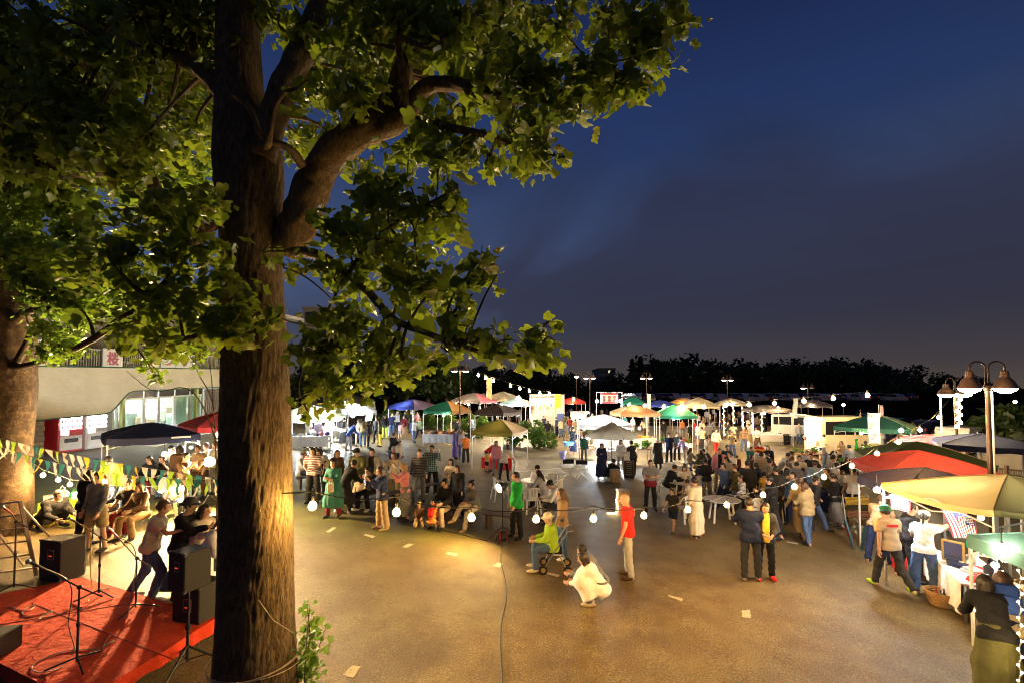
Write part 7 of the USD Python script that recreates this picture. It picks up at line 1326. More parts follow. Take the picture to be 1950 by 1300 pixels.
# ================================================================== stalls: tables, goods, lamps
GOODS, GN = {}, {}
def good(kind, col, loc, rot, place, s=1.0):
    k = (kind, col); GN[(k, place)] = GN.get((k, place), 0) + 1; lab = f'{col} {kind.replace("_", " ")} {place}, {ordn[GN[(k, place)] - 1]} of its kind along the table'; grp = f'goods {place}'
    if k in GOODS and GOODS[k][1] == place: return dup(GOODS[k][0], lab, kind.replace('_', ' '), loc, rot, grp, s)
    t = thing(kind, lab, kind.replace('_', ' '), loc, rot, grp, scale=s); c = cloth(col) if kind in ('folded_cloth', 'bag') else M('good_' + col, COL[col], .5, var=.15, vs=12)
    if kind == 'box': put(t, 'carton', MB().box((0, 0, .08), (.26, .20, .16), ch=.006), c); put(t, 'lid', MB().box((0, 0, .166), (.27, .21, .012)), c)
    elif kind == 'jar': put(t, 'jar_body', MB().lathe([(0, 0), (.045, 0), (.05, .02), (.05, .10), (.035, .125)], n=12), c, 30); put(t, 'lid', MB().lathe([(.038, .125), (.038, .145), (0, .145)], n=12), metal_white)
    elif kind == 'bottle': put(t, 'bottle_body', MB().lathe([(0, 0), (.038, 0), (.04, .16), (.015, .22), (.015, .28), (0, .28)], n=10), c, 30); put(t, 'cap', MB().lathe([(.018, .275), (.018, .30), (0, .30)], n=8), metal_white)
    elif kind == 'basket': put(t, 'weave', MB().lathe([(0, 0), (.13, 0), (.19, .14), (.185, .14), (.12, .015), (0, .015)], n=18), c, 30); put(t, 'rim', MB().tube([(.19 * math.cos(a), .19 * math.sin(a), .14) for a in np.linspace(0, 6.2832, 19)], .012, 6), c)
    elif kind == 'potted_plant': put(t, 'pot', MB().lathe([(0, 0), (.07, 0), (.095, .14), (.085, .14), (.07, .11), (0, .11)], n=14), M('terracotta', (.28, .11, .05), .8)); r = np.random.default_rng(7); q = np.stack([r.normal(0, .10, 60), r.normal(0, .10, 60), .14 + np.abs(r.normal(.14, .08, 60))], 1); R = leaf_frames(q, np.full(60, .12), r); put(t, 'leaves', (np.vstack([LEAVES[0][0] @ R[i].T + q[i] for i in range(60)]), np.vstack([LEAVES[0][1] + i * len(LEAVES[0][0]) for i in range(60)])), hedge_leaf, kind='stuff')
    elif kind == 'flower_bunch': put(t, 'bucket', MB().lathe([(0, 0), (.08, 0), (.11, .2), (.1, .2)], n=12), alu); m = MB(); r = np.random.default_rng(8)
    elif kind == 'folded_cloth': put(t, 'fold', MB().box((0, 0, .03), (.28, .22, .05), ch=.012), c); put(t, 'upper_fold', MB().box((.01, .01, .075), (.25, .20, .035), ch=.012), c)
    else: put(t, 'body', MB().ball((0, 0, .12), (.14, .09, .12), 2), c, True); put(t, 'handle', MB().tube([(-.06, 0, .22), (0, 0, .34), (.06, 0, .22)], .01, 6), c)
    if kind == 'flower_bunch':
        for i in range(40): m.ball((r.normal(0, .09), r.normal(0, .09), .26 + abs(r.normal(.08, .05))), .03, 0)
        put(t, 'blossom', m, c, kind='stuff')
    GOODS[k] = (t, place); return t
def stall_table(place, label, c, w, d, h, rot, col, goods, n, seed, cols=('white', 'cream', 'tan', 'red', 'brown', 'sky')):
    t = thing('stall_table', label, 'table', c, rot); put(t, 'tabletop', MB().box((0, 0, h - .02), (w, d, .04), ch=.006), wood)
    for sx in (-1, 1):
        for sy in (-1, 1): put(t, 'leg', MB().box((sx * (w / 2 - .06), sy * (d / 2 - .06), (h - .04) / 2), (.035, .035, h - .04)), alu)
    if col:
        x = np.linspace(-w / 2 - .01, w / 2 + .01, 40); m = MB(); y0 = -d / 2 - .012
        m.grid(np.stack([np.c_[x, np.full(40, d / 2 + .01), np.full(40, h + .004)], np.c_[x, np.full(40, y0), np.full(40, h + .004)], np.c_[x, y0 - .012 - .012 * np.sin(x * 16), np.full(40, h - .30)], np.c_[x, y0 - .02 - .022 * np.sin(x * 16 + .4), np.full(40, h - .56)]], 1)); put(t, 'tablecloth', m, cloth(col), 50)
    r = np.random.default_rng(seed); R = rz(math.radians(rot))
    for i in range(n):
        q = np.array([(-.46 + .92 * (i + .5) / n) * w, r.uniform(-.32, .32) * d, h + .007]); good(str(r.choice(goods)), str(r.choice(cols)), np.asarray(c) + R @ q, rot + r.uniform(-40, 40), place, r.uniform(.75, 1.15))
def A(u, Y): return at(u, Y)
stall_table('at the dazzling white stall', 'long white table of the dazzling white stall', A(635, 29.3), 2.8, .7, .72, -8, 'white', ['box', 'folded_cloth', 'jar', 'bag'], 12, 1, ('white', 'pink', 'sky', 'yellow', 'lilac'))
stall_table('at the pale green stall', 'table of the pale green tarpaulin stall', A(592, 25.5), 2.2, .7, .7, 4, 'white', ['box', 'bag', 'jar'], 9, 2, ('pink', 'sky', 'white', 'purple'))
stall_table('under the green and orange canopy', 'pale cloth table under the green and orange canopy', A(838, 31), 2.2, .7, .74, -6, 'lightgrey', ['box', 'basket', 'box'], 10, 3, ('tan', 'beige', 'brown', 'orange'))
stall_table('under the olive canopy', 'low table under the olive canopy', A(950, 23.0), 1.6, .6, .55, -20, 'red', ['box', 'folded_cloth', 'jar'], 7, 4, ('red', 'cream', 'white', 'teal'))
stall_table('under the white canopy', 'wooden table at the left of the white canopy', A(1125, 27.0), 1.5, .6, .72, -6, None, ['box', 'jar', 'basket', 'folded_cloth'], 9, 5, ('white', 'orange', 'cream', 'pink'))
stall_table('behind the parasol', 'white table behind the beige parasol', A(1180, 26.0), 1.6, .7, .72, -4, 'white', ['box', 'jar', 'bottle'], 9, 6, ('white', 'sky', 'cream', 'red'))
stall_table('at the wooden stand', 'narrow trestle table right of the parasol', A(1222, 27.0), .9, .6, .75, 5, None, ['folded_cloth', 'box', 'potted_plant'], 5, 7, ('pink', 'purple', 'cream'))
stall_table('under the peach canopy', 'wooden counter under the peach canopy', A(1215, 32.2), 2.3, .6, .9, 4, 'cream', ['box', 'basket', 'jar'], 9, 8, ('yellow', 'tan', 'orange', 'cream'))
stall_table('at the flower stall', 'table of the flower stall under the green canopy', A(1284, 32.0), 2.2, .7, .6, -12, 'white', ['potted_plant', 'flower_bunch', 'potted_plant'], 12, 9, ('white', 'yellow', 'purple', 'pink', 'red'))
stall_table('under the far cream canopy', 'table under the far cream canopy', A(1330, 45), 2.4, .6, .8, 0, 'white', ['box', 'jar'], 6, 10, ('white', 'yellow', 'sky'))
stall_table('at the grey-brown stall', 'white counter under the grey-brown canopy', A(1457, 37), 2.3, .6, .9, -8, 'white', ['bottle', 'box', 'jar'], 8, 11, ('white', 'cream', 'orange'))
stall_table('under the dark green canopy', 'table with glowing lanterns under the dark green canopy', A(1635, 22.4), 2.2, .7, .72, -45, 'brown', ['box', 'potted_plant', 'jar'], 9, 12, ('orange', 'red', 'green'))
stall_table('in the open van', 'low table before the open cream van', A(1535, 28), 1.8, .5, .55, 0, None, ['box', 'jar', 'potted_plant'], 6, 13, ('cream', 'red', 'white'))
stall_table('under the navy canopy', 'table under the navy blue canopy', A(330, 14.2), 2.0, .6, .62, -30, 'white', ['box', 'bottle', 'bag'], 7, 14, ('sky', 'white', 'cream'))
# right-hand stalls
FR = (8.85, 8.95)
c = np.r_[FR, float(gz(*FR))]; stall_table('at the flag stall', 'long white-clothed table of the flag stall at the right', c, 2.0, .8, .72, -118, 'white', ['folded_cloth', 'box', 'folded_cloth', 'jar'], 18, 15, ('white', 'navy', 'red', 'maroon', 'cream', 'lightgrey'))
c = np.r_[8.22, 7.55, float(gz(8, 7))]; stall_table('on the grey-clothed table', 'grey-clothed table end with a big basket at the nearest stall', c, .8, .75, .70, -112, 'grey', ['box', 'bag'], 3, 16, ('brown', 'white', 'tan'))
c = np.r_[8.3, 6.1, float(gz(8, 6))]; stall_table('under the nearest canopy', 'table under the green canopy at the right edge', c, 1.2, .7, .70, -88, 'cream', ['jar', 'box'], 5, 17, ('white', 'red', 'yellow'))
def big_basket(label, b, s):
    t = thing('basket', label, 'basket', b, scale=s); bm = M('wicker', (.30, .17, .06), .7, var=.4, vs=40, bump=.8, bs=60)
    for k in range(9): z0 = .03 + k * .032; r0 = .16 + .012 * k + .0; put(t, 'wicker_ring', MB().tube([((r0 + .006 * math.sin(a * 12 + k * math.pi)) * math.cos(a), (r0 + .006 * math.sin(a * 12 + k * math.pi)) * math.sin(a), z0) for a in np.linspace(0, 6.2832, 49)], .017, 5), bm)
    put(t, 'bottom', MB().lathe([(0, .01), (.16, .01), (.17, .03), (0, .03)], n=18), bm)
    for i in range(3): put(t, 'bottle', MB().lathe([(0, .05), (.03, .05), (.03, .22), (.012, .27), (.012, .33), (0, .33)], (.07 * math.cos(i * 2), .07 * math.sin(i * 2), 0), 8), M(f'basket_bottle_{i}', ((.04, .06, .04), (.30, .05, .04), (.06, .08, .25))[i], .2))
big_basket('large round wicker basket on the ground under the grey-clothed table', Gd(1792, 1152), .95); big_basket('large round wicker basket on the corner of the grey-clothed table', np.r_[7.98, 7.45, float(gz(8, 7)) + .705], .85)
def usflag(label, c, w, h, tilt_):
    t = thing('flag', label, 'flag', c, -75); T = np.array([[math.cos(tilt_), 0, -math.sin(tilt_)], [0, 1, 0], [math.sin(tilt_), 0, math.cos(tilt_)]])
    for k in range(13):
        x = (k + .5) / 13 * w - w / 2; z = np.linspace(0, -h, 6); put(t, 'stripe', MB().grid(np.stack([np.c_[np.full(6, x - w / 26), .02 * np.sin(z * 9 + x * 8), z], np.c_[np.full(6, x + w / 26), .02 * np.sin(z * 9 + x * 8 + .3), z]], 1)).move(T), M('flag_red', (.50, .05, .06), .8, transl=.3) if k % 2 == 0 else M('flag_white', (.70, .68, .66), .8, transl=.3))
    z = np.linspace(.002, -h * .4, 5); cn = put(t, 'canton', MB().grid(np.stack([np.c_[np.full(5, xx), .02 * np.sin(z * 9 + xx * 8) - .012, z] for xx in np.linspace(w * .5, -w * .04, 5)], 0)).move(T), M('flag_blue', (.03, .04, .22), .8, transl=.2)); m = MB()
    for i in range(5):
        for j in range(5): m.ball(np.array([w * (.02 + .10 * i), -.024, -h * (.04 + .075 * j)]) , (.012, .004, .012), 0)
    put(cn, 'star', m.move(T), M('flag_white', (.70, .68, .66), .8, transl=.3), kind='stuff')
usflag('striped flag with blue star field hanging largest under the tan tarpaulin', P(1812, 962, 9.5), .42, .62, .35); usflag('striped flag hanging farthest left under the tan tarpaulin', P(1713, 942, 10.0), .40, .32, .05); usflag('striped flag hanging nearest under the tan tarpaulin', P(1838, 982, 8.6), .26, .40, .2)
def obj1(name, label, cat, loc, parts, rot=0, group=None):
    t = thing(name, label, cat, loc, rot, group)
    for nm, m, mat in parts: put(t, nm, m, mat)
    return t
obj1('picture_frame', 'gold picture frame leaning on the flag stall table', 'picture frame', np.r_[8.75, 9.15, float(gz(8, 9)) + .73], [('frame', MB().box((0, 0, .02), (.34, .03, .035)).box((0, 0, .40), (.34, .03, .035)).box((-.155, 0, .21), (.035, .03, .36)).box((.155, 0, .21), (.035, .03, .36)), M('frame_gold', (.50, .36, .14), .4, .3)), ('picture', MB().box((0, .01, .21), (.28, .01, .35)), M('picture_blue', (.06, .08, .22), .4))], -60)
obj1('wooden_crate', 'open wooden crate on the grey-clothed table', 'crate', np.r_[8.35, 7.45, float(gz(8, 7)) + .71], [('slat', MB().box((s * .2, 0, .05 + k * .11), (.02, .3, .09)), wood) for s in (-1, 1) for k in range(3)] + [('end_slat', MB().box((0, s * .15, .05 + k * .11), (.4, .02, .09)), wood) for s in (-1, 1) for k in range(3)], 15)
obj1('handbag', 'black handbag standing on the flag stall table', 'handbag', np.r_[8.55, 8.2, float(gz(8, 8)) + .73], [('bag_body', MB().box((0, 0, .14), (.24, .12, .28), ch=.03), cloth('black')), ('flap', MB().box((0, -.065, .20), (.22, .02, .14), ch=.008), cloth('charcoal')), ('handle', MB().tube([(-.08, 0, .27), (-.06, 0, .38), (.06, 0, .38), (.08, 0, .27)], .01, 6), cloth('black'))], -70)
obj1('red_cone', 'red paper cone standing at the nearest stall', 'cone', P(1930, 1090, 6.6) * [1, 1, 0] + [0, 0, float(gz(7, 6)) + .71], [('cone', MB().lathe([(.16, 0), (.02, .34), (0, .35)], n=18), M('cone_red', (.50, .03, .05), .6)), ('base_ring', MB().lathe([(.17, 0), (.17, .02), (.15, .02)], n=18), cloth('maroon'))])
obj1('oil_drum', 'red metal drum beside the teal cabinet at the flag stall', 'drum', Gd(1722, 1082), [('drum_body', MB().lathe([(0, 0), (.22, 0), (.225, .02), (.22, .16), (.23, .17), (.22, .18), (.22, .33), (.23, .34), (.22, .35), (.22, .52), (.225, .54), (0, .54)], n=24), M('drum_red', (.42, .015, .02), .35, coat=.3)), ('lid', MB().lathe([(.20, .542), (.20, .55), (0, .55)], n=24), M('drum_red', (.42, .015, .02), .35)), ('emblem', MB().box((-.05, -.222, .26), (.10, .008, .09)), M('emblem_cream', (.6, .5, .25), .5))])
obj1('cabinet', 'teal wooden cabinet at the flag stall', 'cabinet', Gd(1738, 1072) + [.25, .35, 0], [('carcass', MB().box((0, 0, .45), (.60, .45, .90), ch=.01), M('cabinet_teal', (.06, .20, .18), .6)), ('door', MB().box((0, -.23, .45), (.54, .02, .80), ch=.006), M('cabinet_teal2', (.07, .24, .21), .6)), ('knob', MB().ball((.2, -.25, .5), .02, 1), alu)])
b = Gd(1632, 1042); t = thing('sandwich_board', 'blue wooden A-board with a red disc on it', 'sign', b, 62); bm = M('board_blue', (.03, .11, .17), .6, var=.25, vs=14)
for s in (-1, 1): p_ = put(t, 'board', MB().box((0, s * .17, .36), (.44, .025, .74), rx(-s * .24)), bm)
put(p_, 'red_disc', MB().lathe([(0, -.02), (.14, -.02), (.14, .02), (0, .02)], (0, .19, .38), 20, rx(-.24) @ rx(math.pi / 2)), M('disc_red', (.30, .02, .04), .6)); put(t, 'hinge', MB().tube([(-.2, 0, .73), (.2, 0, .73)], .012, 6), alu)
b = Gd(1634, 1010) + [.2, .35, 0]; t = thing('blanket_rack', 'rack hung with striped woven blankets behind the blue board', 'rack', b, -10)
for s in (-1, 1): put(t, 'post', MB().tube([(s * .35, -.2, 0), (s * .35, 0, 1.0), (s * .35, .2, 0)], .014, 6), metal_white)
for k in range(4): x = np.linspace(-.33, .33, 12); put(t, 'blanket', MB().grid(np.stack([np.c_[x, np.full(12, -.05 - k * .05), .95 - k * .17 + .02 * np.sin(x * 9 + k)], np.c_[x, np.full(12, -.14 - k * .05), .80 - k * .17 + .02 * np.sin(x * 9 + k)], np.c_[x, np.full(12, -.12 - k * .05), .66 - k * .17 + .02 * np.sin(x * 7 + k)]], 1)), cloth(('brown', 'olive', 'maroon', 'khaki')[k], ('stripe_h', ('yellow', 'black', 'tan', 'brown')[k], 9.0)), True)
# fairy lights along the nearest canopy's edge
r = np.random.default_rng(3); fe = EM('fairy_light', (1, .74, .36), 60.0); pts = [np.array([7.50 + .03 * r.normal(), 7.5 - i * .075, 1.40 + .05 * r.normal()]) for i in range(34)]
string_light('fairy_lights', 'fairy lights along the edge of the green canopy nearest the camera', np.array(pts), pts[::1], .014, fe, white_cable)
pts = [np.array([7.62 + .10 * r.normal(), 7.25 + .12 * r.normal(), float(gz(7.6, 7.2)) + .48 + .12 * r.normal()]) for i in range(18)]; string_light('fairy_lights', 'bunch of fairy lights glowing under the grey-clothed table', np.array(pts), pts, .014, fe, white_cable)
pts = [P(1943 + (3 if i % 2 else -4), 1085 + i * 15, 5.75) for i in range(15)]; string_light('fairy_lights', 'fairy lights wound down the white pole at the right edge', np.array(pts), pts, .013, EM('fairy_light_near', (1, .66, .28), 420.0), white_cable)
def column_lights(label, u, v0, v1, Y, n, r_=.07, em=None):
    pp = [P(u + (3 if i % 2 else -3), v0 + (v1 - v0) * i / (n - 1), Y) for i in range(n)]; string_light('string_light', label, np.array([q + [0, 0, .1] for q in pp]), pp, r_, em or EM('pole_bulb', (1, .72, .36), 150.0), white_cable)
column_lights('bulbs wound down the pole left of the tall street lamp', 1826, 752, 812, 17.5, 9)
def lattice(label, u0, Y, w, h):
    b = at(u0, Y); t = thing('light_lattice', label, 'lights', b); k = 0
    for i in range(5):
        put(t, 'post', MB().box(((i - 2) * w / 4, 0, h / 2), (.05, .05, h)), wood)
        pp = [np.array([(i - 2) * w / 4 + .05 * (-1) ** j, -.05, .5 + j * (h - .5) / 9]) for j in range(10)]; put(t, 'cable', MB().tube(pp, .008, 4), white_cable)
        for q in pp: put(t, 'bulb', MB().ball(q, .04, 1), EM('lattice_bulb', (1, .70, .32), 200.0))
lattice('lattice of posts wound with warm lights at the centre right', 1413, 41, 3.4, 2.9)
# lamps that hang in the stalls
def stall_lamp(label, u, v, Y, r_, L, col):
    q = P(u, v, Y); t = thing('stall_lamp', label, 'lamp', q); put(t, 'bulb', MB().ball((0, 0, 0), r_, 1), EM(f'stall_lamp_{col}_{int(L)}', dict(w=(1, .68, .34), c=(.90, .96, 1.0), n=(1, .86, .62))[col], L)); put(t, 'cord', MB().tube([(0, 0, r_), (0, 0, r_ + .25)], .008, 5), cable_m); put(t, 'holder', MB().lathe([(r_ * .5, r_ * .9), (r_ * .4, r_ * 1.6), (0, r_ * 1.7)], n=8), socket_m)
for row in ((640, 789, 29.5, .13, 2600, 'c', 'dazzling white lamp in the pale blue stall'), (672, 790, 30, .12, 2000, 'c', 'white lamp at the right of the pale blue stall'), (602, 794, 26, .11, 3600, 'c', 'white lamp in the pale green stall'), (774, 778, 34, .08, 900, 'c', 'white lamp under the blue canopy'), (868, 768, 42, .09, 1200, 'w', 'warm lamp under the grey canopy, left'), (892, 770, 42.5, .09, 1200, 'n', 'warm lamp under the grey canopy, right'), (955, 771, 36, .10, 2200, 'n', 'star-bright lamp behind the brown canopy'), (988, 758, 41, .20, 1800, 'n', 'dazzling flood lamp left of the food truck'), (845, 790, 31.5, .07, 500, 'n', 'lamp on the table under the green and orange canopy'), (952, 826, 22.6, .07, 500, 'w', 'lamp under the olive canopy'),
            (1170, 828, 27.0, .10, 3600, 'c', 'white lamp under the bright white canopy'), (1120, 834, 27.0, .08, 3000, 'c', 'white lamp at the left of the bright white canopy'), (1205, 785, 32.6, .09, 900, 'w', 'warm lamp under the peach canopy'), (1218, 815, 31.4, .09, 300, 'w', 'glowing floor lantern before the peach canopy'), (1283, 797, 32.3, .08, 1000, 'c', 'white lamp over the flower stall'), (1306, 845, 27, .07, 500, 'c', 'small white lamp low at the flower stall'), (1322, 779, 45, .09, 800, 'w', 'warm lamp under the far cream canopy'), (985, 768, 46, .09, 1200, 'n', 'lamp under the far pale blue canopy'), (1392, 770, 51, .09, 1300, 'w', 'warm lamp under the small far cream canopy'), (1545, 772, 49, .09, 1300, 'w', 'warm lamp under the far grey-white canopy'), (1090, 768, 55, .10, 1300, 'w', 'warm lamp under the far red canopy'), (1300, 770, 55, .10, 1300, 'w', 'warm lamp under the far orange canopy'), (1455, 786, 37, .10, 1400, 'n', 'lamp under the grey-brown canopy'), (1482, 775, 36.5, .08, 1200, 'w', 'warm lamp at the corner of the grey-brown canopy'),
            (1137, 763, 46, .16, 2400, 'c', 'left white flood lamp of the meat banner'), (1182, 763, 46, .16, 2400, 'c', 'right white flood lamp of the meat banner'), (1640, 824, 22.3, .07, 500, 'w', 'orange lamp under the dark green canopy'), (1675, 815, 23.5, .06, 500, 'n', 'lamp under the mint side of the canopy'), (1670, 932, 10.0, .06, 2600, 'c', 'dazzling white lamp at the corner of the tan tarpaulin'), (1822, 962, 9.2, .05, 900, 'n', 'lamp under the tan tarpaulin over the flag stall'), (1868, 985, 8.8, .045, 800, 'n', 'second lamp under the tan tarpaulin over the flag stall'), (1908, 1040, 7.0, .05, 1500, 'n', 'lamp over the nearest stall'), (1895, 1075, 7.6, .05, 600, 'c', 'small white lamp on the nearest stall table'), (154, 946, 12.0, .07, 600, 'c', 'white lamp on the ground stall by the left tree'), (313, 862, 14.0, .05, 500, 'n', 'lamp hanging under the navy canopy, left'), (364, 851, 14.4, .04, 500, 'n', 'lamp hanging under the navy canopy, right'), (416, 826, 15.5, .07, 5000, 'c', 'white lamp left of the trunk under the red canopy'), (1716, 819, 19.8, .09, 1800, 'n', 'dazzling lamp left of the pink canopy')):
    u, v, Y, r_, L, col, lab = row; stall_lamp(lab, u, v, Y, r_, float(L), col)
# ground stall by the left tree
stall_table('at the ground stall', 'low table with a lime cloth at the ground stall by the left tree', Gd(128, 985), .9, .5, .45, 15, 'lime', ['box', 'bottle', 'bag'], 6, 18, ('sky', 'pink', 'white', 'green'))
for i, (u, v, c_, lab) in enumerate(((84, 1000, 'yellow', 'pale yellow carton at the ground stall by the left tree'), (98, 995, 'tan', 'brown carton right of the yellow one at the ground stall'), (112, 985, 'orange', 'patterned carton at the ground stall by the left tree'))):
    obj1('carton', lab, 'carton', Gd(u, v), [('box_body', MB().box((0, 0, .15), (.34, .28, .30), ch=.006), M('good_' + c_, COL[c_], .6)), ('flap', MB().box((0, -.16, .30), (.32, .06, .008), rx(.4)), M('good_' + c_, COL[c_], .6)), ('hand_hole', MB().box((0, -.142, .20), (.09, .006, .03)), dark_in)], 20)
# small things before the white canopy
b = Gd(1083, 872); obj1('bucket', 'lilac plastic bin beside the white canopy', 'bin', Gd(1071, 873), [('bin_body', MB().lathe([(0, 0), (.18, 0), (.23, .42), (.22, .42), (.17, .02), (0, .02)], n=20), M('bin_lilac', (.32, .32, .58), .4)), ('rim', MB().lathe([(.235, .40), (.25, .41), (.235, .44)], n=20), M('bin_lilac', (.32, .32, .58), .4))])
obj1('tub', 'blue tub on a wooden stand left of the white canopy', 'tub', Gd(1083, 866), [('tub_body', MB().lathe([(0, .62), (.30, .62), (.36, .84), (.35, .84), (.29, .64), (0, .64)], n=24), M('tub_blue', (.10, .30, .50), .4)), ('stand_leg', MB().beam((-.2, 0, 0), (.15, 0, .62), .04), wood), ('stand_leg', MB().beam((.2, 0, 0), (-.15, 0, .62), .04), wood)])
def menu_board(label, px, w, h, rot, lines, wcol='black'):
    b = Gd(*px); t = thing('menu_board', label, 'sign', b, rot)
    put(t, 'frame', MB().box((0, .06, h / 2), (w + .06, .03, h + .04), rx(-.14)), wood); pn = put(t, 'panel', MB().box((0, .04, h / 2), (w, .02, h - .02), rx(-.14)), M('chalk_black', (.012, .012, .014), .6)); r = np.random.default_rng(4)
    put(t, 'rear_leg', MB().beam((-.15, .38, 0), (-.12, .10, h * .9), .03), wood); put(t, 'rear_leg', MB().beam((.15, .38, 0), (.12, .10, h * .9), .03), wood)
    for i in range(lines): put(pn, 'chalk_line', MB().box((r.uniform(-.05, .05) * w, .018 + .14 * (h * (.9 - i / lines * .8) - h / 2), h * (.9 - i / lines * .8)), (w * r.uniform(.45, .8), .006, .018), rx(-.14)), M(f'chalk_{i % 3}', ((.5, .5, .48), (.45, .15, .2), (.2, .45, .2))[i % 3], .9))
menu_board('black chalk menu board before the white canopy', (1198, 910), .42, .80, -12, 7); menu_board('chalkboard on a wooden stand beside the cream van', (1499, 846), .55, .85, 8, 3)
obj1('wooden_box', 'tall wooden box beside the crouching person at the white canopy', 'box', Gd(1171, 917), [('box_body', MB().box((0, 0, .27), (.36, .32, .54), ch=.008), M('box_tan', (.30, .19, .09), .7, var=.3)), ('lid', MB().box((0, 0, .55), (.38, .34, .02)), wood)], 10)
b = Gd(1186, 974); obj1('lit_crate', 'wooden crate strung with fairy lights behind the person in red', 'crate', b, [('crate_side', MB().box((0, 0, .36), (.40, .34, .70), ch=.006), wood), ('shelf', MB().box((0, -.02, .73), (.44, .38, .02)), wood)], 5); pp = [b + np.array([-.24 + .02 * math.sin(i), -.22, .05 + i * .08]) for i in range(10)] + [b + np.array([-.3 - i * .06, -.25, .03]) for i in range(5)]; string_light('fairy_lights', 'fairy lights trailing down the wooden crate in the plaza', np.array(pp), pp, .022, EM('fairy_light', (1, .74, .36), 60.0), white_cable)
# ================================================================== banners, vehicles, food truck
def nobori(label, u, v0, v1, Y, w, col, chars=(), ink=None, lean=0.0, dots=None):
    b = at(u, Y); z0, z1 = CAM_H - (v1 - HORIZON) * Y / FPX - b[2], CAM_H - (v0 - HORIZON) * Y / FPX - b[2]; t = thing('banner', label, 'banner', b); zz = np.linspace(z0, z1, 9); x0 = lean * (zz - z0); wv = .03 * np.sin(zz * 5)
    put(t, 'pole', MB().tube([(-w / 2 - .03, 0, 0), (-w / 2 - .03 + lean * (z1 - z0), 0, z1 + .08)], .014, 6), metal_white); put(t, 'cross_bar', MB().tube([(-w / 2 - .03 + lean * (z1 - z0), 0, z1 + .02), (w / 2 + lean * (z1 - z0), 0, z1 + .02)], .010, 6), metal_white)
    c_ = put(t, 'cloth', MB().grid(np.stack([np.c_[x0 - w / 2, wv, zz], np.c_[x0 + w / 2, wv + .01, zz]], 1)), M('banner_' + col, TCB.get(col) or COL[col], .8, transl=.3), True)
    for i, ch in enumerate(chars):
        m = MB(); s = w * .62; zc = z1 - (z1 - z0) * (.42 + .26 * i)
        for ring, holes in glyph(ch, s): tm = trimesh.creation.extrude_polygon(Polygon(ring, holes).buffer(0), .006, engine='earcut'); v = np.array(tm.vertices); m.add(np.stack([v[:, 0] - s / 2, -.05 - v[:, 2], zc + v[:, 1] - s / 2], 1), tm.faces)
        put(c_, 'character', m, ink or ink_b)
    for i, (dx, q) in enumerate(dots or ()): put(c_, 'printed_flower', MB().lathe([(0, -.004), (.055, -.004), (.055, .004), (0, .004)], (dx * w, -.045, z0 + (z1 - z0) * q), 10, rx(math.pi / 2)), M('flower_red', (.50, .08, .08), .7))
TCB = dict(orange_b=(.60, .22, .10), lime_b=(.45, .55, .05), plum_b=(.55, .42, .32))
nobori('tall orange banner behind the lamp post stalls', 932, 719, 762, 44, .48, 'orange_b'); nobori('yellow-green banner in front of the food truck', 1062, 750, 776, 39, .52, 'lime_b'); nobori('white banner leaning beside the pale blue stall', 702, 764, 800, 31, .45, 'white', lean=.18); nobori('white banner hanging on the pale blue stall', 649, 766, 786, 28.8, .22, 'white')
nobori('white banner right of the peach canopy', 1236, 750, 778, 36, .25, 'lightgrey'); nobori('white banner beside the small white van', 1513, 758, 795, 36, .32, 'white', lean=.06); nobori('cream banner with black characters and red flowers at the green canopy', 1662, 787, 842, 20.5, .52, 'plum_b', ('梅', '干'), None, .03, ((-.25, .92), (.30, .74), (-.32, .50), (.18, .30), (-.2, .15))); nobori('narrow pink banner behind the cream one', 1678, 772, 800, 23, .18, 'pink', lean=-.05)
b = at(1160, 46); t = thing('meat_banner', 'lit red and white picture banner on a white frame over a food stall', 'banner', b); z0, z1 = CAM_H - 22 * 46 / FPX - b[2], CAM_H - 3 * 46 / FPX - b[2]
for s in (-1, 1): put(t, 'post', MB().tube([(s * 1.3, 0, 0), (s * 1.3, 0, z1 + .1)], .03, 6), metal_white)
put(t, 'top_bar', MB().tube([(-1.3, 0, z1 + .1), (1.3, 0, z1 + .1)], .03, 6), metal_white); put(t, 'counter', MB().box((0, -.3, .5), (2.6, .6, 1.0), ch=.02), metal_white); pn = put(t, 'picture_panel', MB().box((0, 0, (z0 + z1) / 2), (1.75, .03, z1 - z0)), M('banner_pale', (.62, .50, .46), .6))
put(pn, 'red_band', MB().box((0, -.022, z1 - .08), (1.75, .01, .14)), M('banner_red', (.5, .05, .06), .6)); put(pn, 'red_band', MB().box((0, -.022, z0 + .10), (1.75, .01, .16)), M('banner_red', (.5, .05, .06), .6))
for i in range(6): put(pn, 'meat_picture', MB().lathe([(0, -.005), (.17, -.005), (.17, .005), (0, .005)], (-.56 + (i % 3) * .56, -.025, z0 + .32 + (i // 3) * .30), 12, rx(math.pi / 2)), M('meat_brown', (.20, .06, .04), .6))
# food truck
b = at(1044, 45); t = thing('food_truck', 'white food truck trailer with a lit serving hatch and awning', 'food truck', b, 2); H = CAM_H - 5 * 45 / FPX - b[2]; bw = M('truck_white', (.40, .40, .38), .4)
put(t, 'body', MB().box((0, 1.0, H * .28), (3.4, .08, H * .30)).box((0, 2.2, H * .56), (3.4, .08, H * .86)).box((-1.7, 1.6, H * .56), (.08, 1.3, H * .86)).box((1.7, 1.6, H * .56), (.08, 1.3, H * .86)).box((1.35, 1.0, H * .70), (.7, .08, H * .56)), bw); put(t, 'roof', MB().box((0, 1.5, H), (3.6, 1.5, .10), ch=.03), M('truck_roof', (.08, .08, .09), .5)); put(t, 'awning', MB().box((-.4, .55, H * .93), (2.5, .9, .03), rx(-.12)), M('truck_roof', (.08, .08, .09), .5)); put(t, 'hatch_counter', MB().box((-.4, .85, H * .45), (2.5, .35, .05)), metal_white)
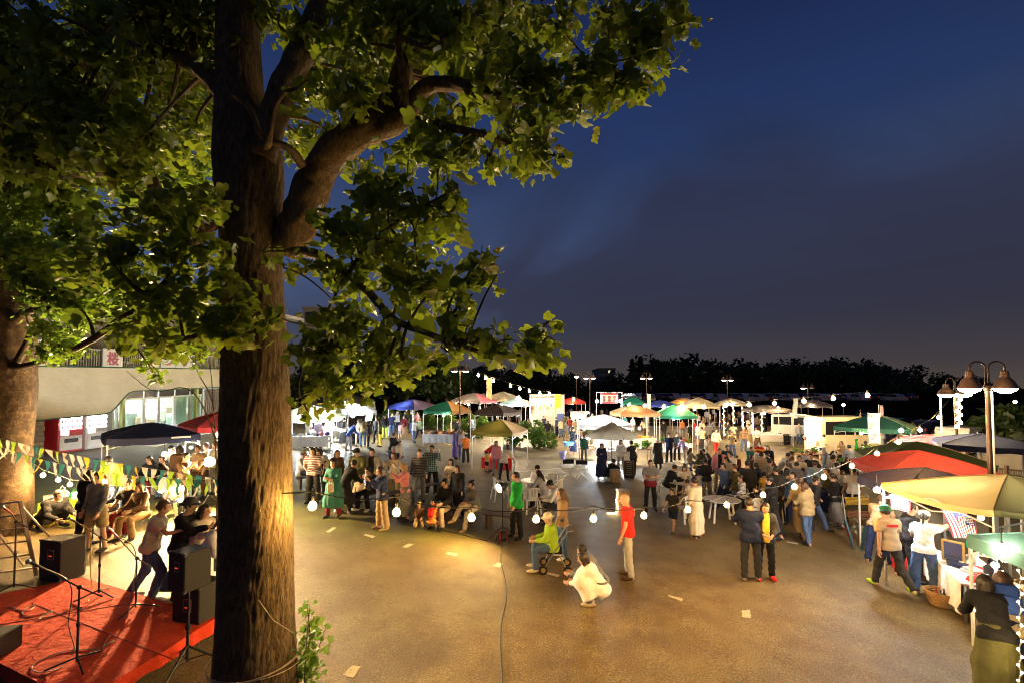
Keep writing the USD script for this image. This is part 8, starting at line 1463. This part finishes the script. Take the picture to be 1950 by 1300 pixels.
put(t, 'interior_light', MB().box((-.3, 1.5, H * .93), (2.2, .2, .04)), EM('truck_tube', (1, .84, .58), 40.0)); put(t, 'blue_panel', MB().box((1.35, .95, H * .36), (.7, .03, H * .24)), M('truck_blue', (.06, .10, .32), .5))
for i in range(7): put(t, 'menu_sheet', MB().box((-1.35 + i * .38, 2.12, H * (.62 + .08 * (i % 2))), (.26, .02, .34)), M(f'menu_{i % 4}', ((.5, .2, .1), (.1, .2, .35), (.5, .4, .1), (.15, .3, .12))[i % 4], .6))
for i in range(5): put(t, 'shelf_box', MB().box((-1.3 + i * .5, 1.9, H * .38), (.34, .3, .3), ch=.01), M('good_tan', COL['tan'], .5, var=.15, vs=12))
for s in (-1, 1): put(t, 'wheel', MB().lathe([(0, -.1), (.28, -.1), (.32, -.06), (.32, .06), (.28, .1), (0, .1)], (s * .5, 1.1, .32), 18, ry(math.pi / 2)), M('tyre', (.015, .015, .015), .8))
# vans and cars share one builder: a side outline, a cabin of glass, wheels, lamps
def vehicle(name, label, cat, loc, rot, L, Wd, H, kind, paint, group=None, lit=None, hatch=False):
    t = thing(name, label, cat, loc, rot, group)
    if kind == 'car': prof = [(-.5, .16), (-.5, .50), (-.40, .58), (-.26, .92), (-.10, 1.0), (.16, .98), (.30, .66), (.46, .56), (.5, .44), (.5, .16)]; gl_ = [(-.385, .60), (-.25, .90), (-.02, .95), (-.02, .60)], [(.0, .60), (.0, .95), (.15, .93), (.275, .64)]
    else: prof = [(-.5, .14), (-.5, .90), (-.47, .98), (.22, 1.0), (.36, .95), (.46, .55), (.5, .45), (.5, .14)]; gl_ = [(-.44, .58), (-.44, .88), (.02, .90), (.02, .58)], [(.05, .58), (.05, .90), (.30, .88), (.40, .58)]
    open_ = hatch; m = MB()
    for s in (-1, 1):
        tm = trimesh.creation.extrude_polygon(Polygon([(x * L, z * H) for x, z in prof]), .05, engine='earcut'); v = np.array(tm.vertices); m.add(np.stack([v[:, 0], s * (Wd / 2) - v[:, 2] * s, v[:, 1]], 1), tm.faces if s < 0 else tm.faces[:, ::-1])
    n = len(prof)
    for i in range(n):
        a, b_ = prof[i], prof[(i + 1) % n]
        if open_ and i in (0, 1): continue
        m.grid(np.array([[(a[0] * L, -Wd / 2 + .02, a[1] * H), (a[0] * L, Wd / 2 - .02, a[1] * H)], [(b_[0] * L, -Wd / 2 + .02, b_[1] * H), (b_[0] * L, Wd / 2 - .02, b_[1] * H)]]))
    put(t, 'body', m, paint)
    for s in (-1, 1):
        for g in gl_: tm = trimesh.creation.extrude_polygon(Polygon([(x * L, z * H) for x, z in g]), .012, engine='earcut'); v = np.array(tm.vertices); put(t, 'side_window', (np.stack([v[:, 0], s * (Wd / 2 + .004) + s * v[:, 2], v[:, 1]], 1), np.array(tm.faces)), M('car_glass', (.012, .013, .015), .08, spec=.6))
        for x in (-.31, .31): w = put(t, 'wheel', MB().lathe([(0, -.09), (.26, -.09), (.31, -.06), (.31, .06), (.26, .09), (0, .09)], (x * L, s * (Wd / 2 - .07), .31), 16, rx(math.pi / 2)), M('tyre', (.015, .015, .015), .8)); put(w, 'rim', MB().lathe([(0, -.10), (.18, -.098), (.18, .098), (0, .10)], (x * L, s * (Wd / 2 - .07), .31), 10, rx(math.pi / 2)), alu)
        put(t, 'headlight', MB().box((L * .5, s * Wd * .36, H * .40), (.05, .26, .12), ch=.02), alu); put(t, 'tail_light', MB().box((-L * .5 - .005, s * Wd * .43, H * .44), (.04, .14, .26), ch=.01), M('tail_red', (.45, .01, .01), .3, emit=.25 if lit else 0, ecol=(1, .05, .02)))
    put(t, 'windscreen', MB().grid(np.array([[(prof[-4][0] * L + .02, -Wd * .42, prof[-4][1] * H - .04), (prof[-4][0] * L + .02, Wd * .42, prof[-4][1] * H - .04)], [(prof[-3][0] * L + .02, -Wd * .42, prof[-3][1] * H + .04), (prof[-3][0] * L + .02, Wd * .42, prof[-3][1] * H + .04)]])), M('car_glass', (.012, .013, .015), .08, spec=.6))
    if hatch: put(t, 'tailgate', MB().box((-L * .5 - .45, 0, H * 1.0), (1.0, Wd * .94, .05), ry(.18)), paint); put(t, 'interior_lamp', MB().box((-L * .2, 0, H * .92), (1.2, .12, .04)), EM('van_lamp', (1, .92, .76), lit)); put(t, 'cargo_floor', MB().box((-L * .1, 0, H * .2), (L * .75, Wd * .9, .05)), metal_white); put(t, 'cargo_box', MB().box((-L * .3, .3, H * .32), (.5, .4, .35), ch=.01), M('good_tan', COL['tan'], .5, var=.15, vs=12))
    return t
vp = M('van_cream', (.60, .55, .42), .35, coat=.5); vehicle('van', 'cream van with open tailgate and dazzling bright interior at the right', 'van', at(1602, 30), 172 + 180 + 8, 3.9, 1.8, 2.45 + .3, 'van', vp, lit=420.0, hatch=True)
vehicle('van', 'small white van behind the white banner', 'van', at(1505, 42), -30, 3.2, 1.5, 2.3, 'van', M('van_white', (.60, .60, .56), .35, coat=.5)); vehicle('van', 'white kei van with open lit tailgate between food truck and meat banner', 'van', at(1105, 45), 75, 3.2, 1.5, 2.1, 'van', M('van_white', (.60, .60, .56), .35, coat=.5), lit=320.0, hatch=True); vehicle('van', 'pale van behind the pole of bulbs at the right', 'van', at(1842, 27), 20, 3.4, 1.6, 2.3, 'van', M('van_white', (.60, .60, .56), .35, coat=.5))
c0 = None; r = np.random.default_rng(12); paints = [M(f'car_paint_{i}', c_, .3, .2, coat=.6) for i, c_ in enumerate([(.30, .30, .31), (.02, .02, .025), (.45, .45, .44)])]; protos = []
for i in range(26):
    u = 1172 + i * 22 + r.uniform(-3, 3); Y = 88 + (i % 3) * 5; lab = f'parked car in the dark car park, {ordn[i % 20] if i < 20 else "twenty-" + ordn[i - 20]} from the left'
    if len(protos) < 3: protos.append(vehicle('parked_car', lab, 'car', at(u, Y), 90 * (i % 2) + 75, 4.2, 1.7, 1.5, 'car', paints[i], group='cars in the dark car park'))
    else: dup(protos[i % 3], lab, 'car', at(u, Y), 90 + r.uniform(-25, 25), 'cars in the dark car park')
for u, Y, lab in ((1708, 50, 'dark parked car behind the mint canopy'), (1768, 46, 'dark parked car left of the pole of bulbs'), (1925, 40, 'parked car under the right-hand trees'), (1650, 60, 'parked car behind the pointed tent')): dup(protos[1], lab, 'car', at(u, Y), 20, 'cars near the right-hand trees')
# cover sheet, fence, thin lamp pole at the right
b = at(1895, 21); t = thing('tarpaulin', 'pale tarpaulin wall behind the dark blue canopy', 'tarpaulin', b); x = np.linspace(-.9, 1.1, 14); put(t, 'sheet', MB().grid(np.stack([np.c_[x, .05 * np.sin(x * 7), np.full(14, 2.45) - .25 * (x + .9) ** 1.5], np.c_[x, -.05 + .06 * np.sin(x * 7 + 1), np.full(14, 1.5)], np.c_[x, .04 * np.sin(x * 6), np.full(14, .55)]], 1)), cloth_t('cream_c'), True)
for s in (-.9, 1.1): put(t, 'pole', MB().tube([(s, 0, 0), (s, 0, 2.5 if s < 0 else 1.9)], .02, 6), metal_white)
a_, b_ = at(1872, 20.5), at(1990, 19); t = thing('fence', 'low wooden railing fence at the right behind the tan tarpaulin', 'fence')
for z in (.95, .2): put(t, 'rail', MB().beam(a_ + [0, 0, z], b_ + [0, 0, z], .05, .07), wood)
for k in range(27): q = a_ + (b_ - a_) * k / 26; put(t, 'picket' if k % 9 else 'fence_post', MB().box(q + [0, 0, .55 if k % 9 else .56], (.045 if k % 9 else .11, .03 if k % 9 else .11, .74 if k % 9 else 1.12)), wood if k % 9 == 0 else M('picket_pale', (.36, .28, .16), .7))
b = at(1790, 20); zt = CAM_H - 0 * 1 - b[2]; t = thing('light_pole', 'thin pale pole carrying the end of the bulb string', 'pole', b); put(t, 'pole', MB().tube([(0, 0, 0), (0, 0, zt)], .035, 8), metal_white); put(t, 'hook', MB().tube([(0, 0, zt), (-.1, 0, zt + .05)], .012, 5), alu)
b = at(1888, 11.9); t = thing('light_pole', 'slim white pole just right of the tall street lamp', 'pole', b); put(t, 'pole', MB().tube([(0, 0, 0), (0, 0, CAM_H + .0 - b[2])], .022, 8), metal_white); put(t, 'cap', MB().ball((0, 0, CAM_H - b[2]), .03, 1), metal_white)
